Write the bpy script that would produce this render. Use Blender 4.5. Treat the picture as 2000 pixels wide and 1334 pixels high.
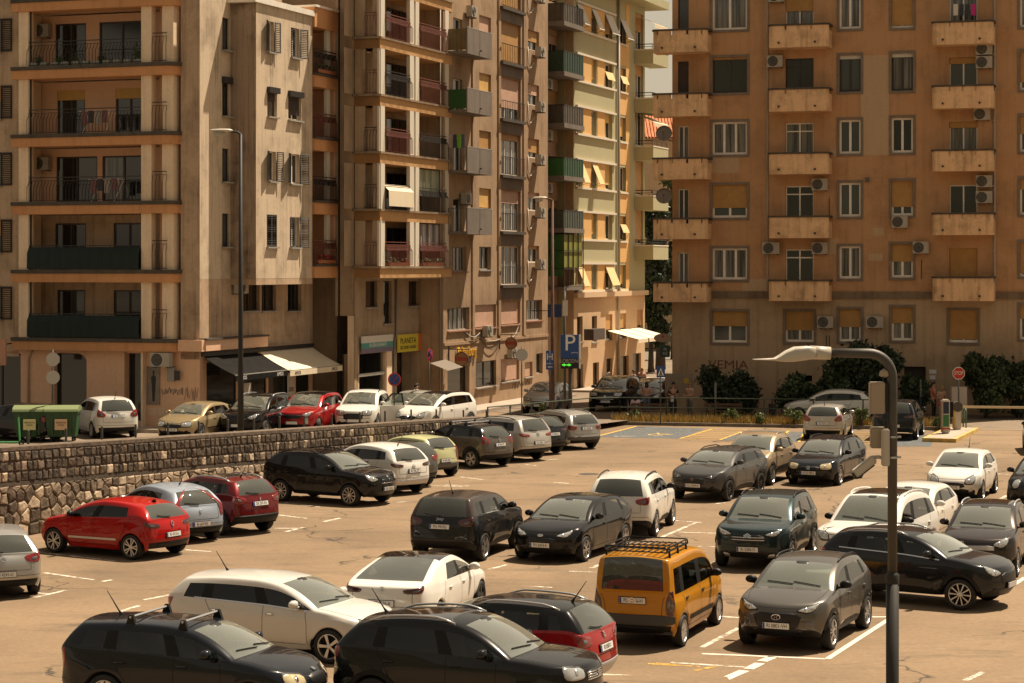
import bpy, bmesh, math, random
import numpy as np
from mathutils import Vector, Matrix, noise
from mathutils.bvhtree import BVHTree
from mathutils.geometry import delaunay_2d_cdt
for _o in list(bpy.data.objects):
 bpy.data.objects.remove(_o)
SC = bpy.context.scene
COL = SC.collection
R = math.radians
TMP = bpy.data.scenes.new('scratch')      # modifiers and text are evaluated here, away from the big scene
def evaluated(ob):
 TMP.collection.objects.link(ob); vl = TMP.view_layers[0]; vl.update()
 return ob.evaluated_get(vl.depsgraph)
# ------------------------------------------------------------------ camera, sky, sun, exposure
FPX, CAMH, HZ = 4200.0, 7.3, 520.0      # focal length in photo pixels, eye height above the car park, horizon row
cam_d = bpy.data.cameras.new('camera')
cam_d.sensor_width = 36.0
cam_d.lens = 36.0 * FPX / 2000.0
cam_d.shift_y = -(667.0 - HZ) / 2000.0
cam_d.clip_start = 0.5
cam_d.clip_end = 3000
cam = bpy.data.objects.new('camera', cam_d)
cam.location = (0, 0, CAMH)
cam.rotation_euler = (R(90), 0, 0)
COL.objects.link(cam)
SC.camera = cam
SUN_DIR = Vector((0.41, 0.32, 1.0)).normalized()       # towards the sun: high, behind and to the right
sun_el = math.asin(SUN_DIR.z)
sun_az = math.atan2(SUN_DIR.x, SUN_DIR.y)
world = bpy.data.worlds.new('World')
SC.world = world
world.use_nodes = True
wn = world.node_tree
wn.nodes.clear()
w_out = wn.nodes.new('ShaderNodeOutputWorld')
w_bg = wn.nodes.new('ShaderNodeBackground')
w_sky = wn.nodes.new('ShaderNodeTexSky')
w_sky.sky_type = 'NISHITA'
w_sky.sun_disc = False
w_sky.sun_elevation = sun_el
w_sky.sun_rotation = sun_az
w_sky.dust_density = 1.0
w_sky.air_density = 1.6
w_sky.ozone_density = 0.3
w_hsv = wn.nodes.new('ShaderNodeHueSaturation')        # thin summer haze takes the blue out of the sky
w_hsv.inputs['Saturation'].default_value = 0.22
w_tint = wn.nodes.new('ShaderNodeMix')
w_tint.data_type = 'RGBA'
w_tint.blend_type = 'MULTIPLY'
w_tint.inputs[0].default_value = 1.0
w_tint.inputs[7].default_value = (1.0, 0.84, 0.64, 1)
wn.links.new(w_sky.outputs[0], w_hsv.inputs['Color'])
wn.links.new(w_hsv.outputs[0], w_tint.inputs[6])
wn.links.new(w_tint.outputs[2], w_bg.inputs[0])
w_bg.inputs[1].default_value = 0.05
wn.links.new(w_bg.outputs[0], w_out.inputs[0])
sun_d = bpy.data.lights.new('sun', 'SUN')
sun_d.energy = 5.0
sun_d.angle = R(0.55)
sun_d.color = (1.0, 0.84, 0.64)
sun = bpy.data.objects.new('sun', sun_d)
sun.rotation_euler = SUN_DIR.to_track_quat('Z', 'Y').to_euler()
sun.location = (30, 40, 80)
COL.objects.link(sun)
SC.view_settings.view_transform = 'Standard'
SC.view_settings.look = 'None'
SC.view_settings.exposure = 0.8
SC.view_settings.gamma = 1.0
SC.view_settings.use_curve_mapping = False
SC.render.engine = 'CYCLES'
SC.cycles.use_denoising = True
SC.cycles.max_bounces = 6
SC.cycles.transparent_max_bounces = 12
SC.cycles.glossy_bounces = 3
SC.cycles.diffuse_bounces = 3
SC.cycles.caustics_reflective = False
SC.cycles.caustics_refractive = False
# ------------------------------------------------------------------ pixel helpers (a pixel is a direction; the surface gives the distance)
def gpt(px, py, z=0.0):
 Y = FPX * (CAMH - z) / (py - HZ)
 return ((px - 1000.0) * Y / FPX, Y, z)
def at_depth(px, py, Y):
 return ((px - 1000.0) * Y / FPX, Y, CAMH - (py - HZ) * Y / FPX)
# ------------------------------------------------------------------ materials
MATS = {}
def _lin(c):
 return tuple(((x / 12.92) if x <= 0.04045 else ((x + 0.055) / 1.055) ** 2.4) for x in c)
def mat(name, col=(0.5, 0.5, 0.5), rough=0.6, metal=0.0, spec=0.5, coat=0.0, var=0.0, scale=3.0, bump=0.0, bscale=40.0, emit=None, trans=False):
 if name in MATS:
  return MATS[name]
 m = bpy.data.materials.new(name)
 m.use_nodes = True
 nt = m.node_tree
 b = nt.nodes['Principled BSDF']
 b.inputs['Base Color'].default_value = (*col, 1)
 b.inputs['Roughness'].default_value = rough
 b.inputs['Metallic'].default_value = metal
 b.inputs['Specular IOR Level'].default_value = spec
 if coat:
  b.inputs['Coat Weight'].default_value = coat
  b.inputs['Coat Roughness'].default_value = 0.04
 if emit:
  b.inputs['Emission Color'].default_value = (*emit[:3], 1)
  b.inputs['Emission Strength'].default_value = emit[3]
 if var or bump:
  tc = nt.nodes.new('ShaderNodeTexCoord')
 if var:
  n = nt.nodes.new('ShaderNodeTexNoise')
  n.inputs['Scale'].default_value = scale
  n.inputs['Detail'].default_value = 7
  n.inputs['Roughness'].default_value = 0.62
  nt.links.new(tc.outputs['Object'], n.inputs['Vector'])
  mr = nt.nodes.new('ShaderNodeMapRange')
  mr.inputs[1].default_value = 0.3
  mr.inputs[2].default_value = 0.7
  mr.inputs[3].default_value = 1 - var
  mr.inputs[4].default_value = 1 + var
  nt.links.new(n.outputs[0], mr.inputs[0])
  mx = nt.nodes.new('ShaderNodeMix')
  mx.data_type = 'RGBA'
  mx.blend_type = 'MULTIPLY'
  mx.inputs[0].default_value = 1
  mx.inputs[6].default_value = (*col, 1)
  nt.links.new(mr.outputs[0], mx.inputs[7])
  nt.links.new(mx.outputs[2], b.inputs['Base Color'])
 if bump:
  n2 = nt.nodes.new('ShaderNodeTexNoise')
  n2.inputs['Scale'].default_value = bscale
  n2.inputs['Detail'].default_value = 4
  nt.links.new(tc.outputs['Object'], n2.inputs['Vector'])
  bp = nt.nodes.new('ShaderNodeBump')
  bp.inputs['Strength'].default_value = bump
  bp.inputs['Distance'].default_value = 0.02
  nt.links.new(n2.outputs[0], bp.inputs['Height'])
  nt.links.new(bp.outputs[0], b.inputs['Normal'])
 MATS[name] = m
 return m
def glass_mat(name, tint=(0.35, 0.4, 0.36), boost=1.6, rough=0.01, sky_veil=0.0):
 if name in MATS:
  return MATS[name]
 m = bpy.data.materials.new(name)
 m.use_nodes = True
 nt = m.node_tree
 nt.nodes.clear()
 out = nt.nodes.new('ShaderNodeOutputMaterial')
 tr = nt.nodes.new('ShaderNodeBsdfTransparent')
 tr.inputs[0].default_value = (*tint, 1)
 gl = nt.nodes.new('ShaderNodeBsdfGlossy')
 gl.inputs['Color'].default_value = (1, 1, 1, 1)
 gl.inputs['Roughness'].default_value = rough
 fr = nt.nodes.new('ShaderNodeFresnel')
 fr.inputs[0].default_value = 1.52
 mu = nt.nodes.new('ShaderNodeMath')
 mu.operation = 'MULTIPLY'
 mu.use_clamp = True
 mu.inputs[1].default_value = boost
 nt.links.new(fr.outputs[0], mu.inputs[0])
 mx = nt.nodes.new('ShaderNodeMixShader')
 nt.links.new(mu.outputs[0], mx.inputs[0])
 nt.links.new(tr.outputs[0], mx.inputs[1])
 nt.links.new(gl.outputs[0], mx.inputs[2])
 last = mx
 if sky_veil:        # pale dusty veil painted in for the bright sky mirrored in the glass
  df = nt.nodes.new('ShaderNodeBsdfDiffuse'); df.inputs[0].default_value = (0.62, 0.66, 0.56, 1)
  m2 = nt.nodes.new('ShaderNodeMixShader'); m2.inputs[0].default_value = sky_veil
  nt.links.new(mx.outputs[0], m2.inputs[1]); nt.links.new(df.outputs[0], m2.inputs[2]); last = m2
 nt.links.new(last.outputs[0], out.inputs[0])
 MATS[name] = m
 return m
# ------------------------------------------------------------------ object helpers
def tag(o, label=None, cat=None, group=None, kind=None):
 if label: o['label'] = label
 if cat: o['category'] = cat
 if group: o['group'] = group
 if kind: o['kind'] = kind
 return o
def link(name, data, parent=None, loc=None, rot=None):
 o = bpy.data.objects.new(name, data)
 COL.objects.link(o)
 if parent is not None: o.parent = parent
 if loc is not None: o.location = loc
 if rot is not None: o.rotation_euler = rot
 return o
def empty(name, loc=(0, 0, 0), rz=0.0):
 o = link(name, None, None, loc, (0, 0, rz))
 o.empty_display_size = 0.2
 return o
def new_mesh(name, verts, faces, m, smooth=False):
 me = bpy.data.meshes.new(name)
 me.from_pydata([tuple(v) for v in verts], [], faces)
 ms = m if isinstance(m, (list, tuple)) else [m]
 for x in ms: me.materials.append(x)
 if smooth:
  me.polygons.foreach_set('use_smooth', [True] * len(me.polygons))
 me.update()
 return me
class MB:
 """collects simple solids into one mesh"""
 def __init__(self):
  self.v, self.f, self.mi = [], [], []
 def quad(self, a, b, c, d, mi=0):
  n = len(self.v); self.v += [a, b, c, d]; self.f.append((n, n + 1, n + 2, n + 3)); self.mi.append(mi)
 def face(self, pts, mi=0):
  n = len(self.v); self.v += list(pts); self.f.append(tuple(range(n, n + len(pts)))); self.mi.append(mi)
 def box(self, x0, x1, y0, y1, z0, z1, mi=0):
  n = len(self.v)
  self.v += [(x0, y0, z0), (x1, y0, z0), (x1, y1, z0), (x0, y1, z0), (x0, y0, z1), (x1, y0, z1), (x1, y1, z1), (x0, y1, z1)]
  self.f += [(n, n + 3, n + 2, n + 1), (n + 4, n + 5, n + 6, n + 7), (n, n + 1, n + 5, n + 4), (n + 1, n + 2, n + 6, n + 5), (n + 2, n + 3, n + 7, n + 6), (n + 3, n, n + 4, n + 7)]
  self.mi += [mi] * 6
 def bar(self, a, b, w, h=None, up=(0, 0, 1), mi=0):
  h = h or w
  a, b = Vector(a), Vector(b)
  d = (b - a)
  if d.length < 1e-6: return
  d.normalize()
  s = d.cross(Vector(up))
  if s.length < 1e-3: s = d.cross(Vector((1, 0, 0)))
  s.normalize(); t = s.cross(d).normalized()
  n = len(self.v)
  for p in (a, b):
   for (i, j) in ((-1, -1), (1, -1), (1, 1), (-1, 1)):
    self.v.append(tuple(p + s * (i * w / 2) + t * (j * h / 2)))
  self.f += [(n, n + 1, n + 2, n + 3), (n + 7, n + 6, n + 5, n + 4)] + [(n + i, n + 4 + i, n + 4 + (i + 1) % 4, n + (i + 1) % 4) for i in range(4)]
  self.mi += [mi] * 6
 def tube(self, pts, r, seg=8, mi=0, cap=True):
  pts = [Vector(p) for p in pts]
  rr = r if isinstance(r, (list, tuple)) else [r] * len(pts)
  n0 = len(self.v)
  prev = None
  for i, p in enumerate(pts):
   d = (pts[min(i + 1, len(pts) - 1)] - pts[max(i - 1, 0)]).normalized()
   if prev is None:
    s = d.cross(Vector((0, 0, 1)))
    if s.length < 1e-2: s = d.cross(Vector((0, 1, 0)))
   else:
    s = prev - d * prev.dot(d)
   s.normalize(); prev = s
   t = d.cross(s)
   for k in range(seg):
    a = 2 * math.pi * k / seg
    self.v.append(tuple(p + (s * math.cos(a) + t * math.sin(a)) * rr[i]))
  for i in range(len(pts) - 1):
   for k in range(seg):
    a = n0 + i * seg + k; b = n0 + i * seg + (k + 1) % seg
    self.f.append((a, b, b + seg, a + seg)); self.mi.append(mi)
  if cap:
   self.f.append(tuple(n0 + k for k in range(seg))[::-1]); self.mi.append(mi)
   e = n0 + (len(pts) - 1) * seg
   self.f.append(tuple(e + k for k in range(seg))); self.mi.append(mi)
 def lathe(self, prof, seg=16, c=(0, 0, 0), axis='z', mi=0):
  n0 = len(self.v)
  for (r, h) in prof:
   for k in range(seg):
    a = 2 * math.pi * k / seg
    p = (r * math.cos(a), r * math.sin(a), h) if axis == 'z' else ((r * math.cos(a), h, r * math.sin(a)) if axis == 'y' else (h, r * math.cos(a), r * math.sin(a)))
    self.v.append((p[0] + c[0], p[1] + c[1], p[2] + c[2]))
  for i in range(len(prof) - 1):
   for k in range(seg):
    a = n0 + i * seg + k; b = n0 + i * seg + (k + 1) % seg
    self.f.append((a, b, b + seg, a + seg)); self.mi.append(mi)
 def prism(self, poly, z0, z1, axis='z', mi=0):
  """poly extruded; axis z: (x,y)->z ; y: (x,z)->y ; x: (y,z)->x"""
  n = len(poly); b = len(self.v)
  for z in (z0, z1):
   for (p, q) in poly:
    self.v.append((p, q, z) if axis == 'z' else ((p, z, q) if axis == 'y' else (z, p, q)))
  self.f.append(tuple(b + i for i in range(n))[::-1]); self.f.append(tuple(b + n + i for i in range(n)))
  for i in range(n):
   j = (i + 1) % n
   self.f.append((b + i, b + j, b + n + j, b + n + i))
  self.mi += [mi] * (n + 2)
 def mesh(self, name, m, smooth=False, fix=True, weld=False):
  me = new_mesh(name, self.v, self.f, m, smooth)
  if len(me.materials) > 1: me.polygons.foreach_set('material_index', self.mi)
  if fix or weld:
   bm = bmesh.new(); bm.from_mesh(me)
   if weld: bmesh.ops.remove_doubles(bm, verts=bm.verts, dist=1e-4)
   if fix: bmesh.ops.recalc_face_normals(bm, faces=bm.faces)
   bm.to_mesh(me); bm.free()
  return me
 def build(self, name, m, parent=None, loc=None, rot=None, smooth=False, fix=True, weld=False):
  return link(name, self.mesh(name, m, smooth, fix, weld), parent, loc, rot)
def autosmooth(o, ang=40):
 me = o.data
 bm = bmesh.new(); bm.from_mesh(me)
 bmesh.ops.remove_doubles(bm, verts=bm.verts, dist=1e-4)
 for f in bm.faces: f.smooth = True
 for e in bm.edges:
  e.smooth = not (len(e.link_faces) != 2 or e.calc_face_angle(0) > R(ang))
 bm.to_mesh(me); bm.free()
 return o
_TXT = {}
def text_mesh(s, size=0.1, m=None, depth=0.002, align='CENTER', sx=1.0):
 key = (s, round(size, 4), m.name, depth, sx)
 if key in _TXT: return _TXT[key]
 c = bpy.data.curves.new('txt', 'FONT')
 c.body = s; c.size = size; c.align_x = align; c.align_y = 'CENTER'
 c.extrude = depth; c.resolution_u = 3
 o = bpy.data.objects.new('txt', c)
 me = bpy.data.meshes.new_from_object(evaluated(o))
 bpy.data.objects.remove(o); bpy.data.curves.remove(c)
 if sx != 1.0:
  for v in me.vertices: v.co.x *= sx
 me.materials.clear(); me.materials.append(m)
 me.name = 'lettering'
 _TXT[key] = me
 return me
def copy_tree(o, parent=None):
 c = o.copy(); COL.objects.link(c); c.parent = parent
 for ch in list(o.children): copy_tree(ch, c)
 return c
# ------------------------------------------------------------------ cars: one cage, subdivided, split into parts
M_BLACK = mat('black_plastic', (0.008, 0.008, 0.009), 0.5, 0, 0.25)
M_WELL = mat('wheel_well', (0.004, 0.004, 0.004), 0.9)
M_TYRE = mat('tyre_rubber', (0.012, 0.012, 0.012), 0.75, var=0.2, scale=20)
M_RIM = mat('rim_silver', (0.55, 0.55, 0.56), 0.28, 0.9)
M_RIMD = mat('rim_dark', (0.03, 0.03, 0.033), 0.35, 0.6)
M_CHROME = mat('chrome', (0.75, 0.75, 0.76), 0.12, 1.0)
M_SILVER = mat('silver_trim', (0.5, 0.5, 0.51), 0.35, 0.7)
M_GLASS = glass_mat('car_glass', (0.48, 0.52, 0.47), 1.3)
M_GLASSW = glass_mat('windscreen_glass', (0.52, 0.58, 0.52), 2.6, 0.01, 0.13)
M_GLASSR = glass_mat('rear_glass', (0.16, 0.18, 0.16), 2.0, 0.01, 0.07)
M_GLASSD = glass_mat('car_glass_tinted', (0.06, 0.07, 0.06), 1.2)
M_TAIL = mat('tail_lamp_red', (0.20, 0.005, 0.005), 0.12, coat=1.0)
M_TAILD = mat('tail_lamp_dark', (0.05, 0.003, 0.004), 0.12, coat=1.0)
M_HEAD = mat('headlamp_clear', (0.42, 0.43, 0.42), 0.10, 0.35, coat=1.0)
M_HEADY = mat('headlamp_aged', (0.50, 0.42, 0.24), 0.2, 0.1, coat=1.0)
M_HEADD = mat('headlamp_dark', (0.10, 0.10, 0.11), 0.12, 0.3, coat=1.0)
M_AMBER = mat('indicator_amber', (0.6, 0.22, 0.03), 0.2, coat=1.0)
M_PLATE = mat('plate_white', (0.72, 0.72, 0.70), 0.45)
M_PLBLUE = mat('plate_blue', (0.02, 0.05, 0.25), 0.45)
M_PLTXT = mat('plate_black', (0.01, 0.01, 0.01), 0.5)
M_PLRED = mat('plate_red', (0.5, 0.03, 0.03), 0.5)
M_SEAT = mat('seat_fabric', (0.03, 0.03, 0.032), 0.85, var=0.2, scale=15)
M_SEATL = mat('seat_fabric_light', (0.16, 0.15, 0.13), 0.85, var=0.2, scale=15)
M_DASH = mat('dashboard', (0.035, 0.035, 0.035), 0.7)
M_GRILLE = mat('grille_black', (0.006, 0.006, 0.007), 0.4)
M_SEAM = mat('panel_gap', (0.006, 0.006, 0.006), 0.8)
def paint(name, col, metal=0.0, rough=0.30):
 return mat('paint_' + name, col, rough, metal, 0.06, coat=0.8, var=0.035, scale=1.3)
COLS = [0.0, 0.42, 0.90, 1.0]
DEF = dict(L=4.05, W=1.76, H=1.45, wb=2.55, fo=0.83, R=0.315, zs=0.22, zh0=0.74, zh1=0.97, sc=1.12, sr=1.92, se=3.52, ze=1.37,
     sg=3.87, zg=0.99, sT=None, zT=None, zb0=0.93, zb1=1.05, rail=0.745, sB=None, sC=None, q=True, curv=0.22, cowl=0.13,
     belt=0.935, noseR=0.14, tail=0.12, zcrease=0.80, roofcrown=0.045)
TYPES = {
 'hatch': {},
 'small': dict(L=3.98, W=1.72, H=1.48, wb=2.49, fo=0.78, sc=1.02, sr=1.80, se=3.45, sg=3.82),
 'suv': dict(L=4.22, W=1.80, H=1.57, wb=2.60, fo=0.84, R=0.335, zs=0.28, zh0=0.86, zh1=1.08, sc=1.18, sr=1.98, se=3.72, ze=1.48, sg=4.05, zg=1.08,
    zb0=1.03, zb1=1.16, rail=0.76, zcrease=0.90, noseR=0.10),
 'bigsuv': dict(L=4.45, W=1.84, H=1.66, wb=2.66, fo=0.88, R=0.35, zs=0.30, zh0=0.93, zh1=1.12, sc=1.25, sr=2.02, se=3.98, ze=1.59, sg=4.27, zg=1.12,
    zb0=1.07, zb1=1.17, rail=0.775, zcrease=0.94, noseR=0.08),
 'estate': dict(L=4.55, W=1.80, H=1.47, wb=2.70, fo=0.90, R=0.32, sc=1.25, sr=2.08, se=4.12, ze=1.40, sg=4.42, zg=1.0),
 'sedan': dict(L=4.60, W=1.82, H=1.45, wb=2.72, fo=0.88, R=0.325, sc=1.18, sr=2.05, se=3.30, ze=1.40, sg=4.18, zg=1.07, sT=4.50, zT=1.02, zb1=1.0),
 'van': dict(L=4.11, W=1.72, H=1.80, wb=2.69, fo=0.76, R=0.305, zs=0.24, zh0=0.82, zh1=1.14, sc=0.92, sr=1.62, se=4.00, ze=1.76, sg=4.08, zg=1.10,
    zb0=1.02, zb1=1.02, rail=0.86, zcrease=0.88, noseR=0.16, tail=0.06, roofcrown=0.06),
 'mpv': dict(L=4.29, W=1.81, H=1.61, wb=2.64, fo=0.87, R=0.325, zs=0.24, zh0=0.76, zh1=1.06, sc=0.98, sr=1.98, se=3.80, ze=1.53, sg=4.12, zg=1.06,
    zb0=1.00, zb1=1.10, rail=0.76, cowl=0.2, zcrease=0.86),
}
GL_WS, GL_RW, GL_S = 2, 3, 4      # windscreen, rear window, side windows 4..6 left, 7..9 right
P_PAINT, P_TRIM, P_ROOF, P_WELL, P_PIL = 0, 1, 10, 11, 12
def car_shell(sp):
 g = dict(DEF); g.update(sp)
 L, W, H, fo, wb, Rw = g['L'], g['W'], g['H'], g['fo'], g['wb'], g['R']
 hw = W / 2; rw = fo + wb; Ra = Rw * 1.17
 sc, sr, se, sg = g['sc'], g['sr'], g['se'], g['sg']
 zs, zh0, zh1 = g['zs'], g['zh0'], g['zh1']
 sT = g['sT'] or sg + 0.05; zT = g['zT'] or g['zg'] - 0.04
 sB = g['sB'] or fo + wb * 0.50; sC = g['sC'] or rw - 0.10
 verts, faces, key = [], [], {}
 def V(k, s, y, z):
  key[k] = len(verts); verts.append([L / 2 - s, y, z]); return key[k]
 def plan(s):
  p = 1.0
  if s < 0.8: p -= 0.13 * max(0, 1 - s / 0.8) ** 2.0
  if s > L - 0.7: p -= 0.085 * max(0, 1 - (L - s) / 0.7) ** 2.0
  return p
 rowy = [0.93, 0.985, 1.0, 0.988, g['belt']]
 # stations
 low = {1: fo - Ra * 1.0, 2: fo - Ra * 0.72, 3: fo, 4: fo + Ra * 0.72, 5: fo + Ra, 10: rw - Ra, 11: rw - 0.72 * Ra, 12: rw, 13: rw + 0.72 * Ra, 14: rw + Ra}
 for i in range(6, 10): low[i] = low[5] + (low[10] - low[5]) * (i - 5) / 5.0
 low[15] = (low[14] + L - 0.16) / 2
 bs = {6: sc}
 s_h0 = g['noseR'] + g['curv']
 for i in range(1, 6): bs[i] = s_h0 + (sc - s_h0) * i / 6.0
 bs[7] = sc + (sr - sc) * 0.62; bs[8] = sB; bs[9] = sB + 0.10; bs[11] = sC + 0.0; bs[10] = (sB + 0.1 + sC) / 2
 b14 = sg - (sg - se) * 0.50
 bs[12] = sC + 0.07; bs[13] = max(b14 - 0.16, bs[12] + 0.12); bs[14] = max(b14, bs[13] + 0.05); bs[15] = sg
 rs = {i: sr + (bs[i] - bs[7]) / (bs[14] - bs[7]) * (se - sr) for i in range(7, 15)}
 def zbelt(s):
  t = min(1, max(0, (s - sc) / (sg - sc)))
  return g['zb0'] + (g['zb1'] - g['zb0']) * t
 def zhood(s):
  t = min(1, max(0, (s - g['noseR']) / (sc - g['noseR'])))
  return zh0 + (zh1 - zh0) * (1 - (1 - t) ** 1.6)
 zc = g['zcrease']
 fz = [zs + 0.02, zs + 0.17, zs + 0.30, zh0 - 0.10, zh0]
 fs = [0.13, 0.02, 0.0, 0.02, g['noseR']]
 rz = [zs + 0.06, zs + 0.22, zs + 0.38, (zT + zs + 0.38) / 2 + 0.06, zT]
 rsx = [L - 0.10, L - 0.0, L - 0.015, L - g['tail'] * 0.35, sT]
 S = {}
 for i in range(0, 17):
  for j in range(5):
   if i == 0:
    s = fs[j] + g['curv'] * (1.0 if j < 4 else 1.0); z = fz[j] + (0.03 if j == 4 else 0)
    y = hw * (0.80 if j > 0 else 0.76) * (1.0 if j < 4 else 0.97)
   elif i == 16:
    s = rsx[j] - (0.13 if j < 4 else 0.03); z = rz[j]; y = hw * ([0.80, 0.87, 0.87, 0.87, 0.83][j])
   else:
    t = i
    sl = low[i]; sb = bs[i]
    s = [sl, sl, sl, sl * 0.5 + sb * 0.5, sb][j]
    if j == 4:
     z = zbelt(s) if i >= 6 else zhood(s) - 0.035
     if i == 6: z = (zbelt(s) + zhood(s) - 0.02) / 2
     if i == 15: z = g['zg']
    else:
     zz3 = zc if i < 15 else (zc + rz[3]) / 2
     if i <= 2: zz3 = min(zc, zhood(bs[i]) - 0.10)
     z = [zs, zs + 0.16, zs + 0.33, zz3][j]
    y = hw * rowy[j] * plan(s)
    arch = i in (1, 2, 3, 4, 5) or i in (10, 11, 12, 13, 14)
    if arch:
     cx = fo if i <= 5 else rw
     k = i - 1 if i <= 5 else i - 10
     a = math.pi - math.pi * k / 4
     if j == 2:
      s = cx - Ra * math.cos(math.pi - a) * -1 if False else cx + Ra * math.cos(a)
      z = Rw + Ra * math.sin(a) * 1.02; y += 0.012
     elif j == 1:
      z = (zs + Rw) / 2
     elif j == 3:
      z = max(z, Rw + Ra + 0.07 if k in (1, 2, 3) else z)
   S[i, j] = V(('S', i, j), s, y, z)
 F, RR, HD, RF, GB = {}, {}, {}, {}, {}
 for j in range(5):
  yc = verts[S[0, j]][1]; zc0 = verts[S[0, j]][2]
  for k in range(3):
   c = COLS[k]
   F[k, j] = V(('F', k, j), fs[j] + g['curv'] * c ** 2.4, yc * c, fz[j] + (zc0 - fz[j]) * c ** 2 + (0.02 * (1 - c * c) if j == 4 else 0))
  F[3, j] = S[0, j]
  yc = verts[S[16, j]][1]
  for k in range(3):
   c = COLS[k]
   RR[k, j] = V(('R', k, j), rsx[j] - 0.10 * c ** 2.6 * (1 if j < 4 else 0.3), yc * c, rz[j] + (0.015 * (1 - c * c) if j == 4 else 0))
  RR[3, j] = S[16, j]
 for i in range(0, 7):
  for k in range(4):
   if k == 3: HD[i, k] = S[i, 4]
   elif i == 0: HD[i, k] = F[k, 4]
   else:
    c = COLS[k]
    s = bs[i] - (g['curv'] * (1 - c * c) * (1 - i / 6.0)) - g['cowl'] * (1 - c * c) * (i / 6.0)
    HD[i, k] = V(('H', i, k), s, verts[S[i, 4]][1] * c, zhood(s) + 0.03 * (1 - c * c) - (0.006 if k == 2 else 0))
 wt, rail = {}, {}
 def zroof(s):
  t = (s - sr) / (se - sr)
  if t < 0.4: return H - 0.055 * ((0.4 - t) / 0.4) ** 2
  return H - (H - g['ze']) * ((t - 0.4) / 0.6) ** 2
 for i in range(7, 15):
  s = rs[i]
  zr = zroof(s) - g['roofcrown'] - 0.012
  yr = hw * g['rail'] * (1 - 0.05 * ((s - sr) / (se - sr)))
  if i == 14: yr *= 0.985
  rail[i] = V(('rail', i), s, yr, zr)
  b = verts[S[i, 4]]
  t = 0.86
  wt[i] = V(('wt', i), (L / 2 - b[0]) * (1 - t) + s * t, b[1] * (1 - t) + yr * t + 0.016, b[2] * (1 - t) + zr * t)
  for k in range(4):
   if k == 3: RF[i, 3] = rail[i]
   else:
    c = COLS[k]
    ss = s - (0.09 * (1 - c * c) if i == 7 else (-0.05 * (1 - c * c) if i == 14 else 0))
    RF[i, k] = V(('RF', i, k), ss, yr * c, zroof(s) - g['roofcrown'] * c ** 2.2)
 WM, RM = {}, {}
 for k in range(4):
  a = Vector(verts[HD[6, k]]); b = Vector(verts[RF[7, k]])
  m = (a + b) / 2 + Vector((0.035, 0, 0.045)) * (1 if k < 3 else 0.5)
  key[('WM', k)] = WM[k] = len(verts); verts.append([m.x, m.y * (1.0), m.z])
 gb = verts[S[15, 4]]
 for k in range(4):
  c = COLS[k]
  GB[k] = S[15, 4] if k == 3 else V(('GB', k), L / 2 - gb[0] + 0.05 * (1 - c * c), gb[1] * c, gb[2] + 0.01)
  a = Vector(verts[GB[k]]); b = Vector(verts[RF[14, k]])
  m = (a + b) / 2 + Vector((-0.03, 0, 0.03)) * (1 if k < 3 else 0.5)
  key[('RM', k)] = RM[k] = len(verts); verts.append([m.x, m.y, m.z])
 def lerpv(a, b, t, dy=0.0):
  p = [verts[a][q] * (1 - t) + verts[b][q] * t for q in range(3)]
  p[1] += dy
  verts.append(p); return len(verts) - 1
 AMw = lerpv(S[6, 4], wt[7], 0.52, 0.006)
 DMw = lerpv(S[15, 4], wt[14], 0.5, 0.004)
 fa = faces.append
 trimrow = g.get('trim', 0)
 for i in range(16):
  for j in range(4):
   if (1 <= i <= 4 or 10 <= i <= 13) and j in (0, 1): continue
   p = P_PAINT
   if j == 0 and (trimrow or g.get('sill')): p = P_TRIM
   if trimrow > 1 and j == 1 and i not in (0,): p = P_TRIM
   fa(((S[i, j], S[i + 1, j], S[i + 1, j + 1], S[i, j + 1]), p))
 for j in range(4):
  for k in range(3):
   fa(((F[k, j], F[k + 1, j], F[k + 1, j + 1], F[k, j + 1]), P_TRIM if (j == 0) else P_PAINT))
   fa(((RR[k + 1, j], RR[k, j], RR[k, j + 1], RR[k + 1, j + 1]), P_TRIM if (j == 0 or (trimrow > 1 and j == 1)) else P_PAINT))
 for i in range(6):
  for k in range(3):
   fa(((HD[i, k], HD[i, k + 1], HD[i + 1, k + 1], HD[i + 1, k]), P_PAINT))
 for k in range(3):
  p = GL_WS if k < 2 else P_PIL
  fa(((HD[6, k], HD[6, k + 1], WM[k + 1], WM[k]), p)); fa(((WM[k], WM[k + 1], RF[7, k + 1], RF[7, k]), p))
  p = GL_RW if k < 2 else P_PIL
  fa(((RF[14, k], RF[14, k + 1], RM[k + 1], RM[k]), p)); fa(((RM[k], RM[k + 1], GB[k + 1], GB[k]), p))
  fa(((GB[k], GB[k + 1], RR[k + 1, 4], RR[k, 4]), P_PAINT))
  for i in range(7, 14):
   fa(((RF[i, k], RF[i, k + 1], RF[i + 1, k + 1], RF[i + 1, k]), P_ROOF))
 fa(((S[6, 4], S[7, 4], wt[7], AMw), GL_S))
 fa(((S[6, 4], AMw, WM[3]), P_PIL)); fa(((AMw, wt[7], rail[7], WM[3]), P_PIL))
 cell = {7: GL_S, 8: P_TRIM, 9: GL_S + 1, 10: GL_S + 1, 11: P_TRIM if g['q'] else P_PIL, 12: GL_S + 2 if g['q'] else P_PIL, 13: P_PIL}
 if g.get('glassq'): cell[11] = P_TRIM
 for i in range(7, 14):
  fa(((S[i, 4], S[i + 1, 4], wt[i + 1], wt[i]), cell[i]))
  fa(((wt[i], wt[i + 1], rail[i + 1], rail[i]), P_PIL))
 fa(((S[14, 4], S[15, 4], DMw, wt[14]), P_PIL)); fa(((S[15, 4], RM[3], DMw), P_PIL)); fa(((wt[14], DMw, RM[3], rail[14]), P_PIL))
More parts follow.
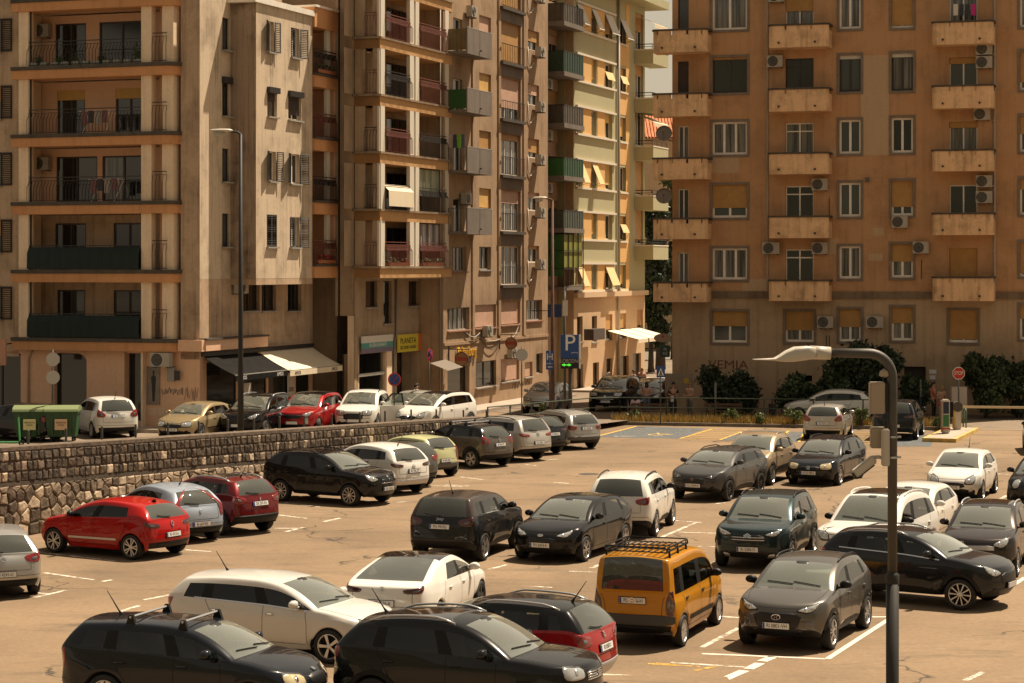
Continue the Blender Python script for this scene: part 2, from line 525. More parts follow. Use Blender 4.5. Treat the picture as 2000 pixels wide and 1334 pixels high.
 # wheel wells
 for ch in ([(1, 0), (1, 1), (1, 2), (2, 2), (3, 2), (4, 2), (5, 2), (5, 1), (5, 0)], [(10, 0), (10, 1), (10, 2), (11, 2), (12, 2), (13, 2), (14, 2), (14, 1), (14, 0)]):
  inn = []
  for c in ch:
   p = verts[S[c]]
   verts.append([p[0], hw * 0.55, p[2]]); inn.append(len(verts) - 1)
  for a in range(len(ch) - 1):
   fa(((S[ch[a]], inn[a], inn[a + 1], S[ch[a + 1]]), P_WELL))
  fa(((inn[0], inn[8], inn[7], inn[1]), P_WELL)); fa(((inn[1], inn[7], inn[6], inn[2]), P_WELL)); fa(((inn[2], inn[6], inn[5], inn[4]), P_WELL)); fa(((inn[2], inn[4], inn[3]), P_WELL))
 # mirror
 n = len(verts); mir = {}
 for a in range(n):
  if verts[a][1] > 1e-5:
   mir[a] = len(verts); verts.append([verts[a][0], -verts[a][1], verts[a][2]])
  else:
   mir[a] = a
 full = list(faces)
 for f, p in faces:
  full.append((tuple(mir[a] for a in f)[::-1], p + 3 if GL_S <= p <= GL_S + 2 else p))
 me = bpy.data.meshes.new('shell')
 me.from_pydata(verts, [], [f for f, _ in full])
 me.polygons.foreach_set('material_index', [p for _, p in full])
 for _ in range(13): me.materials.append(None)
 bm = bmesh.new(); bm.from_mesh(me)
 cl = bm.edges.layers.float.get('crease_edge') or bm.edges.layers.float.new('crease_edge')
 bm.verts.ensure_lookup_table()
 def crease(ids, w):
  for a, b in zip(ids[:-1], ids[1:]):
   for (x, y) in ((a, b), (mir[a], mir[b])):
    e = bm.edges.get((bm.verts[x], bm.verts[y]))
    if e: e[cl] = w
 crease([S[i, 3] for i in range(1, 16)], g.get('ck', 0.55))
 crease([S[i, 4] for i in range(6, 16)], 0.45)
 crease([HD[0, k] for k in range(4)], 0.35)
 crease([S[i, 2] for i in range(1, 6)], 0.5); crease([S[i, 2] for i in range(10, 15)], 0.5)
 crease([HD[i, 2] for i in range(0, 7)], 0.3)
 crease([RF[14, k] for k in range(4)], 0.55)
 crease([GB[k] for k in range(4)], 0.4); crease([RR[k, 4] for k in range(4)], 0.4)
 crease([HD[6, k] for k in range(4)], 0.6)
 crease([F[k, 3] for k in range(4)], 0.3); crease([F[k, 1] for k in range(4)], 0.4); crease([RR[k, 2] for k in range(4)], 0.5); crease([RR[k, 1] for k in range(4)], 0.3); crease([S[i, 4] for i in range(0, 7)], 0.4); crease([rail[i] for i in range(7, 15)], 0.25)
 crease([S[i, 0] for i in range(17)], 0.6)
 bm.to_mesh(me); bm.free()
 ob = bpy.data.objects.new('shell', me)
 md = ob.modifiers.new('s', 'SUBSURF'); md.levels = g.get('lev', 2); md.render_levels = md.levels
 ev = evaluated(ob); em = ev.to_mesh()
 nv = len(em.vertices)
 co = np.empty(nv * 3); em.vertices.foreach_get('co', co); co = co.reshape(-1, 3)
 polys = [tuple(p.vertices) for p in em.polygons]
 pid = np.empty(len(polys), int); em.polygons.foreach_get('material_index', pid)
 ev.to_mesh_clear(); bpy.data.objects.remove(ob); bpy.data.meshes.remove(me)
 co[:, 0] = (co[:, 0] - co[:, 0].min()) / (co[:, 0].max() - co[:, 0].min()) * L - L / 2
 co[:, 1] *= hw / co[:, 1].max()
 zf = np.clip((co[:, 2] - 0.6) / (co[:, 2].max() - 0.6), 0, 1)
 co[:, 2] += zf * (H - co[:, 2].max())
 g.update(rw=rw, sB=sB, sC=sC, sT=sT, zT=zT, Ra=Ra)
 return g, co, polys, pid
def _vnormals(co, polys):
 n = np.zeros_like(co)
 f = np.array([p if len(p) == 4 else (p[0], p[1], p[2], p[2]) for p in polys])
 c = np.cross(co[f[:, 2]] - co[f[:, 0]], co[f[:, 3]] - co[f[:, 1]])
 for k in range(4): np.add.at(n, f[:, k], c)
 l = np.linalg.norm(n, axis=1); l[l == 0] = 1
 return n / l[:, None]
def _sub(name, co, nrm, polys, ids, m, parent, off=0.0):
 used = {}; vs, fs, ns = [], [], []
 for q in ids:
  f = []
  for a in polys[q]:
   if a not in used:
    used[a] = len(vs); vs.append(co[a] + nrm[a] * off); ns.append(nrm[a])
   f.append(used[a])
  fs.append(f)
 me = new_mesh(name, vs, fs, m, True)
 me.normals_split_custom_set_from_vertices([tuple(x) for x in ns])
 return link(name, me, parent)
def _comps(polys, ids):
 par = {}
 def find(a):
  while par.setdefault(a, a) != a: par[a] = par[par[a]]; a = par[a]
  return a
 for q in ids:
  f = polys[q]
  for a in f[1:]: par[find(f[0])] = find(a)
 g = {}
 for q in ids: g.setdefault(find(polys[q][0]), []).append(q)
 return list(g.values())
def _resample(pts, step, closed=False):
 out = []
 n = len(pts)
 for i in range(n if closed else n - 1):
  a = Vector(pts[i]); b = Vector(pts[(i + 1) % n])
  k = max(1, int(math.ceil((b - a).length / step)))
  for t in range(k): out.append(tuple(a + (b - a) * (t / k)))
 if not closed: out.append(tuple(pts[-1]))
 return out
def smooth_poly(pts, it=1):
 for _ in range(it):
  q = []
  n = len(pts)
  for i in range(n):
   a, b = Vector(pts[i]), Vector(pts[(i + 1) % n])
   q += [tuple(a * 0.8 + b * 0.2), tuple(a * 0.2 + b * 0.8)]
  pts = q
 return pts
def patch(bvh, rayfn, poly, m, name, parent, off=0.006, step=0.05, rounded=True):
 """lay a polygon given in (a, b) on the body; rayfn(a, b) -> origin, direction"""
 pts = smooth_poly(poly) if rounded else list(poly)
 pts = _resample(pts, step, True)
 n = len(pts)
 xs = [p[0] for p in pts]; ys = [p[1] for p in pts]
 allp = [Vector(p) for p in pts]
 gx = np.arange(min(xs) + step / 2, max(xs), step); gy = np.arange(min(ys) + step / 2, max(ys), step)
 for x in gx:
  for y in gy:
   allp.append(Vector((x, y)))
 r = delaunay_2d_cdt(allp, [(i, (i + 1) % n) for i in range(n)], [list(range(n))], 1, 1e-5)
 v2, fcs = r[0], r[2]
 vs, ns = [], []
 bad = set()
 for i, p in enumerate(v2):
  o, d = rayfn(p.x, p.y)
  h, nn, _, _ = bvh.ray_cast(o, d, 20)
  if h is None:
   bad.add(i); vs.append((0, 0, 0)); ns.append((0, 0, 1)); continue
  if nn.dot(d) > 0: nn = -nn
  vs.append(tuple(h + nn * off)); ns.append(tuple(nn))
 fs = [tuple(f) for f in fcs if not (set(f) & bad)]
 if not fs: return None
 used = sorted({i for f in fs for i in f}); mp = {a: b for b, a in enumerate(used)}
 me = new_mesh(name, [vs[i] for i in used], [tuple(mp[i] for i in f) for f in fs], m, True)
 bm = bmesh.new(); bm.from_mesh(me)
 bm.verts.ensure_lookup_table()
 bmesh.ops.recalc_face_normals(bm, faces=bm.faces)
 # make sure the outward side faces away from the body
 o, d = rayfn(sum(xs) / n, sum(ys) / n)
 if sum(f.normal.dot(d) for f in bm.faces) > 0: bmesh.ops.reverse_faces(bm, faces=bm.faces)
 be = [e for e in bm.edges if len(e.link_faces) == 1]
 ex = bmesh.ops.extrude_edge_only(bm, edges=be)
 for g in ex['geom']:
  if isinstance(g, bmesh.types.BMVert): g.co += d * (off + 0.012)
 for f in bm.faces: f.smooth = True
 bm.to_mesh(me); bm.free()
 return link(name, me, parent)
_RIM = {}
def rim_mesh(style, Rw):
 k = (style, round(Rw, 3))
 if k in _RIM: return _RIM[k]
 n, w, twin, mcol = {'five': (5, 0.30, 0, M_RIM), 'ten': (10, 0.13, 0, M_RIM), 'twin': (5, 0.15, 1, M_RIM), 'dark': (5, 0.20, 1, M_RIMD), 'cover': (9, 0.24, 0, M_RIM),
      'black': (10, 0.14, 0, M_RIMD), 'bi': (5, 0.22, 1, M_RIM), 'steel': (12, 0.34, 0, M_RIM), 'aero': (5, 0.5, 0, M_RIMD)}[style]
 b = MB(); rr = Rw * 0.70
 b.lathe([(rr * 1.03, 0.10), (rr * 0.96, 0.102), (rr * 0.93, 0.085), (rr * 0.90, 0.02)], 28, axis='y', mi=0)
 b.lathe([(rr * 0.95, 0.02), (rr * 0.4, 0.015), (0.001, 0.015)], 28, axis='y', mi=1)
 b.lathe([(rr * 0.24, 0.05), (rr * 0.24, 0.088), (rr * 0.17, 0.096), (0.001, 0.096)], 14, axis='y', mi=0)
 for i in range(n):
  for dlt in ((-0.16, 0.16) if twin else (0,)):
   a = 2 * math.pi * i / n
   a2 = a + dlt * 1.3; a1 = a + dlt * 0.9
   p0 = Vector((math.cos(a1), 0, math.sin(a1))) * rr * 0.16; p1 = Vector((math.cos(a2), 0, math.sin(a2))) * rr * 0.95
   d = (p1 - p0).normalized(); s = Vector((-d.z, 0, d.x))
   w0, w1 = w * rr * 0.62, w * rr * 0.98
   q = []
   for (p, ww, y) in ((p0, w0, 0.088), (p1, w1, 0.092)):
    q += [p - s * ww / 2 + Vector((0, y, 0)), p + s * ww / 2 + Vector((0, y, 0)), p + s * ww / 2 + Vector((0, y - 0.03, 0)), p - s * ww / 2 + Vector((0, y - 0.03, 0))]
   q = [tuple(x) for x in q]
   b.face([q[0], q[1], q[5], q[4]]); b.face([q[1], q[2], q[6], q[5]]); b.face([q[3], q[0], q[4], q[7]]); b.face([q[4], q[5], q[6], q[7]])
 me = b.mesh('rim', [mcol, M_WELL]); _RIM[k] = me
 return me
_TYRE = {}
def tyre_mesh(Rw):
 k = round(Rw, 3)
 if k not in _TYRE:
  b = MB()
  b.lathe([(Rw * 0.70, 0.095), (Rw * 0.76, 0.108), (Rw * 0.90, 0.112), (Rw * 0.97, 0.098), (Rw, 0.07), (Rw, -0.07), (Rw * 0.97, -0.098), (Rw * 0.7, -0.10)], 32, axis='y')
  _TYRE[k] = b.mesh('tyre', M_TYRE, True)
 return _TYRE[k]
_HUB = {}
def hub_mesh(Rw):
 k = round(Rw, 3)
 if k not in _HUB:
  b = MB(); b.lathe([(0.001, -0.06), (Rw * 0.45, -0.06), (Rw * 0.45, 0.005), (0.001, 0.005)], 18, axis='y')
  _HUB[k] = b.mesh('wheel', M_RIMD, False)
 return _HUB[k]
_SEAT = {}
def bevbox(b, sx, sy, sz, c, rot=0.0, r=0.05):
 bm = bmesh.new(); bmesh.ops.create_cube(bm, size=1.0)
 for v in bm.verts: v.co = Vector((v.co.x * sx, v.co.y * sy, v.co.z * sz))
 bmesh.ops.bevel(bm, geom=list(bm.edges), offset=r, segments=2, affect='EDGES')
 mt = Matrix.Translation(c) @ Matrix.Rotation(rot, 4, 'Y')
 n = len(b.v)
 for v in bm.verts: b.v.append(tuple(mt @ v.co))
 for f in bm.faces: b.f.append(tuple(n + v.index for v in f.verts)); b.mi.append(0)
 bm.free()
def seat_mesh(light, wide):
 k = (light, wide)
 if k not in _SEAT:
  b = MB(); w = 1.25 if wide else 0.50
  bevbox(b, 0.50, w, 0.16, (0.18, 0, 0.28), 0, 0.05)
  bevbox(b, 0.14, w, 0.62, (-0.15, 0, 0.60), -0.28, 0.05)
  for y in ((-0.38, 0.38) if wide else (0,)):
   bevbox(b, 0.09, 0.26, 0.18, (-0.27, y, 0.99), -0.2, 0.035)
  _SEAT[k] = b.mesh('front_seat', M_SEATL if light else M_SEAT, True)
 return _SEAT[k]
_STEER = None
def steer_mesh():
 global _STEER
 if _STEER is None:
  b = MB()
  pts = [(0, 0.18 * math.cos(2 * math.pi * i / 16), 0.18 * math.sin(2 * math.pi * i / 16)) for i in range(17)]
  b.tube(pts, 0.016, 6, cap=False)
  b.bar((0, -0.17, 0), (0, 0.17, 0), 0.04); b.bar((0.0, 0, 0), (0.25, 0, -0.05), 0.05)
  _STEER = b.mesh('steering_wheel', M_DASH)
 return _STEER
def mirror_mesh(side, m):
 b = MB()
 prof = [(0.001, -0.085), (0.06, -0.08), (0.085, -0.04), (0.088, 0.03), (0.075, 0.07), (0.04, 0.09), (0.001, 0.095)]
 b.lathe(prof, 14, axis='x')
 b.v = [(x * 0.8 - abs(y) * 0.25, y * 1.35, z * (0.98 if z > 0 else 0.8)) for (x, y, z) in b.v]
 b.bar((0.02, -0.17 * side, -0.06), (0.0, -0.04 * side, -0.05), 0.06, 0.04)
 return b.mesh('side_mirror', [m, M_BLACK], True)
def plate(parent, bvh, rayfn, z, text, W_=0.52, style='hr', blue=True, y=0.0):
 o, d = rayfn(y, z)
 h, nn, _, _ = bvh.ray_cast(o, d, 20)
 if h is None: return
 if nn.dot(d) > 0: nn = -nn
 nn = Vector((nn.x, nn.y * 0.3, max(-0.2, min(0.35, nn.z)))).normalized()
 yv = nn; xv = Vector((0, 0, 1)).cross(yv).normalized(); zv = xv.cross(yv) * -1
 zv = yv.cross(xv)
 if zv.z < 0: zv = -zv
 mt = Matrix((xv, zv, yv)).transposed().to_4x4()      # local x right, y up, z out
 mt.translation = h + nn * 0.014
 b = MB(); b.box(-W_ / 2, W_ / 2, -0.056, 0.056, -0.012, 0.004, 0)
 if blue: b.box(-W_ / 2 + 0.004, -W_ / 2 + 0.045, -0.052, 0.052, 0.0, 0.006, 1)
 b.box(-W_ / 2 - 0.012, W_ / 2 + 0.012, -0.068, 0.068, -0.014, -0.002, 2)
 p = b.build('number_plate', [M_PLATE, M_PLBLUE, M_BLACK], parent)
 p.matrix_local = mt
 if text:
  t = link('lettering', text_mesh(text, 0.105, M_PLTXT, 0.001, sx=0.80), p, (0.018, -0.002, 0.0055))
 return p
def ribbon(bvh, pts, m, name, parent, w=0.009, side=1, lift=0.0025, ray=None):
 pr = _resample([(p[0], p[1]) for p in pts], 0.06)
 P, N = [], []
 for (x, z) in pr:
  o, d = ray(x, z) if ray else (Vector((x, 3 * side, z)), Vector((0, -side, 0)))
  h, nn, _, _ = bvh.ray_cast(o, d, 9)
  if h is None or (not ray and abs(h.y) < 0.4): continue
  P.append(h); N.append(nn if nn.dot(d) < 0 else -nn)
 if len(P) < 2: return None
 b = MB()
 for i, p in enumerate(P):
  t = (P[min(i + 1, len(P) - 1)] - P[max(0, i - 1)]).normalized()
  s = t.cross(N[i]).normalized() * (w / 2)
  b.v += [tuple(p - s + N[i] * lift), tuple(p + s + N[i] * lift)]
 for i in range(len(P) - 1):
  b.f.append((2 * i, 2 * i + 1, 2 * i + 3, 2 * i + 2)); b.mi.append(0)
 return b.build(name, m, parent, fix=False)
HEADS = {
 'std': [(.48, -.10), (.66, -.02), (1.10, .05), (1.30, .06), (1.12, -.06), (.80, -.15)],
 'slim': [(.46, -.08), (.70, -.02), (1.12, .03), (1.34, .05), (1.14, -.03), (.80, -.11)],
 'big': [(.50, -.16), (.60, -.02), (1.00, .05), (1.26, .07), (1.12, -.06), (.85, -.17)],
 'rect': [(.48, -.16), (.50, -.01), (.95, .02), (1.25, .02), (1.15, -.14), (.85, -.17)],
 'oval': [(.58, -.12), (.66, .04), (.90, .10), (1.08, .06), (1.02, -.08), (.80, -.16)],
}
TAILS = {
 'std': [(.60, -.02), (1.15, .05), (1.42, .06), (1.25, -.12), (1.0, -.17), (.64, -.14)],
 'slim': [(.52, -.05), (1.15, .0), (1.46, .02), (1.25, -.09), (.95, -.13), (.55, -.13)],
 'tall': [(.80, .42), (1.0, .45), (1.12, .10), (1.10, -.25), (.86, -.25), (.84, .10)],
 'square': [(.70, -.02), (1.0, .02), (1.25, .04), (1.25, -.24), (1.0, -.26), (.74, -.22)],
 'bigred': [(.62, -.06), (.95, .10), (1.30, .16), (1.25, -.12), (1.0, -.16), (.68, -.16)],
 'vert': [(.86, .10), (1.06, .12), (1.22, .10), (1.20, -.36), (1.02, -.38), (.88, -.32)],
}
_SHELL = {}
def get_shell(sp):
 k = repr(sorted(sp.items()))
 if k not in _SHELL:
  g, co, polys, pid = car_shell(sp)
  _SHELL[k] = (g, co, polys, pid, _vnormals(co, polys), BVHTree.FromPolygons([tuple(c) for c in co], polys))
 return _SHELL[k]
def build_car(name, sp, lk, loc, phi, label, group, category='car', pitch=0.0):
 g, co, polys, pid, nrm, bvh = get_shell(sp)
 L, W, H = g['L'], g['W'], g['H']; hw = W / 2
 X = lambda s: L / 2 - s
 root = empty(name, loc); root.rotation_euler = (0, pitch, phi)
 tag(root, label, category, group)
 pm = lk['paint']; rm = lk.get('roof', pm); pil = lk.get('pillar', rm)
 lod = lk.get('lod', 1)
 sel = lambda *k: [q for q in range(len(polys)) if pid[q] in k]
 if rm is pm and pil is pm:
  _sub('body', co, nrm, polys, sel(P_PAINT, P_ROOF, P_PIL), pm, root)
 else:
  _sub('body', co, nrm, polys, sel(P_PAINT), pm, root)
  _sub('roof', co, nrm, polys, sel(P_ROOF), rm, root); 
  for cp in _comps(polys, sel(P_PIL)): _sub('window_pillar', co, nrm, polys, cp, pil, root)
 for cp in _comps(polys, sel(P_TRIM)):
  c = co[[a for q in cp for a in polys[q]]].mean(axis=0)
  _sub('door_pillar' if c[2] > g['zb0'] else ('front_valance' if c[0] > L / 2 - 0.7 else ('rear_valance' if c[0] < 0.7 - L / 2 else 'sill')), co, nrm, polys, cp, lk.get('trimmat', M_BLACK), root)
 for cp in _comps(polys, sel(P_WELL)): _sub('wheel_arch_liner', co, nrm, polys, cp, M_WELL, root)
 gd = M_GLASSD if lk.get('tint') else M_GLASS
 _sub('windscreen', co, nrm, polys, sel(GL_WS), M_GLASSW, root)
 _sub('rear_window', co, nrm, polys, sel(GL_RW), M_GLASSR, root)
 for k in range(GL_S, GL_S + 6):
  ids = sel(k)
  if lk.get('open_door') and k == lk['open_door']: continue
  if ids: _sub('side_window', co, nrm, polys, ids, M_GLASS if k in (4, 7) else gd, root)
 # wheels
 Rw = g['R']; st = lk.get('rim', 'five')
 steer = lk.get('steer', 0.0)
 for (s, y) in ((g['fo'], 1), (g['fo'], -1), (g['rw'], 1), (g['rw'], -1)):
  yy = y * (hw - 0.105)
  wv = link('wheel', hub_mesh(Rw), root, (X(s), yy, Rw), (0, random.uniform(0, 6), (0 if y > 0 else math.pi) + (steer if s == g['fo'] else 0)))
  wv.rotation_mode = 'ZYX'; wv.rotation_mode = 'XYZ'
  wv.rotation_euler = (0, 0, (0 if y > 0 else math.pi) + (steer if s == g['fo'] else 0))
  link('tyre', tyre_mesh(Rw), wv); r_ = link('rim', rim_mesh(st, Rw), wv); r_.rotation_euler = (0, random.uniform(0, 6), 0)
 ax_f = L / 2 - 0.95; ax_r = -L / 2 + 0.75
 def ray_f(y, z):
  d = Vector((0.95, y, 0)).normalized()
  return Vector((ax_f, 0, z)) + d * 6, -d
 def ray_r(y, z):
  d = Vector((-0.75, y, 0)).normalized()
  return Vector((ax_r, 0, z)) + d * 6, -d
 zh0, zT, zs = g['zh0'], g['zT'], g['zs']
 flip = lambda poly: [(-a, b) for (a, b) in poly]
 fr = lk.get('front')
 if fr:
  dz = fr.get('dz', 0)
  hp = [(a * hw, zh0 + b + dz) for (a, b) in (HEADS[fr['head']] if isinstance(fr.get('head', 'std'), str) and 'head' in fr else HEADS['std'])]
  if lod:
   cy, cz_ = sum(a for a, _ in hp) / len(hp), sum(q for _, q in hp) / len(hp)
   bz = [(cy + (a - cy) * 1.13, cz_ + (q - cz_) * 1.28) for (a, q) in hp]
   for p in (bz, flip(bz)): patch(bvh, ray_f, p, M_BLACK, 'lamp_surround', root, 0.003)
   up = lambda s, y: (Vector((X(s), y, 5)), Vector((0, 0, -1)))
   for sd in (1, -1): ribbon(bvh, [(g['noseR'] + 0.26, 0.72 * hw * sd), (g['sc'] * 0.6, 0.80 * hw * sd), (g['sc'] - 0.04, 0.80 * hw * sd)], M_SEAM, 'bonnet_gap', root, ray=up)
   ribbon(bvh, [(-0.60 * hw, zh0 - 0.035), (0.60 * hw, zh0 - 0.035)], M_SEAM, 'bonnet_gap', root, ray=ray_f)
   ribbon(bvh, [(-0.9 * hw, zs + 0.33), (0.9 * hw, zs + 0.33)], M_SEAM, 'bumper_gap', root, ray=ray_f)
   patch(bvh, up, [(g['sr'] - 0.20, -0.10), (g['sr'] - 0.07, -0.14), (g['sr'] - 0.07, 0.14), (g['sr'] - 0.20, 0.10)], M_GRILLE, 'mirror_mount', root, 0.004)
  for p in (hp, flip(hp)):
   h = patch(bvh, ray_f, p, fr.get('hm', M_HEAD), 'headlight', root, 0.006)
   if h and lod:
    sg_ = 1 if p is hp else -1
    cc = [(0.74 * hw * sg_ + 0.045 * math.cos(t * math.pi / 4), zh0 + dz - 0.055 + 0.045 * math.sin(t * math.pi / 4)) for t in range(8)]
    patch(bvh, ray_f, cc, M_CHROME, 'lamp_lens', h, 0.011, 0.06, False)
  for q in fr.get('grille', [[(-.50, -.10), (.50, -.10), (.42, -.31), (-.42, -.31)]]):
   gq = patch(bvh, ray_f, [(a * hw, zh0 + b) for (a, b) in q], M_GRILLE, 'grille', root, 0.005)
   if gq and fr.get('bars'):
    b0, b1 = q[0][1], q[-1][1]
    for t in range(1, fr['bars'] + 1):
     zz = zh0 + b0 + (b1 - b0) * t / (fr['bars'] + 1.0)
     a0 = abs(q[0][0]) * 0.93 * hw
     patch(bvh, ray_f, [(-a0, zz + 0.008), (a0, zz + 0.008), (a0, zz - 0.008), (-a0, zz - 0.008)], fr.get('barmat', M_CHROME), 'grille_bar', gq, 0.012, 0.2, False)
  lo = fr.get('low', [(-.66, .20), (.66, .20), (.56, .05), (-.56, .05)])
  if lo: patch(bvh, ray_f, [(a * hw, zs + b) for (a, b) in lo], M_GRILLE, 'lower_grille', root, 0.005)
  if fr.get('fog', True):
   fp = fr.get('fogp', [(.66, .20), (.86, .22), (.92, .12), (.72, .08)])
   fp = [(a * hw, zs + b) for (a, b) in fp]
   for p in (fp, flip(fp)): patch(bvh, ray_f, p, fr.get('fogm', M_BLACK), 'fog_lamp', root, 0.006)
  plate(root, bvh, ray_f, zs + fr.get('pz', 0.24), fr.get('plate', ''))
  bd = fr.get('badge')
  if bd:
   o, d = ray_f(0, zh0 + bd[1]); h, nn, _, _ = bvh.ray_cast(o, d, 20)
   if h: badge(root, bd[0], h, nn if nn.x > 0 else -nn)
 rr_ = lk.get('rear')
 if rr_:
  tp = [(a * hw, zT + b + rr_.get('dz', 0)) for (a, b) in TAILS[rr_.get('tail', 'std')]]
  for p in (tp, flip(tp)): patch(bvh, ray_r, p, rr_.get('tm', M_TAIL), 'tail_light', root, 0.008)
  if lod:
   ribbon(bvh, [(-0.78 * hw, zT - 0.03), (-0.74 * hw, zs + 0.42), (0.74 * hw, zs + 0.42), (0.78 * hw, zT - 0.03)], M_SEAM, 'tailgate_gap', root, ray=ray_r)
   ribbon(bvh, [(-1.2 * hw, zs + 0.30), (1.2 * hw, zs + 0.30)], M_SEAM, 'bumper_gap', root, ray=ray_r)
   cy, cz_ = sum(a for a, _ in tp) / len(tp), sum(q for _, q in tp) / len(tp)
   wl = [(cy - 0.06 + (a - cy) * 0.30, cz_ - 0.015 + (q - cz_) * 0.35) for (a, q) in tp]
   for p in (wl, flip(wl)): patch(bvh, ray_r, p, M_HEADD, 'reversing_lamp', root, 0.012)
  if rr_.get('low', True):
   patch(bvh, ray_r, [(-.72 * hw, zs + .20), (.72 * hw, zs + .20), (.60 * hw, zs + .08), (-.60 * hw, zs + .08)], rr_.get('lowm', M_BLACK), 'rear_skirt', root, 0.006)
  if rr_.get('bump'):
   b0, b1 = rr_['bump']
   patch(bvh, ray_r, [(-1.3 * hw, b1), (1.3 * hw, b1), (1.3 * hw, b0), (-1.3 * hw, b0)], rr_.get('bumpm', M_BLACK), 'rear_bumper', root, 0.008)
  plate(root, bvh, ray_r, rr_.get('pz', zT - 0.22), rr_.get('plate', ''))
  bd = rr_.get('badge')
  if bd:
   o, d = ray_r(0, zT + bd[1]); h, nn, _, _ = bvh.ray_cast(o, d, 20)
   if h: badge(root, bd[0], h, nn if nn.x < 0 else -nn)
  if rr_.get('wiper', True):
   h = [bvh.ray_cast(Vector((-L / 2 - 2, y, g['zg'] + z)), Vector((1, 0, 0)), 9)[0] for (y, z) in ((0, 0.035), (0.22, 0.05), (0.42, 0.085))]
   if all(x is not None for x in h):
    b = MB(); b.tube([x + Vector((-0.02, 0, 0.015)) for x in h], 0.012, 5); b.build('rear_wiper', M_BLACK, root)
 if lod:
  zc = g['zcrease']
  for sd in (1, -1):
   if lk.get('one_side') and sd != lk['one_side']: continue
   sF = g['fo'] + g['Ra'] + 0.10
   zb = g['zb0'] - 0.02
   ribbon(bvh, [(X(g['sc'] + 0.16), zb), (X(sF), zc - 0.1), (X(sF), zs + 0.10)], M_SEAM, 'door_gap', root, side=sd)
   ribbon(bvh, [(X(g['sB'] + 0.05), (g['zb0'] + g['zb1']) / 2 - 0.02), (X(g['sB'] + 0.05), zs + 0.10)], M_SEAM, 'door_gap', root, side=sd)
   if not lk.get('two_door'):
    ribbon(bvh, [(X(g['sC'] + 0.06), g['zb1'] - 0.03), (X(g['rw'] - g['Ra'] * 0.75), g['R'] + g['Ra'] * 0.85), (X(g['rw'] - g['Ra'] - 0.07), g['R'] + 0.1), (X(g['rw'] - g['Ra'] - 0.09), zs + 0.10)], M_SEAM, 'door_gap', root, side=sd)
   ribbon(bvh, [(X(sF), zs + 0.10), (X(g['rw'] - g['Ra'] - 0.09), zs + 0.10)], M_SEAM, 'door_gap', root, side=sd)
   for s in ((g['sB'] - 0.10,) if lk.get('two_door') else (g['sB'] - 0.10, g['sC'] - 0.16)):
    h, nn, _, _ = bvh.ray_cast(Vector((X(s), 3 * sd, zc + 0.03)), Vector((0, -sd, 0)), 5)
    if h is not None:
     b = MB(); bevbox(b, 0.19, 0.035, 0.032, h + Vector((0, 0.014 * sd, 0)), 0, 0.012)
     b.build('door_handle', lk.get('handle', pm), root, smooth=True)
   if lk.get('mould'):
    ribbon(bvh, [(X(sF + 0.03), zs + 0.24), (X(g['rw'] - g['Ra'] - 0.12), zs + 0.26)], lk.get('mouldm', M_BLACK), 'side_moulding', root, w=lk['mould'], side=sd, lift=0.012)
   if lk.get('chromebelt'):
    ribbon(bvh, [(X(g['sc'] + 0.12), g['zb0'] + 0.0), (X(g['sB']), (g['zb0'] + g['zb1']) / 2 + 0.0), (X(g['sC'] + 0.3), g['zb1'] - 0.01)], M_CHROME, 'window_strip', root, w=0.022, side=sd, lift=0.006)
 if lk.get('arch'):
  for (s, sd) in ((g['fo'], 1), (g['fo'], -1), (g['rw'], 1), (g['rw'], -1)):
   pts = []
   for t in range(13):
    a = math.pi * (-0.06 + 1.12 * t / 12.0)
    r = g['Ra'] + 0.03
    pts.append((X(s) + r * math.cos(a), g['R'] + r * math.sin(a) * 1.0))
   ribbon(bvh, pts, M_BLACK, 'arch_trim', root, w=0.075, side=sd, lift=0.012)
 # mirrors
 mm = lk.get('mirror', pm)
 zm = g['zb0'] + 0.115
 for sd in (1, -1):
  h, nn, _, _ = bvh.ray_cast(Vector((X(g['sc'] + 0.36), 3 * sd, zm - 0.06)), Vector((0, -sd, 0)), 5)
  yb = abs(h.y) if h is not None else hw * 0.9
  link('side_mirror', mirror_mesh(sd, mm), root, (X(g['sc'] + 0.34), sd * (yb + 0.125), zm))
 # wipers
 for (y0, y1) in ((0.62, 0.02), (0.02, -0.58)):
  b = MB(); pts = []
  for t in range(5):
   y = hw * (y0 + (y1 - y0) * t / 4)
   s = g['sc'] - g['cowl'] * (1 - (y / hw) ** 2) + 0.07 + 0.06 * t / 4
   h = bvh.ray_cast(Vector((X(s), y, 3)), Vector((0, 0, -1)), 5)[0]
   if h is not None: pts.append(h + Vector((0.008, 0, 0.012)))
  if len(pts) > 1: b.tube(pts, 0.010, 5); b.build('windscreen_wiper', M_BLACK, root)
 # roof furniture
 def roofpt(s, y, dz=0.0):
  h = bvh.ray_cast(Vector((X(s), y, 4)), Vector((0, 0, -1)), 5)[0]
  return (h if h is not None else Vector((X(s), y, H))) + Vector((0, 0, dz))
 if lk.get('rails'):
  m_ = {'chrome': M_SILVER, 'black': M_BLACK, 'paint': pm}[lk['rails']]
  for sd in (1, -1):
   y = hw * g['rail'] * 0.93 * sd
   s0, s1 = g['sr'] + 0.12, g['se'] - 0.12
   pts = []
   for t in range(11):
    q = t / 10
    pts.append(roofpt(s0 + (s1 - s0) * q, y * (1 - 0.03 * q), -0.005 + 0.05 * min(1, min(q, 1 - q) * 6)))
   b = MB(); b.tube(pts, 0.019, 6)
   b.build('roof_rail', m_, root, smooth=True)
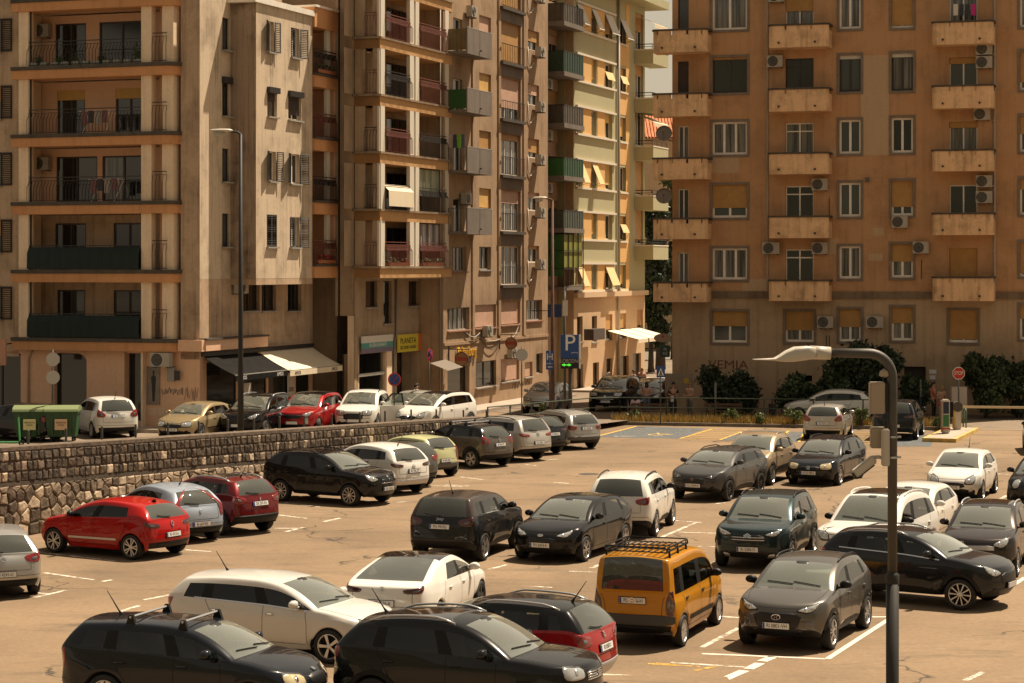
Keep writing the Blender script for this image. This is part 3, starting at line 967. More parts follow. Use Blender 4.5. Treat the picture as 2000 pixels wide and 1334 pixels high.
 if lk.get('bars'):
  for s in lk['bars']:
   y = hw * g['rail'] * 0.98
   b = MB(); b.tube([roofpt(s, -y, 0.12), roofpt(s, y, 0.12)], 0.02, 6)
   o = b.build('roof_bar', M_SILVER, root)
   for sd in (1, -1):
    b = MB(); p = roofpt(s, y * sd * 0.93, 0)
    b.prism([(p.x - 0.09, p.z - 0.03), (p.x + 0.09, p.z - 0.03), (p.x + 0.03, p.z + 0.13), (p.x - 0.03, p.z + 0.13)], p.y - 0.03, p.y + 0.03, 'y')
    b.build('bar_foot', M_BLACK, o)
 if lk.get('rack'):
  b = MB(); s0, s1 = lk['rack']; y = hw * g['rail'] * 0.84; zt = H + 0.06
  for sd in (1, -1):
   b.bar((X(s0), y * sd, zt), (X(s1), y * sd, zt), 0.03)
   b.tube([(X(s0), y * sd, zt), (X(s0 + 0.05), y * sd, zt + 0.075), (X(s1 - 0.05), y * sd, zt + 0.075), (X(s1), y * sd, zt)], 0.014, 6)
   for q in (0.1, 0.5, 0.9):
    s = s0 + (s1 - s0) * q
    b.bar((X(s), y * sd, zt), (X(s), y * sd * 1.02, H - 0.07), 0.035); b.bar((X(s), y * sd, zt), (X(s), y * sd, zt + 0.075), 0.016)
  n = 11
  for t in range(n):
   yy = -y + 2 * y * t / (n - 1); b.bar((X(s0), yy, zt), (X(s1), yy, zt), 0.022, 0.014)
  for t in range(4):
   s = s0 + (s1 - s0) * t / 3; b.bar((X(s), -y, zt - 0.015), (X(s), y, zt - 0.015), 0.03, 0.02)
  for s in (s0, s1): b.tube([(X(s), -y, zt), (X(s), -y * 0.95, zt + 0.075), (X(s), y * 0.95, zt + 0.075), (X(s), y, zt)], 0.014, 6)
  b.build('roof_rack', M_BLACK, root)
 if lk.get('antenna'):
  s = lk['antenna']; p = roofpt(s, 0)
  b = MB(); b.tube([p, p + Vector((-0.05, 0, 0.06)), p + Vector((-0.26, 0, 0.36))], [0.03, 0.012, 0.005], 6)
  b.build('antenna', M_BLACK, root)
 if lk.get('fin'):
  p = roofpt(g['se'] - 0.15, 0)
  b = MB(); b.prism([(p.x - 0.09, p.z - 0.02), (p.x + 0.10, p.z - 0.02), (p.x - 0.03, p.z + 0.06), (p.x - 0.08, p.z + 0.06)], -0.022, 0.022, 'y')
  b.build('antenna_fin', lk.get('finm', pm), root)
 if lk.get('sunroof'):
  s0, s1 = lk['sunroof']
  q = [(s0, -.62), (s1, -.62), (s1, .62), (s0, .62)]
  patch(bvh, lambda a, c: (Vector((X(a), c, 5)), Vector((0, 0, -1))), [(a, c * hw) for (a, c) in q], mat('roof_glass', (0.012, 0.012, 0.013), 0.06, coat=1.0), 'glass_roof', root, 0.004, 0.12, False)
 # interior
 if lk.get('interior', True):
  li = lk.get('lightseat', False)
  b = MB(); b.box(X(g['sg'] - 0.15), X(g['sc'] - 0.1), -hw * 0.86, hw * 0.86, zs + 0.04, zs + 0.10); b.build('cabin_floor', M_DASH, root)
  b = MB(); bevbox(b, 0.62, hw * 1.62, 0.22, (X(g['sc'] + 0.22), 0, g['zh1'] - 0.13), 0.06, 0.06); b.build('dashboard', M_DASH, root, smooth=True)
  seatz = zs + 0.04 + (H - 1.45) * 0.45
  for y in (0.36, -0.36):
   link('front_seat', seat_mesh(li, False), root, (X(g['sB'] - 0.10), y, seatz))
  if not lk.get('norear'): link('rear_seat', seat_mesh(li, True), root, (X(g['sC'] - 0.30), 0, seatz - 0.03))
  link('steering_wheel', steer_mesh(), root, (X(g['sc'] + 0.68), 0.36, g['zh1'] - 0.06), (0, R(-25), 0))
  if lk.get('shade'):
   pts = [(hw * a, t) for a in (-0.78, -0.4, 0, 0.4, 0.78) for t in (0.06, 0.45, 0.90)]
   b = MB()
   for a in range(4):
    for t in range(2):
     q = []
     for (i, j) in ((a, t), (a + 1, t), (a + 1, t + 1), (a, t + 1)):
      y, tt = pts[i * 3 + j]
      s = g['sc'] + 0.12 + (g['sr'] - g['sc']) * tt * 0.95 - 0.10 * (1 - (y / hw) ** 2) + 0.02 * ((i + j) % 2)
      q.append((X(s), y * (1 - 0.18 * tt), g['zh1'] - 0.04 + (H - 0.10 - g['zh1']) * tt))
     b.face(q)
   b.build('sunshade', mat('sunshade_foil', (0.78, 0.82, 0.76), 0.35, 0.2), root)
 return root
def badge(parent, kind, p, n):
 n = Vector((n.x, n.y * 0.2, n.z)).normalized()
 xv = Vector((0, 0, 1)).cross(n).normalized(); up = n.cross(xv)
 if up.z < 0: up = -up
 mt = Matrix((xv, up, n)).transposed().to_4x4(); mt.translation = p + n * 0.012
 b = MB(); m = M_CHROME
 def ring(rx, ry, w=0.010, seg=20):
  b.tube([(rx * math.cos(2 * math.pi * i / seg), ry * math.sin(2 * math.pi * i / seg), 0.004) for i in range(seg + 1)], w / 2, 5, cap=False)
 if kind == 'ovalH':
  ring(0.085, 0.05, 0.014); b.bar((-0.03, -0.04, 0.004), (-0.018, 0.04, 0.004), 0.014); b.bar((0.018, -0.04, 0.004), (0.03, 0.04, 0.004), 0.014); b.bar((-0.025, -0.01, 0.004), (0.025, 0.012, 0.004), 0.012)
 elif kind == 'circleW':
  ring(0.06, 0.06, 0.011)
  for s in (-1, 1):
   b.bar((s * 0.035, 0.035, 0.004), (s * 0.018, -0.045, 0.004), 0.010); b.bar((s * 0.018, -0.045, 0.004), (0, -0.005, 0.004), 0.010); b.bar((0, 0.005, 0.004), (s * 0.02, 0.05, 0.004), 0.010)
 elif kind == 'chevrons':
  for dz in (0.0, -0.045):
   b.bar((-0.09, -0.03 + dz, 0.004), (0, 0.03 + dz, 0.004), 0.022); b.bar((0.09, -0.03 + dz, 0.004), (0, 0.03 + dz, 0.004), 0.022)
 elif kind == 'oval':
  b.lathe([(0.001, 0.008), (0.07, 0.008), (0.078, 0.0)], 20); b.v = [(x, y * 0.5, z) for (x, y, z) in b.v]
 elif kind == 'diamond':
  for (a, c) in (((0, 0.075), (0.045, 0)), ((0.045, 0), (0, -0.075)), ((0, -0.075), (-0.045, 0)), ((-0.045, 0), (0, 0.075))): b.bar((*a, 0.004), (*c, 0.004), 0.018)
 elif kind == 'bolt':
  ring(0.06, 0.06, 0.012); b.bar((-0.075, 0.012, 0.004), (0.02, 0.012, 0.004), 0.012); b.bar((-0.02, -0.012, 0.004), (0.075, -0.012, 0.004), 0.012)
 elif kind == 'disc':
  b.lathe([(0.001, 0.010), (0.04, 0.008), (0.046, 0.0)], 18)
 elif kind == 'lion':
  b.bar((-0.02, -0.045, 0.004), (0.01, 0.05, 0.004), 0.02); b.bar((0.0, 0.0, 0.004), (0.04, 0.03, 0.004), 0.012); b.bar((-0.01, -0.02, 0.004), (0.03, -0.045, 0.004), 0.012)
 elif kind == 'tee':
  b.bar((0, -0.05, 0.004), (0, 0.035, 0.004), 0.02); b.bar((-0.04, 0.04, 0.004), (0.04, 0.04, 0.004), 0.014)
 elif kind == 'ess':
  b.bar((-0.04, 0.04, 0.004), (0.04, 0.04, 0.004), 0.016); b.bar((-0.04, 0.04, 0.004), (0.04, -0.0, 0.004), 0.016); b.bar((-0.04, 0.0, 0.004), (0.04, -0.04, 0.004), 0.016); b.bar((-0.04, -0.04, 0.004), (0.04, -0.04, 0.004), 0.016)
 elif kind == 'vee':
  m = mat('badge_copper', (0.35, 0.13, 0.06), 0.3, 0.9)
  b.bar((-0.05, 0.03, 0.004), (0, -0.03, 0.004), 0.018); b.bar((0.05, 0.03, 0.004), (0, -0.03, 0.004), 0.018); b.bar((-0.03, 0.05, 0.004), (0, 0.02, 0.004), 0.014); b.bar((0.03, 0.05, 0.004), (0, 0.02, 0.004), 0.014)
 if kind.startswith('txt:'):
  o = link('badge', text_mesh(kind[4:], 0.11, m, 0.004), parent)
 else:
  o = b.build('badge', m, parent)
 o.matrix_local = mt
 return o
# ------------------------------------------------------------------ facades
def wall_mat(name, col, stain=0.35, streak=0.3, dark=(0.35, 0.33, 0.30), scale=0.5, bump=0.25):
 if name in MATS: return MATS[name]
 m = bpy.data.materials.new(name); m.use_nodes = True; nt = m.node_tree
 b = nt.nodes['Principled BSDF']; b.inputs['Roughness'].default_value = 0.88; b.inputs['Specular IOR Level'].default_value = 0.2
 tc = nt.nodes.new('ShaderNodeTexCoord')
 def noise_(sc, det, vec_scale=None, rough=0.6):
  n = nt.nodes.new('ShaderNodeTexNoise'); n.inputs['Scale'].default_value = sc; n.inputs['Detail'].default_value = det; n.inputs['Roughness'].default_value = rough
  if vec_scale:
   mp = nt.nodes.new('ShaderNodeMapping'); mp.inputs['Scale'].default_value = vec_scale
   nt.links.new(tc.outputs['Object'], mp.inputs[0]); nt.links.new(mp.outputs[0], n.inputs['Vector'])
  else: nt.links.new(tc.outputs['Object'], n.inputs['Vector'])
  return n
 def rng(n, a, b_, c, d):
  r = nt.nodes.new('ShaderNodeMapRange'); r.clamp = True
  for i, v in enumerate((a, b_, c, d)): r.inputs[i + 1].default_value = v
  nt.links.new(n.outputs[0], r.inputs[0]); return r
 def mul(a, bb):
  x = nt.nodes.new('ShaderNodeMath'); x.operation = 'MULTIPLY'; nt.links.new(a.outputs[0], x.inputs[0]); nt.links.new(bb.outputs[0], x.inputs[1]); return x
 patch_ = rng(noise_(scale, 9, None, 0.68), 0.47, 0.66, 0, stain)
 strk = rng(noise_(1.0, 7, (4.2, 4.2, 0.22), 0.66), 0.50, 0.70, 0, streak)
 fine = rng(noise_(9.0, 8, None, 0.7), 0.25, 0.75, 0.90, 1.10)
 ad = nt.nodes.new('ShaderNodeMath'); ad.operation = 'ADD'; ad.use_clamp = True
 nt.links.new(patch_.outputs[0], ad.inputs[0]); nt.links.new(strk.outputs[0], ad.inputs[1])
 mx = nt.nodes.new('ShaderNodeMix'); mx.data_type = 'RGBA'
 mx.inputs[6].default_value = (*col, 1); mx.inputs[7].default_value = (col[0] * dark[0], col[1] * dark[1], col[2] * dark[2], 1)
 nt.links.new(ad.outputs[0], mx.inputs[0])
 m2 = nt.nodes.new('ShaderNodeMix'); m2.data_type = 'RGBA'; m2.blend_type = 'MULTIPLY'; m2.inputs[0].default_value = 1
 nt.links.new(mx.outputs[2], m2.inputs[6]); nt.links.new(fine.outputs[0], m2.inputs[7])
 nt.links.new(m2.outputs[2], b.inputs['Base Color'])
 if bump:
  n = noise_(26.0, 5); bp = nt.nodes.new('ShaderNodeBump'); bp.inputs['Strength'].default_value = bump; bp.inputs['Distance'].default_value = 0.03
  nt.links.new(n.outputs[0], bp.inputs['Height']); nt.links.new(bp.outputs[0], b.inputs['Normal'])
 MATS[name] = m
 return m
def ridged_mat(name, col, period=0.055, axis='Z', rough=0.6, depth=0.5, metal=0.0):
 """roller blind / corrugated sheet: fine parallel ridges"""
 if name in MATS: return MATS[name]
 m = mat(name, col, rough, metal, var=0.12, scale=2.5)
 nt = m.node_tree; b = nt.nodes['Principled BSDF']
 tc = nt.nodes.new('ShaderNodeTexCoord'); w = nt.nodes.new('ShaderNodeTexWave')
 w.bands_direction = axis; w.inputs['Scale'].default_value = 0.314 / period; w.inputs['Distortion'].default_value = 0
 nt.links.new(tc.outputs['Object'], w.inputs['Vector'])
 bp = nt.nodes.new('ShaderNodeBump'); bp.inputs['Strength'].default_value = depth; bp.inputs['Distance'].default_value = 0.02
 nt.links.new(w.outputs[0], bp.inputs['Height']); nt.links.new(bp.outputs[0], b.inputs['Normal'])
 return m
M_FRW = mat('frame_white', (0.80, 0.74, 0.66), 0.5, var=0.1)
M_FRB = mat('frame_brown', (0.05, 0.03, 0.02), 0.5)
M_FRD = mat('frame_dark', (0.03, 0.028, 0.026), 0.5)
M_FRG = mat('frame_grey', (0.30, 0.28, 0.25), 0.7, var=0.15)
M_BL_OCH = ridged_mat('blind_ochre', (0.44, 0.235, 0.07), 0.05)
M_BL_PINK = ridged_mat('blind_pink', (0.55, 0.34, 0.24), 0.05)
M_BL_DK = ridged_mat('blind_dark', (0.05, 0.035, 0.03), 0.05)
M_BL_WH = ridged_mat('blind_white', (0.62, 0.58, 0.52), 0.05)
M_BL_YEL = ridged_mat('blind_yellow', (0.62, 0.38, 0.12), 0.05)
M_SHUT = ridged_mat('shutter_brown', (0.016, 0.010, 0.008), 0.07, depth=1.0)
M_DARKIN = mat('dark_interior', (0.006, 0.006, 0.006), 0.9)
M_IRON = mat('wrought_iron', (0.018, 0.014, 0.013), 0.55)
M_IRONR = mat('red_oxide_iron', (0.16, 0.045, 0.03), 0.6, var=0.2)
M_IRONG = mat('grey_iron', (0.10, 0.095, 0.09), 0.6)
M_ACW = mat('ac_casing', (0.38, 0.34, 0.28), 0.5, var=0.12, scale=4)
M_WIRE = mat('cable_black', (0.02, 0.02, 0.02), 0.6)
M_WIREW = mat('cable_white', (0.5, 0.48, 0.44), 0.6)
def pane_mat(i):
 n = 'window_pane_%d' % i
 if n in MATS: return MATS[n]
 base = [(0.012, 0.013, 0.013), (0.03, 0.032, 0.03), (0.16, 0.15, 0.13), (0.05, 0.06, 0.06)][i]
 m = mat(n, base, 0.06, 0.0, 0.8)
 if i == 2:      # net curtain close behind the glass: soft vertical folds
  nt = m.node_tree; b = nt.nodes['Principled BSDF']; tc = nt.nodes.new('ShaderNodeTexCoord')
  mp = nt.nodes.new('ShaderNodeMapping'); mp.inputs['Scale'].default_value = (9, 9, 0.35)
  nz = nt.nodes.new('ShaderNodeTexNoise'); nz.inputs['Scale'].default_value = 1.0; nz.inputs['Detail'].default_value = 3
  cr = nt.nodes.new('ShaderNodeValToRGB'); cr.color_ramp.elements[0].position = 0.35; cr.color_ramp.elements[1].position = 0.7
  cr.color_ramp.elements[0].color = (0.02, 0.02, 0.019, 1); cr.color_ramp.elements[1].color = (0.22, 0.20, 0.17, 1)
  nt.links.new(tc.outputs['Object'], mp.inputs[0]); nt.links.new(mp.outputs[0], nz.inputs['Vector']); nt.links.new(nz.outputs[0], cr.inputs[0]); nt.links.new(cr.outputs[0], b.inputs['Base Color'])
 return m
class Fac:
 def __init__(s, root, P0, ang, off=0.0):
  s.root = root; s.a = ang; s.d = (math.cos(ang), math.sin(ang)); s.n = (math.sin(ang), -math.cos(ang))
  s.P = (P0[0] + s.n[0] * off, P0[1] + s.n[1] * off); s.op = []
 def shifted(s, off):
  return Fac(s.root, s.P, s.a, off)
 def t(s, px):
  k = (px - 1000.0) / FPX
  return (k * s.P[1] - s.P[0]) / (s.d[0] - k * s.d[1])
 def z(s, px, py):
  Y = s.P[1] + s.d[1] * s.t(px)
  return CAMH - (py - HZ) * Y / FPX
 def rect(s, x0, x1, y0, y1):
  xm = (x0 + x1) / 2.0
  return s.t(x0), s.t(x1), s.z(xm, y1), s.z(xm, y0)
 def w(s, t, off, z):
  return (s.P[0] + s.d[0] * t + s.n[0] * off, s.P[1] + s.d[1] * t + s.n[1] * off, z)
 def put(s, mb, name, m, parent=None, **k):
  if parent is None or parent is s.root:
   r = s.root.location
   return mb.build(name, m, s.root, (s.P[0] - r[0], s.P[1] - r[1], -r[2]), (0, 0, s.a), **k)
  return mb.build(name, m, parent, **k)
 def box(s, t0, t1, o0, o1, z0, z1, name, m, parent=None):
  """o = distance out from the wall plane"""
  b = MB(); b.box(t0, t1, -o1, -o0, z0, z1)
  return s.put(b, name, m, parent)
 def wall(s, t0, t1, z0, z1, m, name='wall', reveal=0.22, back=True, ops=None):
  ops = [o for o in (s.op if ops is None else ops)]
  ts = sorted({round(t0, 4), round(t1, 4), *[round(min(max(q, t0), t1), 4) for o in ops for q in o[:2]]})
  zs_ = sorted({round(z0, 4), round(z1, 4), *[round(min(max(q, z0), z1), 4) for o in ops for q in o[2:4]]})
  idx = {}; b = MB()
  def vi(t, z):
   if (t, z) not in idx: idx[t, z] = len(b.v); b.v.append((t, 0.0, z))
   return idx[t, z]
  for i in range(len(ts) - 1):
   for j in range(len(zs_) - 1):
    tm, zm = (ts[i] + ts[i + 1]) / 2, (zs_[j] + zs_[j + 1]) / 2
    if any(o[0] - 1e-4 < tm < o[1] + 1e-4 and o[2] - 1e-4 < zm < o[3] + 1e-4 for o in ops): continue
    b.f.append((vi(ts[i], zs_[j]), vi(ts[i + 1], zs_[j]), vi(ts[i + 1], zs_[j + 1]), vi(ts[i], zs_[j + 1]))); b.mi.append(0)
  for o in ops:
   a0, a1, c0, c1 = o[:4]; r = o[4] if len(o) > 4 else reveal
   for (p, q) in (((a0, c0), (a0, c1)), ((a0, c1), (a1, c1)), ((a1, c1), (a1, c0)), ((a1, c0), (a0, c0))):
    b.quad((p[0], 0, p[1]), (q[0], 0, q[1]), (q[0], r, q[1]), (p[0], r, p[1]))
  return s.put(b, name, m, fix=False)
_PANE_RND = random.Random(5)
def window(f, t0, t1, z0, z1, panes=2, fm=None, blind=0.0, bm=None, pane=None, reveal=0.22, sill=0.0, sillm=None, surround=0.0, surm=None, transom=0.0, name='window', fw=0.055, openit=True, box=None):
 """a frame with its panes, optionally a roller blind let down over the top part"""
 fm = fm or M_FRW
 if openit: f.op.append((t0, t1, z0, z1, reveal))
 y0 = reveal - 0.07
 b = MB()
 b.box(t0, t1, y0, y0 + 0.06, z0, z0 + fw * 1.2); b.box(t0, t1, y0, y0 + 0.06, z1 - fw, z1)
 for q in (t0, t1 - fw): b.box(q, q + fw, y0 + 0.001, y0 + 0.059, z0 + fw * 1.2, z1 - fw)
 for k in range(1, panes):
  c = t0 + (t1 - t0) * k / panes; b.box(c - fw * 0.6, c + fw * 0.6, y0 - 0.006, y0 + 0.054, z0 + fw * 1.2, z1 - fw)
 if transom: b.box(t0 + fw, t1 - fw, y0 - 0.004, y0 + 0.05, z1 - transom - fw / 2, z1 - transom + fw / 2)
 w = f.put(b, name, fm)
 for k in range(panes):
  a = t0 + (t1 - t0) * k / panes + 0.01; c = t0 + (t1 - t0) * (k + 1) / panes - 0.01
  p = MB(); p.quad((a, y0 + 0.035, z0 + 0.01), (c, y0 + 0.035, z0 + 0.01), (c, y0 + 0.035, z1 - 0.01), (a, y0 + 0.035, z1 - 0.01))
  pi = pane if pane is not None else _PANE_RND.choice((0, 0, 1, 2, 2, 3))
  f.put(p, 'pane', pane_mat(pi), w, fix=False)
 if blind > 0:
  p = MB(); p.box(t0 + 0.015, t1 - 0.015, y0 - 0.045, y0 - 0.02, z1 - (z1 - z0) * blind, z1 - 0.004)
  f.put(p, 'blind', bm or M_BL_OCH, w)
 if box: f.put(_boxmb(t0 - 0.04, t1 + 0.04, -0.16, 0.02, z1 - 0.05, z1 + 0.20), 'blind_box', box, w)
 if sill:
  p = MB(); p.box(t0 - 0.06, t1 + 0.06, -sill, 0.05, z0 - 0.07, z0 - 0.003); f.put(p, 'sill', sillm or M_FRG, w)
 if surround:
  s_ = surround; p = MB()
  p.box(t0 - s_, t0 - 0.003, -0.035, 0.02, z0 - s_, z1 + s_); p.box(t1 + 0.003, t1 + s_, -0.035, 0.02, z0 - s_, z1 + s_)
  p.box(t0 - 0.003, t1 + 0.003, -0.033, 0.02, z1 + 0.003, z1 + s_); p.box(t0 - 0.003, t1 + 0.003, -0.05, 0.02, z0 - s_, z0 - 0.003)
  f.put(p, 'surround', surm or M_FRG, w)
 return w
def _boxmb(x0, x1, y0, y1, z0, z1):
 b = MB(); b.box(x0, x1, y0, y1, z0, z1); return b
def shutter(f, t0, t1, z0, z1, out, parent, ang=0.0, hinge='l', m=None):
 """louvred leaf; real slats"""
 b = MB(); w = t1 - t0; n = max(6, int((z1 - z0) / 0.085))
 b.box(0, 0.05, -0.02, 0.02, 0, z1 - z0); b.box(w - 0.05, w, -0.02, 0.02, 0, z1 - z0); b.box(0.05, w - 0.05, -0.019, 0.019, 0, 0.06); b.box(0.05, w - 0.05, -0.019, 0.019, z1 - z0 - 0.06, z1 - z0)
 for k in range(n):
  z = 0.06 + (z1 - z0 - 0.12) * (k + 0.5) / n
  b.bar((0.05, 0, z), (w - 0.05, 0, z), 0.045, 0.010, up=(0, 0.6, 1))
 if hinge == 'r': b.v = [(x - w, y, z) for (x, y, z) in b.v]
 o = f.put(b, 'shutter', m or M_SHUT, parent, fix=False)
 o.location = ((t0 if hinge == 'l' else t1), -out, z0); o.rotation_euler = (0, 0, ang)
 return o
def ac_unit(f, t, z, w=0.80, h=0.56, dpt=0.30, out=0.12, parent=None, fanside=-1, facing='front'):
 b = MB(); y1 = -out; y0 = -out - dpt
 b.box(t - w / 2, t + w / 2, y0, y1, z, z + h)
 o = f.put(b, 'air_conditioner', M_ACW, parent)
 c = t + fanside * w * 0.14
 p = MB(); p.lathe([(0.001, y0 - 0.004), (h * 0.40, y0 - 0.004), (h * 0.43, y0 - 0.012), (h * 0.45, y0 - 0.002)], 18, c=(c, 0, z + h / 2), axis='y'); f.put(p, 'fan_opening', M_GRILLE, o)
 p = MB()
 for k in range(5):
  r = h * (0.08 + 0.075 * k); p.tube([(c + r * math.cos(2 * math.pi * q / 14), y0 - 0.014, z + h / 2 + r * math.sin(2 * math.pi * q / 14)) for q in range(15)], 0.005, 4, cap=False)
 f.put(p, 'fan_grille', M_ACW, o, fix=False)
 p = MB(); p.box(t - w * 0.38, t - w * 0.32, y0 + 0.02, 0.0, z - 0.05, z - 0.004); p.box(t + w * 0.32, t + w * 0.38, y0 + 0.02, 0.0, z - 0.05, z - 0.004); f.put(p, 'bracket', M_IRONG, o)
 return o
def railing(f, t0, t1, z0, h, out, m, name='railing', bars=0.12, bulge=0.0, lattice=False, parent=None, top2=0.0):
 b = MB()
 b.bar((t0, -out, z0 + h), (t1, -out, z0 + h), 0.05, 0.035); b.bar((t0, -out, z0 + 0.06), (t1, -out, z0 + 0.06), 0.03, 0.025)
 if top2: b.bar((t0, -out, z0 + h - top2), (t1, -out, z0 + h - top2), 0.03, 0.02)
 n = max(2, int(round((t1 - t0) / bars / 1.2)))
 for k in range(n + 1):
  t = t0 + (t1 - t0) * k / n
  if bulge:
   zt = z0 + h - top2
   pts = [(t, -out, zt), (t, -out - bulge * 0.15, zt - h * 0.12), (t, -out - bulge, zt - h * 0.26), (t, -out - bulge, z0 + 0.03)]
   for a, c in zip(pts[:-1], pts[1:]): b.bar(a, c, 0.018)
  else: b.bar((t, -out, z0 + 0.06), (t, -out, z0 + h), 0.018)
 if lattice:
  nl = int((t1 - t0) / 0.10); zl0, zl1 = z0 + h * 0.66, z0 + h * 0.90
  for k in range(nl):
   t = t0 + (t1 - t0) * k / nl; dt = (t1 - t0) / nl * 2
   if t + dt <= t1 + 1e-3: b.bar((t, -out - bulge * 0.6, zl0), (t + dt, -out - bulge * 0.2, zl1), 0.014); b.bar((t + dt, -out - bulge * 0.6, zl0), (t, -out - bulge * 0.2, zl1), 0.014)
 return f.put(b, name, m, parent, fix=False)
# ------------------------------------------------------------------ buildings. u runs along the side street, v across it
TH = R(20.0)
ANG_U = R(90.0) - TH          # direction angle of u (sin20, cos20)
ANG_V = -TH                   # direction angle of v (cos20, -sin20)
UU = (math.cos(ANG_U), math.sin(ANG_U)); VV = (math.cos(ANG_V), math.sin(ANG_V))
def along(P, d, s): return (P[0] + d[0] * s, P[1] + d[1] * s)
def hit_px(P, d, px):
 k = (px - 1000.0) / FPX
 return (k * P[1] - P[0]) / (d[0] - k * d[1])
def zpx(P, py): return CAMH - (py - HZ) * P[1] / FPX
def street_z(X, Y):
 return 0.45 if Y < 88 else max(0.0, 0.45 * (108 - Y) / 20.0)
W_A = wall_mat('render_cream', (0.60, 0.48, 0.35), 0.55, 0.55, (0.36, 0.36, 0.35))
W_AD = wall_mat('render_brown_cream', (0.50, 0.36, 0.245), 0.6, 0.6, (0.36, 0.35, 0.34))
W_AO = wall_mat('render_orange', (0.60, 0.30, 0.14), 0.22, 0.3, (0.5, 0.45, 0.42))
W_AP = wall_mat('render_peach', (0.74, 0.47, 0.31), 0.14, 0.15, (0.6, 0.55, 0.5))
W_PILL = wall_mat('pillar_cream', (0.82, 0.64, 0.46), 0.2, 0.3, (0.5, 0.45, 0.4))
W_B = wall_mat('render_taupe', (0.40, 0.295, 0.20), 0.5, 0.5, (0.42, 0.40, 0.38))
W_BO = ridged_mat('ribbed_ochre', (0.58, 0.33, 0.14), 0.12, 'X', 0.8, 0.9)
W_C = wall_mat('render_old_brown', (0.40, 0.275, 0.175), 0.55, 0.5, (0.45, 0.42, 0.40))
W_CONC = wall_mat('raw_concrete', (0.20, 0.17, 0.145), 0.45, 0.45, (0.5, 0.48, 0.46))
W_DG = wall_mat('render_sage', (0.43, 0.40, 0.25), 0.15, 0.22, (0.7, 0.68, 0.62))
W_DY = wall_mat('render_yellow', (0.68, 0.42, 0.17), 0.15, 0.2, (0.7, 0.65, 0.6))
W_DP = wall_mat('render_apricot', (0.56, 0.39, 0.24), 0.25, 0.25, (0.6, 0.55, 0.5))
W_E = wall_mat('render_terracotta', (0.50, 0.285, 0.15), 0.5, 0.38, (0.55, 0.53, 0.50))
W_EB = wall_mat('render_balcony', (0.80, 0.52, 0.30), 0.5, 0.55, (0.42, 0.40, 0.38), 1.2)
W_EL = wall_mat('render_sandstone', (0.46, 0.33, 0.215), 0.45, 0.5, (0.55, 0.53, 0.5))
M_SLABTOP = wall_mat('slab_edge', (0.10, 0.085, 0.07), 0.5, 0.5, (0.5, 0.5, 0.5), 2.0)
M_GREENT = ridged_mat('green_tarpaulin', (0.006, 0.016, 0.014), 0.16, 'X', 0.8, 0.7)
M_TILE = ridged_mat('roof_tiles', (0.50, 0.17, 0.07), 0.24, 'X', 0.8, 1.0)
# ============ A: balcony block on the left
PA = (-17.43 * 1.0, 91.5)
tA = {x: hit_px(PA, VV, x) for x in (-60, 35, 390)}
A_corner = along(PA, VV, tA[390])
rootA = empty('apartment_building', (A_corner[0], A_corner[1], 0.35))
tag(rootA, 'tall cream apartment block with orange banded loggias above the awninged shop', 'building')
AF = Fac(rootA, PA, ANG_V)
ZB = [3.72 + 2.9 * k for k in range(7)]        # underside of each balcony band
BT = 0.53
# left strip of wall with shuttered windows at the frame edge
fl = AF
tl0, tl1 = AF.t(-70), AF.t(37)
for k in range(5):
 zc_ = ZB[k] + BT + 0.75
 w_ = window(AF, AF.t(-42), AF.t(2), zc_, zc_ + 1.45, 2, M_FRB, sill=0.12, blind=(0.5 if k in (1, 3) else 0))
 shutter(AF, AF.t(3), AF.t(24), zc_, zc_ + 1.42, 0.05, w_, 0.0)
AF.wall(tl0, tl1, 3.4, 19.5, W_AD)
AF.op = []
# slabs, loggias
s0, s1 = AF.t(37), AF.t(353)
OUT = 0.55
loggia_back = AF.shifted(-1.45)
for k in range(6):
 b = MB(); rr_ = 0.5
 z0, z1 = ZB[k], ZB[k] + BT - 0.16
 poly = [(s0, 0.4), (s0, -OUT)] + [(s1 - rr_ + rr_ * math.sin(q * math.pi / 12), -OUT + rr_ - rr_ * math.cos(q * math.pi / 12)) for q in range(7)] + [(s1, 0.4)]
 b.prism(poly, z0, z1); o = AF.put(b, 'balcony_band', W_AO)
 b = MB(); poly2 = [(x + (0.06 if x > s1 - 0.6 else -0.04), y - 0.05) for (x, y) in poly]
 b.prism(poly2, z1 + 0.002, ZB[k] + BT); AF.put(b, 'slab_edge', M_SLABTOP, o)
 b = MB(); b.box(s0 + 0.02, s1 - 0.02, 0.41, 1.44, z0 + 0.05, z1); AF.put(b, 'floor_slab', W_AP, o)
px_ = lambda x: AF.t(x)
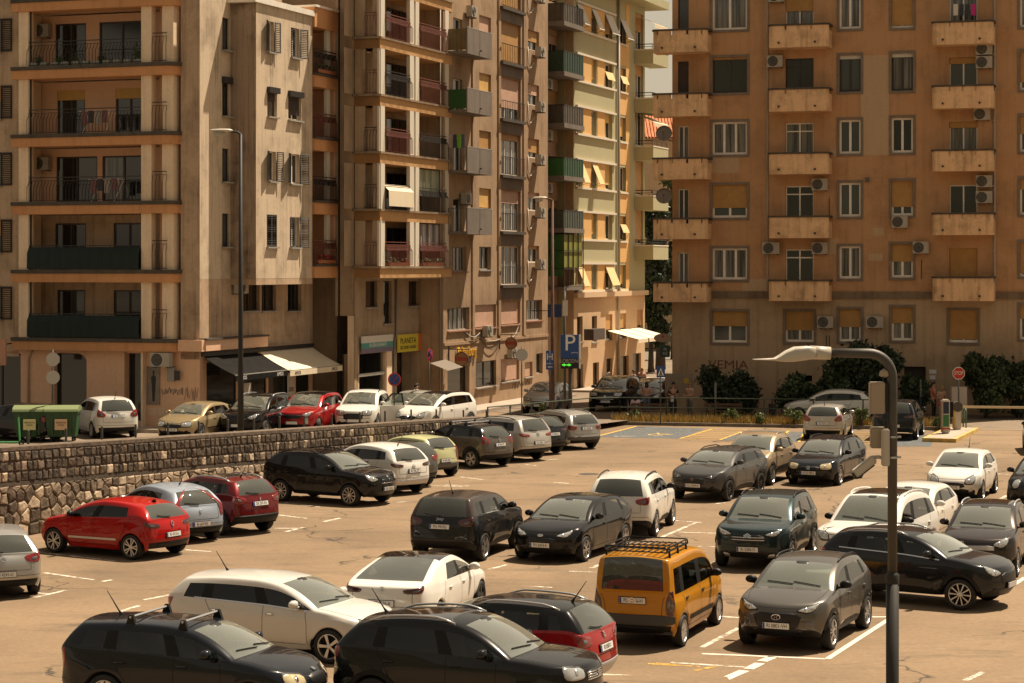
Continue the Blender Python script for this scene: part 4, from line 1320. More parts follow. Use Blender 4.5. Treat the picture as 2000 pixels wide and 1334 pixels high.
for k in range(-1, 6):
 if k == -1: continue
 zf = ZB[k] + BT + 0.003; zt = ZB[k + 1] - 0.003
 for (xa, xb, o0, o1, m_) in ((47, 66, 0.02, 0.42, W_PILL), (285, 305, 0.02, 0.40, W_PILL), (323, 345, -0.25, 0.28, W_PILL), (37, 46, -1.4, -0.6, W_PILL)):
  b = MB(); b.box(AF.t(xa), AF.t(xb), -o1, -o0, zf, zt); AF.put(b, 'pillar', m_)
 # side walls and back wall with doors
 b = MB(); b.box(s0 - 0.02, s0 + 0.06, 0.3, 1.45, zf, zt); b.box(s1 - 0.10, s1, 0.3, 1.45, zf, zt); b.box(AF.t(306), AF.t(314), 0.25, 1.45, zf, zt); AF.put(b, 'side_wall', W_AP)
 lb = loggia_back; lb.op = []
 d1 = (108, 168) if k in (1, 4) else (112, 166)
 d2 = (222, 283) if k in (0, 1, 2) else ((226, 283) if k == 3 else (194, 283))
 if k == 2: d1, d2 = (110, 190), (200, 283)
 fmk = M_FRB
 for di, (xa, xb) in enumerate((d1, d2)):
  pn = 0 if k in (1, 4) else (1 if k == 3 else None)
  window(lb, lb.t(xa), lb.t(xb), zf + 0.02, zf + 2.02, 2, fmk, pane=pn, name='balcony_door', fw=0.07, blind=(0.22 if k == 3 else 0), bm=M_BL_YEL, reveal=0.12)
 window(lb, lb.t(314), lb.t(324), zf + 0.02, zf + 2.0, 1, fmk, pane=0, name='balcony_door', reveal=0.12)
 lb.wall(s0, s1, zf, zt, W_AP if k not in (0, 1) else W_AD, name='back_wall', reveal=0.12)
 ra, rb = AF.t(66.5), AF.t(284.5)
 if k in (0, 1):
  railing(AF, ra, rb, zf, 1.02, 0.36, M_IRON, bars=0.4)
  b = MB(); n = 40
  for q in range(n):
   t0_, t1_ = ra + (rb - ra) * q / n, ra + (rb - ra) * (q + 1) / n
   w0 = 0.02 * math.sin(q * 1.7); w1 = 0.02 * math.sin((q + 1) * 1.7)
   pts = [(-0.40, 0.96), (-0.55, 0.72), (-0.57, 0.03)]
   for (p0, p1) in zip(pts[:-1], pts[1:]):
    b.quad((t0_, p0[0] + w0, zf + p0[1]), (t1_, p0[0] + w1, zf + p0[1]), (t1_, p1[0] + w1, zf + p1[1]), (t0_, p1[0] + w0, zf + p1[1]))
  AF.put(b, 'tarpaulin', M_GREENT, fix=False)
 else:
  railing(AF, ra, rb, zf, 1.04, 0.40, M_IRON, bars=0.135, bulge=0.16, top2=0.14)
 railing(AF, AF.t(308), AF.t(335), zf, 1.22, 0.42, M_IRON, bars=0.13, bulge=0.06, top2=0.14)
 if k in (2, 4): ac_unit(lb, lb.t(88), zf + 1.45, out=0.1)
 if k == 4:      # row of planters behind the bars
  rnd = random.Random(3)
  for q in range(11):
   t_ = ra + 0.2 + (rb - ra - 0.4) * q / 10
   b = MB(); b.box(t_ - 0.16, t_ + 0.16, -0.34, -0.16, zf + 0.01, zf + 0.18); pt = AF.put(b, 'planter', mat('planter_grey', (0.35, 0.36, 0.30), 0.8))
   if q in (1, 3, 5, 6, 8, 10, 9): pass
 if k == 3 or k == 2:   # drying rack with cloths
  b = MB(); ta = ra + (2.3 if k == 3 else 2.75); tb = ta + 1.5
  b.bar((ta, -0.1, zf + 0.95), (tb, -0.1, zf + 0.95), 0.02); b.bar((ta, 0.35, zf + 0.95), (tb, 0.35, zf + 0.95), 0.02)
  for t_ in (ta + 0.2, tb - 0.2): b.bar((t_, -0.2, zf), (t_ + 0.15, 0.4, zf + 0.95), 0.025); b.bar((t_, 0.4, zf), (t_ + 0.15, -0.15, zf + 0.95), 0.025)
  AF.put(b, 'drying_rack', M_FRW, fix=False)
  for q in range(4):
   b = MB(); t_ = ta + 0.12 + q * 0.33; b.box(t_, t_ + 0.27, -0.135, -0.115, zf + 0.35 + 0.1 * (q % 2), zf + 0.97); AF.put(b, 'laundry', mat('cloth_%d' % (q % 3), [(0.20, 0.10, 0.10), (0.06, 0.05, 0.07), (0.32, 0.28, 0.24)][q % 3], 0.9))
# upright steel posts in the loggias
for xq in (66, 283):
 b = MB(); b.box(AF.t(xq), AF.t(xq) + 0.05, -0.3, -0.24, ZB[0] + BT, ZB[5]); AF.put(b, 'steel_post', M_IRON)
# right hand wall of the front, and the return along the street
AF.wall(AF.t(353), tA[390], 3.4, 20.5, W_AD)
AS = Fac(rootA, A_corner, ANG_U)
sW = hit_px(A_corner, UU, 450)
for (ya, yb, bl) in ((35, 98, 0), (162, 227, 1), (290, 355, 0), (417, 482, 0)):
 w_ = window(AS, AS.t(434), AS.t(447.5), AS.z(440, yb), AS.z(440, ya), 1, M_FRD, pane=0 if bl else 3, sill=0.22, reveal=0.15)
 if bl: AS.put(_boxmb(AS.t(433), AS.t(449), -0.16, 0.0, AS.z(440, ya) - 0.02, AS.z(440, ya) + 0.25), 'blind_box', M_FRD, w_)
AS.wall(0, sW, 6.77, 20.5, W_A)
AS.op = []
for (xa, xb) in ((475, 507), (511, 539), (562, 588)):
 window(AS, AS.t(xa), AS.t(xb), AS.z((xa + xb) / 2, 607), AS.z((xa + xb) / 2, 548), 2, M_FRD, pane=0, sill=0.08)
AS.wall(0.0, 11.0, 3.75, 6.77, W_AD)
AS.op = []
ac_unit(AS, AS.t(459), AS.z(459, 573), out=0.15)
# wing: front and street side, carried out over the first floor
P_W = along(A_corner, UU, sW)
lenW = hit_px(P_W, VV, 500)
WF = Fac(rootA, P_W, ANG_V)
W_ADK = wall_mat('render_sooty', (0.36, 0.27, 0.20), 0.85, 0.75, (0.28, 0.27, 0.26), 0.45)
WF.wall(0, lenW, 6.77, 18.6, W_ADK)
P_S = along(P_W, VV, lenW)
WS = Fac(rootA, P_S, ANG_U)
sE = hit_px(P_S, UU, 610)
def wswin(xa, xb, ya, yb, kind):
 xm = (xa + xb) / 2; t0, t1 = WS.t(xa), WS.t(xb); z0, z1 = WS.z(xm, yb), WS.z(xm, ya)
 if kind == 'closed':
  w_ = window(WS, t0, t1, z0, z1, 2, M_FRB, pane=0, sill=0.12); m_ = (t0 + t1) / 2
  shutter(WS, t0, m_, z0, z1, -0.02, w_, 0.0); shutter(WS, m_, t1, z0, z1, -0.02, w_, 0.0)
 elif kind == 'open':
  w_ = window(WS, t0, t1, z0, z1, 2, M_FRW, sill=0.14)
  hw_ = (t1 - t0) * 0.55
  shutter(WS, t0 - hw_, t0, z0, z1, 0.05, w_, R(18), 'r'); shutter(WS, t1, t1 + hw_, z0, z1, 0.05, w_, R(-20), 'l')
 elif kind == 'half':
  w_ = window(WS, t0, t1, z0, z1, 2, M_FRW, sill=0.14)
  shutter(WS, t0, (t0 + t1) / 2, z0, z1, -0.02, w_, 0.0); shutter(WS, t1, t1 + (t1 - t0) * 0.5, z0, z1, 0.05, w_, R(-25), 'l')
 else:
  w_ = window(WS, t0, t1, z0, z1, 1 if kind == 'r1' else 2, M_FRB if kind == 'r1' else M_FRW, blind=0.35 if kind == 'r1' else 0.78, bm=M_BL_DK, sill=0.14, box=M_FRD)
for a in ((522, 535, 42, 102, 'open'), (568, 585, 55, 113, 'half'), (522, 541, 180, 228, 'r1'), (563, 588, 188, 235, 'r2'), (524, 539, 296, 354, 'open'), (566, 585, 301, 359, 'open'), (521, 541, 419, 482, 'closed'), (566, 585, 424, 483, 'half')): wswin(*a)
WS.wall(0, sE, 6.77, 18.6, W_A)
b = MB(); b.box(-0.3, sE + 0.1, -0.12, 1.5, 18.603, 18.85); WS.put(b, 'coping', M_FRW)
b = MB(); b.box(0.02, sE, 0.004, 1.28, 6.5, 6.768); WS.put(b, 'soffit', W_AD)
b = MB(); b.box(0.3, sE + 2.6, 2.6, 2.9, 18.86, 22.0); WS.put(b, 'penthouse_wall', W_AD)
b = MB(); b.box(0.6, 4.4, 2.45, 2.55, 19.3, 21.2); WS.put(b, 'penthouse_glazing', pane_mat(1))
# corner balconies at the end of the wing
WB = Fac(rootA, along(P_S, UU, sE), ANG_U)
lB = hit_px(along(P_S, UU, sE), UU, 655)
zbW = [6.77, 9.67, 12.56, 15.45, 18.15]
WBb = WB.shifted(-1.3)
for k, zb in enumerate(zbW):
 b = MB(); b.box(0.003, lB, -0.12, 1.2, zb, zb + 0.52 if k < 4 else zb + 0.9); o = WB.put(b, 'balcony_band', W_AO)
 b = MB(); b.box(0.003, lB + 0.05, -0.2, 1.2, (zb + 0.523) if k < 4 else zb + 0.903, (zb + 0.62) if k < 4 else zb + 1.0); WB.put(b, 'slab_edge', M_SLABTOP if k < 4 else M_FRW, o)
 if k < 4:
  zf, zt = zb + 0.622, zbW[k + 1] - 0.003
  b = MB(); b.box(lB * 0.62, lB * 0.76, -0.02, 0.14, zf, zt); WB.put(b, 'pillar', mat('post_white', (0.66, 0.60, 0.50), 0.7))
  WBb.op = []
  window(WBb, 0.2, lB - 0.3, zf + 0.02, zt - 0.3, 3, M_FRB, pane=0 if k else 2, blind=(0.9 if k == 0 else 0), bm=M_BL_YEL, name='balcony_door')
  WBb.wall(0, lB, zf, zt, W_AP, name='back_wall')
  railing(WB, 0.04, lB + 0.02, zf, 1.08, 0.02, M_IRON if k in (1, 3) else M_IRONR, bars=0.11, bulge=0.12, lattice=True, top2=0.12)
  b = MB(); b.box(lB - 0.04, lB, 0.0, 1.3, zf, zt); WB.put(b, 'side_wall', W_AP)
M_FLOW = mat('geranium_red', (0.5, 0.02, 0.03), 0.7); M_LEAF1 = mat('pot_leaves', (0.05, 0.09, 0.025), 0.7, var=0.3)
def pot_row(f, t0, t1, z, out, n, flow, parent=None, seed=1):
 rnd = random.Random(seed)
 b = MB(); b.box(t0, t1, -out - 0.08, -out + 0.08, z, z + 0.16); o = f.put(b, 'flower_box', mat('terracotta_pot', (0.35, 0.13, 0.06), 0.8), parent)
 b = MB()
 for q in range(n):
  p = Vector((rnd.uniform(t0, t1), -out + rnd.uniform(-0.12, 0.12), z + 0.16 + rnd.uniform(0, 0.22))); s = 0.05
  a = Vector((rnd.uniform(-1, 1), rnd.uniform(-1, 1), rnd.uniform(-1, 1))).normalized(); c = a.orthogonal().normalized()
  b.face([tuple(p + a * s), tuple(p + c * s), tuple(p - a * s), tuple(p - c * s)], 1 if rnd.random() < flow else 0)
 f.put(b, 'flowers', [M_LEAF1, M_FLOW], o, fix=False)
pot_row(WB, 0.3, lB - 0.3, zbW[0] + 0.66, 0.10, 160, 0.6, seed=4)
pot_row(WB, 0.3, lB - 0.3, zbW[3] + 0.66, 0.10, 120, 0.05, seed=6)
# body of the block behind (roof, hidden sides) so that it is a solid
M_BACK = W_AD
# ground floor of A
AG = AF.shifted(0.0)
zg0 = 0.3
def gopen(f, xa, xb, ya, zb_, m, name, reveal=0.35, panes=1, fm=None, pane=0):
 return window(f, f.t(xa), f.t(xb), zb_, f.z((xa + xb) / 2, ya), panes, fm or M_FRD, pane=pane, name=name, reveal=reveal)
gopen(AG, -60, 42, 690, 0.45, None, 'shop_window', 0.6, 2)
w_ = gopen(AG, 106, 171, 690, 0.95, None, 'shop_window', 0.3, 1)
gopen(AG, 246, 280, 690, 0.75, None, 'shop_door', 0.35, 1)
AG.wall(AG.t(-70), tA[390], zg0 - 0.6, 3.72, W_AP)
b = MB(); rr_ = 0.5; t1_ = AG.t(171); zt_ = AG.z(138, 690)      # rounded head of the arched shop window
b.prism([(t1_ + 0.002, zt_ + 0.002)] + [(t1_ - rr_ + rr_ * math.sin(q * math.pi / 12), zt_ - rr_ + rr_ * math.cos(q * math.pi / 12)) for q in range(7)][::1], -0.004, 0.29, 'y'); AG.put(b, 'arch_corner', W_AP)
b = MB(); b.box(AG.t(172.5), AG.t(246), -0.14, -0.003, zg0 - 0.3, 3.70); AG.put(b, 'pier', W_AP)
b = MB(); b.box(AG.t(44), AG.t(104), -0.14, -0.003, zg0 - 0.3, 3.70); AG.put(b, 'pier', W_AP)
b = MB(); b.box(AG.t(282), AG.t(286), -0.3, -0.003, zg0 - 0.3, 3.70); AG.put(b, 'door_jamb', W_PILL)
b = MB(); b.tube([(AG.t(60), -0.2, zg0), (AG.t(60), -0.2, 3.3), (AG.t(64), -0.18, 3.55), (AG.t(68), -0.15, 3.68)], 0.05, 8); AG.put(b, 'downpipe', mat('pipe_tan', (0.42, 0.31, 0.22), 0.6), smooth=True)
# ledge that runs round the corner above the shop
b = MB(); zl = ZB[0]
b.box(AF.t(353) + 0.01, tA[390] + 0.25, -0.28, 0.3, zl + 0.02, zl + 0.5); AF.put(b, 'ledge', W_AP)
b = MB(); b.box(0.0, sW + 3.0, -0.30, 0.02, zl + 0.03, zl + 0.48); AS.put(b, 'ledge', W_AP)
b = MB(); b.box(-0.02, sW + 3.05, -0.36, 0.02, zl + 0.483, zl + 0.56); AS.put(b, 'ledge_cap', M_SLABTOP)
# poster, AC, vents on the pier left of the shop
b = MB(); b.box(AG.t(288), AG.t(313), -0.05, -0.004, AG.z(300, 790), AG.z(300, 716)); ps = AG.put(b, 'poster_board', mat('poster_grey', (0.24, 0.19, 0.15), 0.5, var=0.25, scale=1.5))
b = MB(); pz0, pz1 = AG.z(300, 784), AG.z(300, 722); tm = AG.t(301)
b.prism([(tm - 0.05, pz0), (tm + 0.05, pz0), (tm + 0.10, pz0 + (pz1 - pz0) * 0.5), (tm + 0.12, pz0 + (pz1 - pz0) * 0.78), (tm + 0.03, pz0 + (pz1 - pz0) * 0.82), (tm + 0.05, pz1 - 0.03), (tm - 0.05, pz1 - 0.03), (tm - 0.03, pz0 + (pz1 - pz0) * 0.82), (tm - 0.12, pz0 + (pz1 - pz0) * 0.76), (tm - 0.08, pz0 + (pz1 - pz0) * 0.45)], -0.054, -0.051, 'y'); AG.put(b, 'printed_figure', mat('print_dark', (0.02, 0.018, 0.018), 0.5), ps)
ac_unit(AG, AG.t(327), AG.z(327, 715), 0.9, 0.58, 0.34, 0.35)
for xa in (290, 310):
 b = MB(); z0, z1 = AG.z(300, 811), AG.z(300, 796)
 for q in range(6): b.box(AG.t(xa), AG.t(xa + 15), -0.02, -0.004, z0 + (z1 - z0) * q / 6, z0 + (z1 - z0) * (q + 0.6) / 6)
 AG.put(b, 'vent', W_PILL)
b = MB(); b.box(AG.t(331), AG.t(345), -0.22, -0.02, AG.z(338, 744), AG.z(338, 717)); AG.put(b, 'meter_box', mat('box_grey', (0.30, 0.28, 0.25), 0.6))
b = MB(); b.box(AG.t(346), AG.t(356), -0.25, -0.2, AG.z(350, 742), AG.z(350, 724)); AG.put(b, 'wall_sign', M_FRD)
# shop front along the street with two awnings
AS.op = []
for (sa, sb) in ((0.6, 3.3), (3.5, 6.2), (6.4, 9.0), (9.2, 10.6)):
 window(AS, sa, sb, 0.55, 3.25, 1, M_FRD, pane=1, name='shop_window', reveal=0.1)
AS.wall(0, 11.0, -0.2, 3.75, W_AP, name='shop_wall')
AS.op = []
def awning(f, ta, tb, zt, zb, proj, m, valm, text, name, root, drop=0.24, tcol=None, outw=0.05):
 b = MB(); n = 14
 def P(i, j):
  t = ta + (tb - ta) * i / n; q = j / 4
  return (t, -outw - proj * q, zt + (zb - zt) * q - 0.05 * math.sin(q * math.pi))
 for i in range(n):
  for j in range(4): b.quad(P(i, j), P(i + 1, j), P(i + 1, j + 1), P(i, j + 1))
 o = f.put(b, name, m, fix=False, weld=True, smooth=True)
 b = MB(); b.box(ta, tb, -outw - proj - 0.012, -outw - proj, zb - drop, zb - 0.01); v = f.put(b, 'valance', valm, o)
 b = MB(); b.bar((ta, -outw - proj + 0.02, zb), (tb, -outw - proj + 0.02, zb), 0.05); f.put(b, 'front_rail', M_FRG, o)
 b = MB(); b.box(ta - 0.05, tb + 0.05, -outw - 0.15, -outw + 0.04, zt - 0.03, zt + 0.14); f.put(b, 'awning_cassette', M_FRD, o)
 for q in (0.03, 0.97):
  b = MB(); t = ta + (tb - ta) * q; b.bar((t, -outw - 0.05, zt - 0.15), (t + 0.25 * (1 if q < 0.5 else -1), -outw - proj * 0.5, (zt + zb) / 2 - 0.15), 0.04); b.bar((t + 0.25 * (1 if q < 0.5 else -1), -outw - proj * 0.5, (zt + zb) / 2 - 0.15), (t, -outw - proj, zb), 0.04); f.put(b, 'awning_arm', M_FRD, o)
 if text:
  for q in (0.14, 0.84):
   l = link('lettering', text_mesh(text, drop * 0.95, tcol, 0.002), v, (ta + (tb - ta) * q, -outw - proj - 0.018, zb - drop / 2 - 0.01), (R(90), 0, 0))
 return o
M_AWB = mat('awning_black', (0.012, 0.011, 0.010), 0.9, 0, 0.1, var=0.3, scale=3); M_AWW = mat('awning_cream', (0.72, 0.62, 0.46), 0.9, 0, 0.1, var=0.06, scale=2)
M_LW = mat('letter_white', (0.75, 0.74, 0.70), 0.6); M_LB = mat('letter_black', (0.015, 0.015, 0.015), 0.6)
awning(AS, 0.15, 5.1, 3.55, 2.75, 1.55, M_AWB, M_AWB, 'AMOS', 'awning', rootA, tcol=M_LW)
awning(AS, 5.2, 10.7, 3.58, 2.72, 1.6, M_AWW, M_AWW, 'AMOS', 'awning', rootA, tcol=M_LB)
for (sa, z0, z1) in ((4.0, 0.9, 2.2), (8.3, 0.9, 2.45)):
 b = MB(); b.box(sa, sa + 0.7, -0.012, -0.004, z0, z1); p_ = AS.put(b, 'sale_poster', mat('poster_white', (0.6, 0.57, 0.52), 0.6))
 link('lettering', text_mesh('-30%', 0.30, M_LB, 0.002), p_, (sa + 0.35, -0.018, (z0 + z1) / 2), (R(90), 0, 0))
# solid core and roof so that the block throws its shadow
cA = MB(); base = [along(PA, VV, AF.t(-70)), A_corner, P_W, P_S, along(P_S, UU, sE + lB)]
back_ = along(along(P_S, UU, sE + lB), VV, -24.0)
def slab(pts, z0, z1, name, m, root):
 b = MB(); b.prism([(p[0] - root.location[0], p[1] - root.location[1]) for p in pts], z0 - root.location[2], z1 - root.location[2]); return b.build(name, m, root)
inA = [along(along(PA, VV, AF.t(-70)), UU, 1.9), along(along(A_corner, VV, -0.6), UU, 1.9), along(along(A_corner, VV, -0.6), UU, 9.0), along(along(A_corner, VV, -22), UU, 9.0)]
slab(inA, 0.2, 21.2, 'inner_core', W_AD, rootA)
slab([along(along(P_S, UU, 0.4), VV, -0.5), along(along(P_S, UU, sE - 0.05), VV, -0.5), along(along(P_S, UU, sE - 0.05), VV, -9), along(along(P_S, UU, 0.4), VV, -9)], 6.9, 18.55, 'wing_core', W_AD, rootA)
b = MB(); ta_, tb_ = AF.t(37), AF.t(358)
b.box(ta_, tb_, -0.55, 1.9, ZB[5] + 0.55, ZB[5] + 1.6); AF.put(b, 'parapet', W_AO)
# ============ B: ribbed balcony bands
P_B0 = along(P_S, UU, sE + lB)
lBF = hit_px(P_B0, VV, 742)
P_B1 = along(P_B0, VV, lBF)
lBS = hit_px(P_B1, UU, 882)
rootB = empty('apartment_building', (P_B1[0], P_B1[1], 0.1))
tag(rootB, 'taupe apartment block with ribbed ochre balcony bands above two signed shop bays', 'building')
BF = Fac(rootB, P_B0, ANG_V); BS = Fac(rootB, P_B1, ANG_U)
zbB = [6.76 + 2.645 * k for k in range(7)]
tF0 = BF.t(691)
BF.wall(0, tF0, 5.0, 24, W_B, name='pilaster')
b = MB(); b.box(BF.t(679), tF0, 0.0, 0.6, -0.2, 4.997); BF.put(b, 'passage_pillar', W_PILL)
b = MB(); b.box(-0.5, tF0, 3.0, 3.1, -0.2, 5.0); BF.put(b, 'passage_back', M_DARKIN)
b = MB(); b.box(BF.t(661), BF.t(664), -0.02, 0.1, 0, 24); BF.put(b, 'expansion_joint', M_DARKIN)
BSb = BS.shifted(-1.35); BFb = BF.shifted(-1.2)
for k, zb in enumerate(zbB):
 zt_ = zb + 0.44
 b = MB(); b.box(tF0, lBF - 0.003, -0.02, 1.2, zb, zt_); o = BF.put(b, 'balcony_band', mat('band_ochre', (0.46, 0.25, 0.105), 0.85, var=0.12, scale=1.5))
 b = MB(); b.box(-0.02, lBS, -0.02, 1.3, zb, zt_); o = BS.put(b, 'balcony_band', W_BO)
 b = MB(); b.box(-0.10, lBS + 0.08, -0.10, 1.3, zt_ + 0.002, zt_ + 0.10); BS.put(b, 'slab_edge', wall_mat('slab_edge_light', (0.34, 0.25, 0.17), 0.5, 0.5, (0.4, 0.4, 0.4), 2.0), o)
 b = MB(); b.box(tF0 - 0.04, lBF - 0.11, -0.10, 1.1, zt_ + 0.002, zt_ + 0.10); BF.put(b, 'slab_edge', M_SLABTOP, o if False else None)
 if k > 5: continue
 zf, zt = zt_ + 0.103, zbB[k + 1] - 0.003
 M_PW = mat('post_white', (0.66, 0.60, 0.50), 0.7)
 ts = [BS.t(x) for x in (743, 751, 800, 808, 811, 818, 869, 876)]
 for (a, c) in ((ts[0], ts[1]), (ts[2], ts[3]), (ts[4], ts[5]), (ts[6], ts[7])):
  b = MB(); b.box(a, c, -0.02, 0.16, zf, zt); BS.put(b, 'pillar', M_PW)
 BSb.op = []
 rnd = random.Random(k)
 for (xa, xb) in ((755, 798), (820, 868)):
  window(BSb, BSb.t(xa), BSb.t(xb), zf + 0.02, zt - 0.25, 3, M_FRD, pane=rnd.choice((0, 0, 1)), name='balcony_door', reveal=0.1)
 BSb.wall(-1.0, lBS, zf, zt, W_B, name='back_wall', reveal=0.1)
 red = k in (0, 2, 4)
 railing(BS, ts[1] + 0.02, ts[2] - 0.02, zf, 1.12, 0.03, M_IRONR if k in (0, 2, 4) else M_IRON, bars=0.12, bulge=0.14, lattice=True, top2=0.12)
 railing(BS, ts[5] + 0.02, ts[6] + 0.1, zf, 1.12, 0.03, M_IRONR if k in (0, 3, 4) else M_IRON, bars=0.12, bulge=0.14, lattice=True, top2=0.12)
 # front panel, slit and small railing
 b = MB(); b.box(tF0 + 0.05, BF.t(713), 0.0, 0.2, zf, zt); BF.put(b, 'wall_panel', W_B)
 b = MB(); b.box(BF.t(728), BF.t(737), -0.01, 0.2, zf, zt); BF.put(b, 'wall_panel', W_B)
 b = MB(); b.box(BF.t(713.5), BF.t(727.5), 0.9, 1.0, zf, zt); BF.put(b, 'loggia_back', pane_mat(0))
 b = MB(); b.box(BF.t(737.5), lBF - 0.01, -0.03, 0.16, zf, zt); BF.put(b, 'pillar', M_PW)
 railing(BF, BF.t(713), BF.t(736), zf, 1.1, 0.06, M_IRON if k in (1, 2, 5) else M_IRONR, bars=0.13, bulge=0.05, top2=0.12)
 if k == 1:     # striped sunshade cloth hung over the rail, curtains in the next bay
  b = MB(); n = 12
  for q in range(n):
   a, c = ts[1] + (ts[2] - ts[1]) * q / n, ts[1] + (ts[2] - ts[1]) * (q + 1) / n
   for (p0, p1) in (((0.10, 1.16), (-0.22, 0.86)), ((-0.22, 0.86), (-0.24, 0.14))): b.quad((a, p0[0], zf + p0[1]), (c, p0[0], zf + p0[1]), (c, p1[0], zf + p1[1]), (a, p1[0], zf + p1[1]))
  BS.put(b, 'railing_cloth', M_AWW, fix=False)
 if k in (0, 1):
  b = MB(); n = 44; t0_, t1_ = ts[5] + 0.05, ts[6] - 0.03
  for q in range(n):
   a, c = t0_ + (t1_ - t0_) * q / n, t0_ + (t1_ - t0_) * (q + 1) / n
   ya, yc = 0.2 + 0.05 * math.sin(q * 1.3), 0.2 + 0.05 * math.sin((q + 1) * 1.3)
   b.quad((a, ya, zf + 0.75), (c, yc, zf + 0.75), (c, yc, zt - 0.05), (a, ya, zt - 0.05), q % 2)
  BS.put(b, 'curtain', [mat('curtain_pale' if k == 0 else 'curtain_sage', (0.5, 0.46, 0.42) if k == 0 else (0.22, 0.26, 0.17), 0.9), mat('curtain_stripe' if k == 0 else 'curtain_cream', (0.14, 0.12, 0.14) if k == 0 else (0.42, 0.40, 0.30), 0.9)], fix=False)
pot_row(BS, BS.t(758), BS.t(797), zbB[0] + 0.56, 0.0, 60, 0.1, seed=8); pot_row(BS, BS.t(824), BS.t(866), zbB[0] + 0.56, 0.0, 90, 0.02, seed=9)
P_BL = along(P_B0, VV, tF0 + 0.03)
BL = Fac(rootB, P_BL, ANG_U)
for (xa, xb, yb, n_) in ((714, 737, 600, 1), (749, 765, 632, 1), (798, 831, 597, 2)):
 window(BL, BL.t(xa), BL.t(xb), BL.z((xa + xb) / 2, yb), BL.z((xa + xb) / 2, 549), n_, M_FRB, pane=0, sill=0.08)
gopen(BL, 700, 748, 690, 0.1, None, 'shop_opening', 0.8, 1)
gopen(BL, 775, 815, 684, 0.05, None, 'shop_opening', 0.9, 1)
lBL = BL.t(853)
BL.wall(0, lBL, -0.2, 6.76, W_B)
for xa in (751, 817):
 b = MB(); b.box(BL.t(xa), BL.t(xa + 10), -0.12, -0.003, 0, BL.z(xa, 655)); BL.put(b, 'shop_pier', W_PILL if xa == 751 else W_B)
b = MB(); b.box(BL.t(698), BL.t(762), -0.05, -0.003, BL.z(730, 733), BL.z(730, 727)); BL.put(b, 'transom', M_FRG)
b = MB()      # perforated brick screen
z0, z1 = BL.z(843, 628), BL.z(843, 549); t0, t1 = BL.t(836), BL.t(850)
b.box(t0, t1, -0.006, -0.003, z0, z1, 1)
for q in range(12):
 for r_ in range(2):
  c = t0 + (t1 - t0) * (r_ + 0.5) / 2; zz = z0 + (z1 - z0) * (q + 0.5) / 12
  b.bar((c - (t1 - t0) * 0.23, -0.03, zz - 0.06), (c + (t1 - t0) * 0.23, -0.03, zz + 0.06), 0.05, 0.03); b.bar((c - (t1 - t0) * 0.23, -0.03, zz + 0.06), (c + (t1 - t0) * 0.23, -0.03, zz - 0.06), 0.05, 0.03)
BL.put(b, 'breeze_block_screen', [W_B, M_DARKIN], fix=False)
b = MB(); b.box(0.0, lBS, -(lBF - tF0) + 0.05, 0.3, 6.70, 6.757); BL.put(b, 'soffit', W_B)
b = MB(); b.tube([(BL.t(771), -0.09, 6.7), (BL.t(771), -0.09, BL.z(771, 655)), (BL.t(767), -0.09, BL.z(767, 665)), (BL.t(767), -0.09, 0.0)], 0.06, 8); BL.put(b, 'downpipe', mat('pipe_grey', (0.25, 0.22, 0.19), 0.5, 0.3), smooth=True)
# shop signs
t0, t1, z0, z1 = BL.rect(701, 762, 655, 688); b = MB()
b.box(t0, t1, -0.16, -0.10, z0, z0 + (z1 - z0) * 0.28, 2); b.box(t0, t1, -0.16, -0.10, z0 + (z1 - z0) * 0.28, z0 + (z1 - z0) * 0.60, 1); b.box(t0, t1, -0.16, -0.10, z0 + (z1 - z0) * 0.60, z1, 0)
sg1 = BL.put(b, 'shop_sign', [mat('sign_white', (0.66, 0.62, 0.56), 0.5), mat('sign_teal', (0.07, 0.30, 0.27), 0.5), mat('sign_violet', (0.18, 0.15, 0.22), 0.5)])
hs = z1 - z0
link('lettering', text_mesh('SLUŠNI APARATI', hs * 0.30, M_LW, 0.003, sx=1.15), sg1, ((t0 + t1) / 2, -0.166, z0 + hs * 0.44), (R(90), 0, 0))
b = MB(); t0, t1, z0, z1 = BL.rect(772, 828, 652, 686); tm = t0 + (t1 - t0) * 0.70
b.box(t0, tm, -0.14, -0.08, z0, z1, 0); b.box(tm, t1, -0.14, -0.08, z0, z1, 1)
sg2 = BL.put(b, 'shop_sign', [mat('sign_yellow', (0.62, 0.52, 0.06), 0.5), mat('sign_orange', (0.58, 0.16, 0.04), 0.5)]); hs = z1 - z0; ws = tm - t0
link('lettering', text_mesh('PLANETA', hs * 0.44, M_LB, 0.003, sx=1.25), sg2, ((t0 + tm) / 2, -0.146, z0 + hs * 0.62), (R(90), 0, 0))
link('lettering', text_mesh('SECOND HAND', hs * 0.27, M_LB, 0.003, sx=1.2), sg2, ((t0 + tm) / 2, -0.146, z0 + hs * 0.25), (R(90), 0, 0))
slab([along(along(P_B1, UU, 1.6), VV, -2.9), along(along(P_B1, UU, lBS), VV, -2.9), along(along(P_B1, UU, lBS), VV, -12), along(along(P_B1, UU, 1.6), VV, -12)], 0, 25.5, 'inner_core', W_B, rootB)
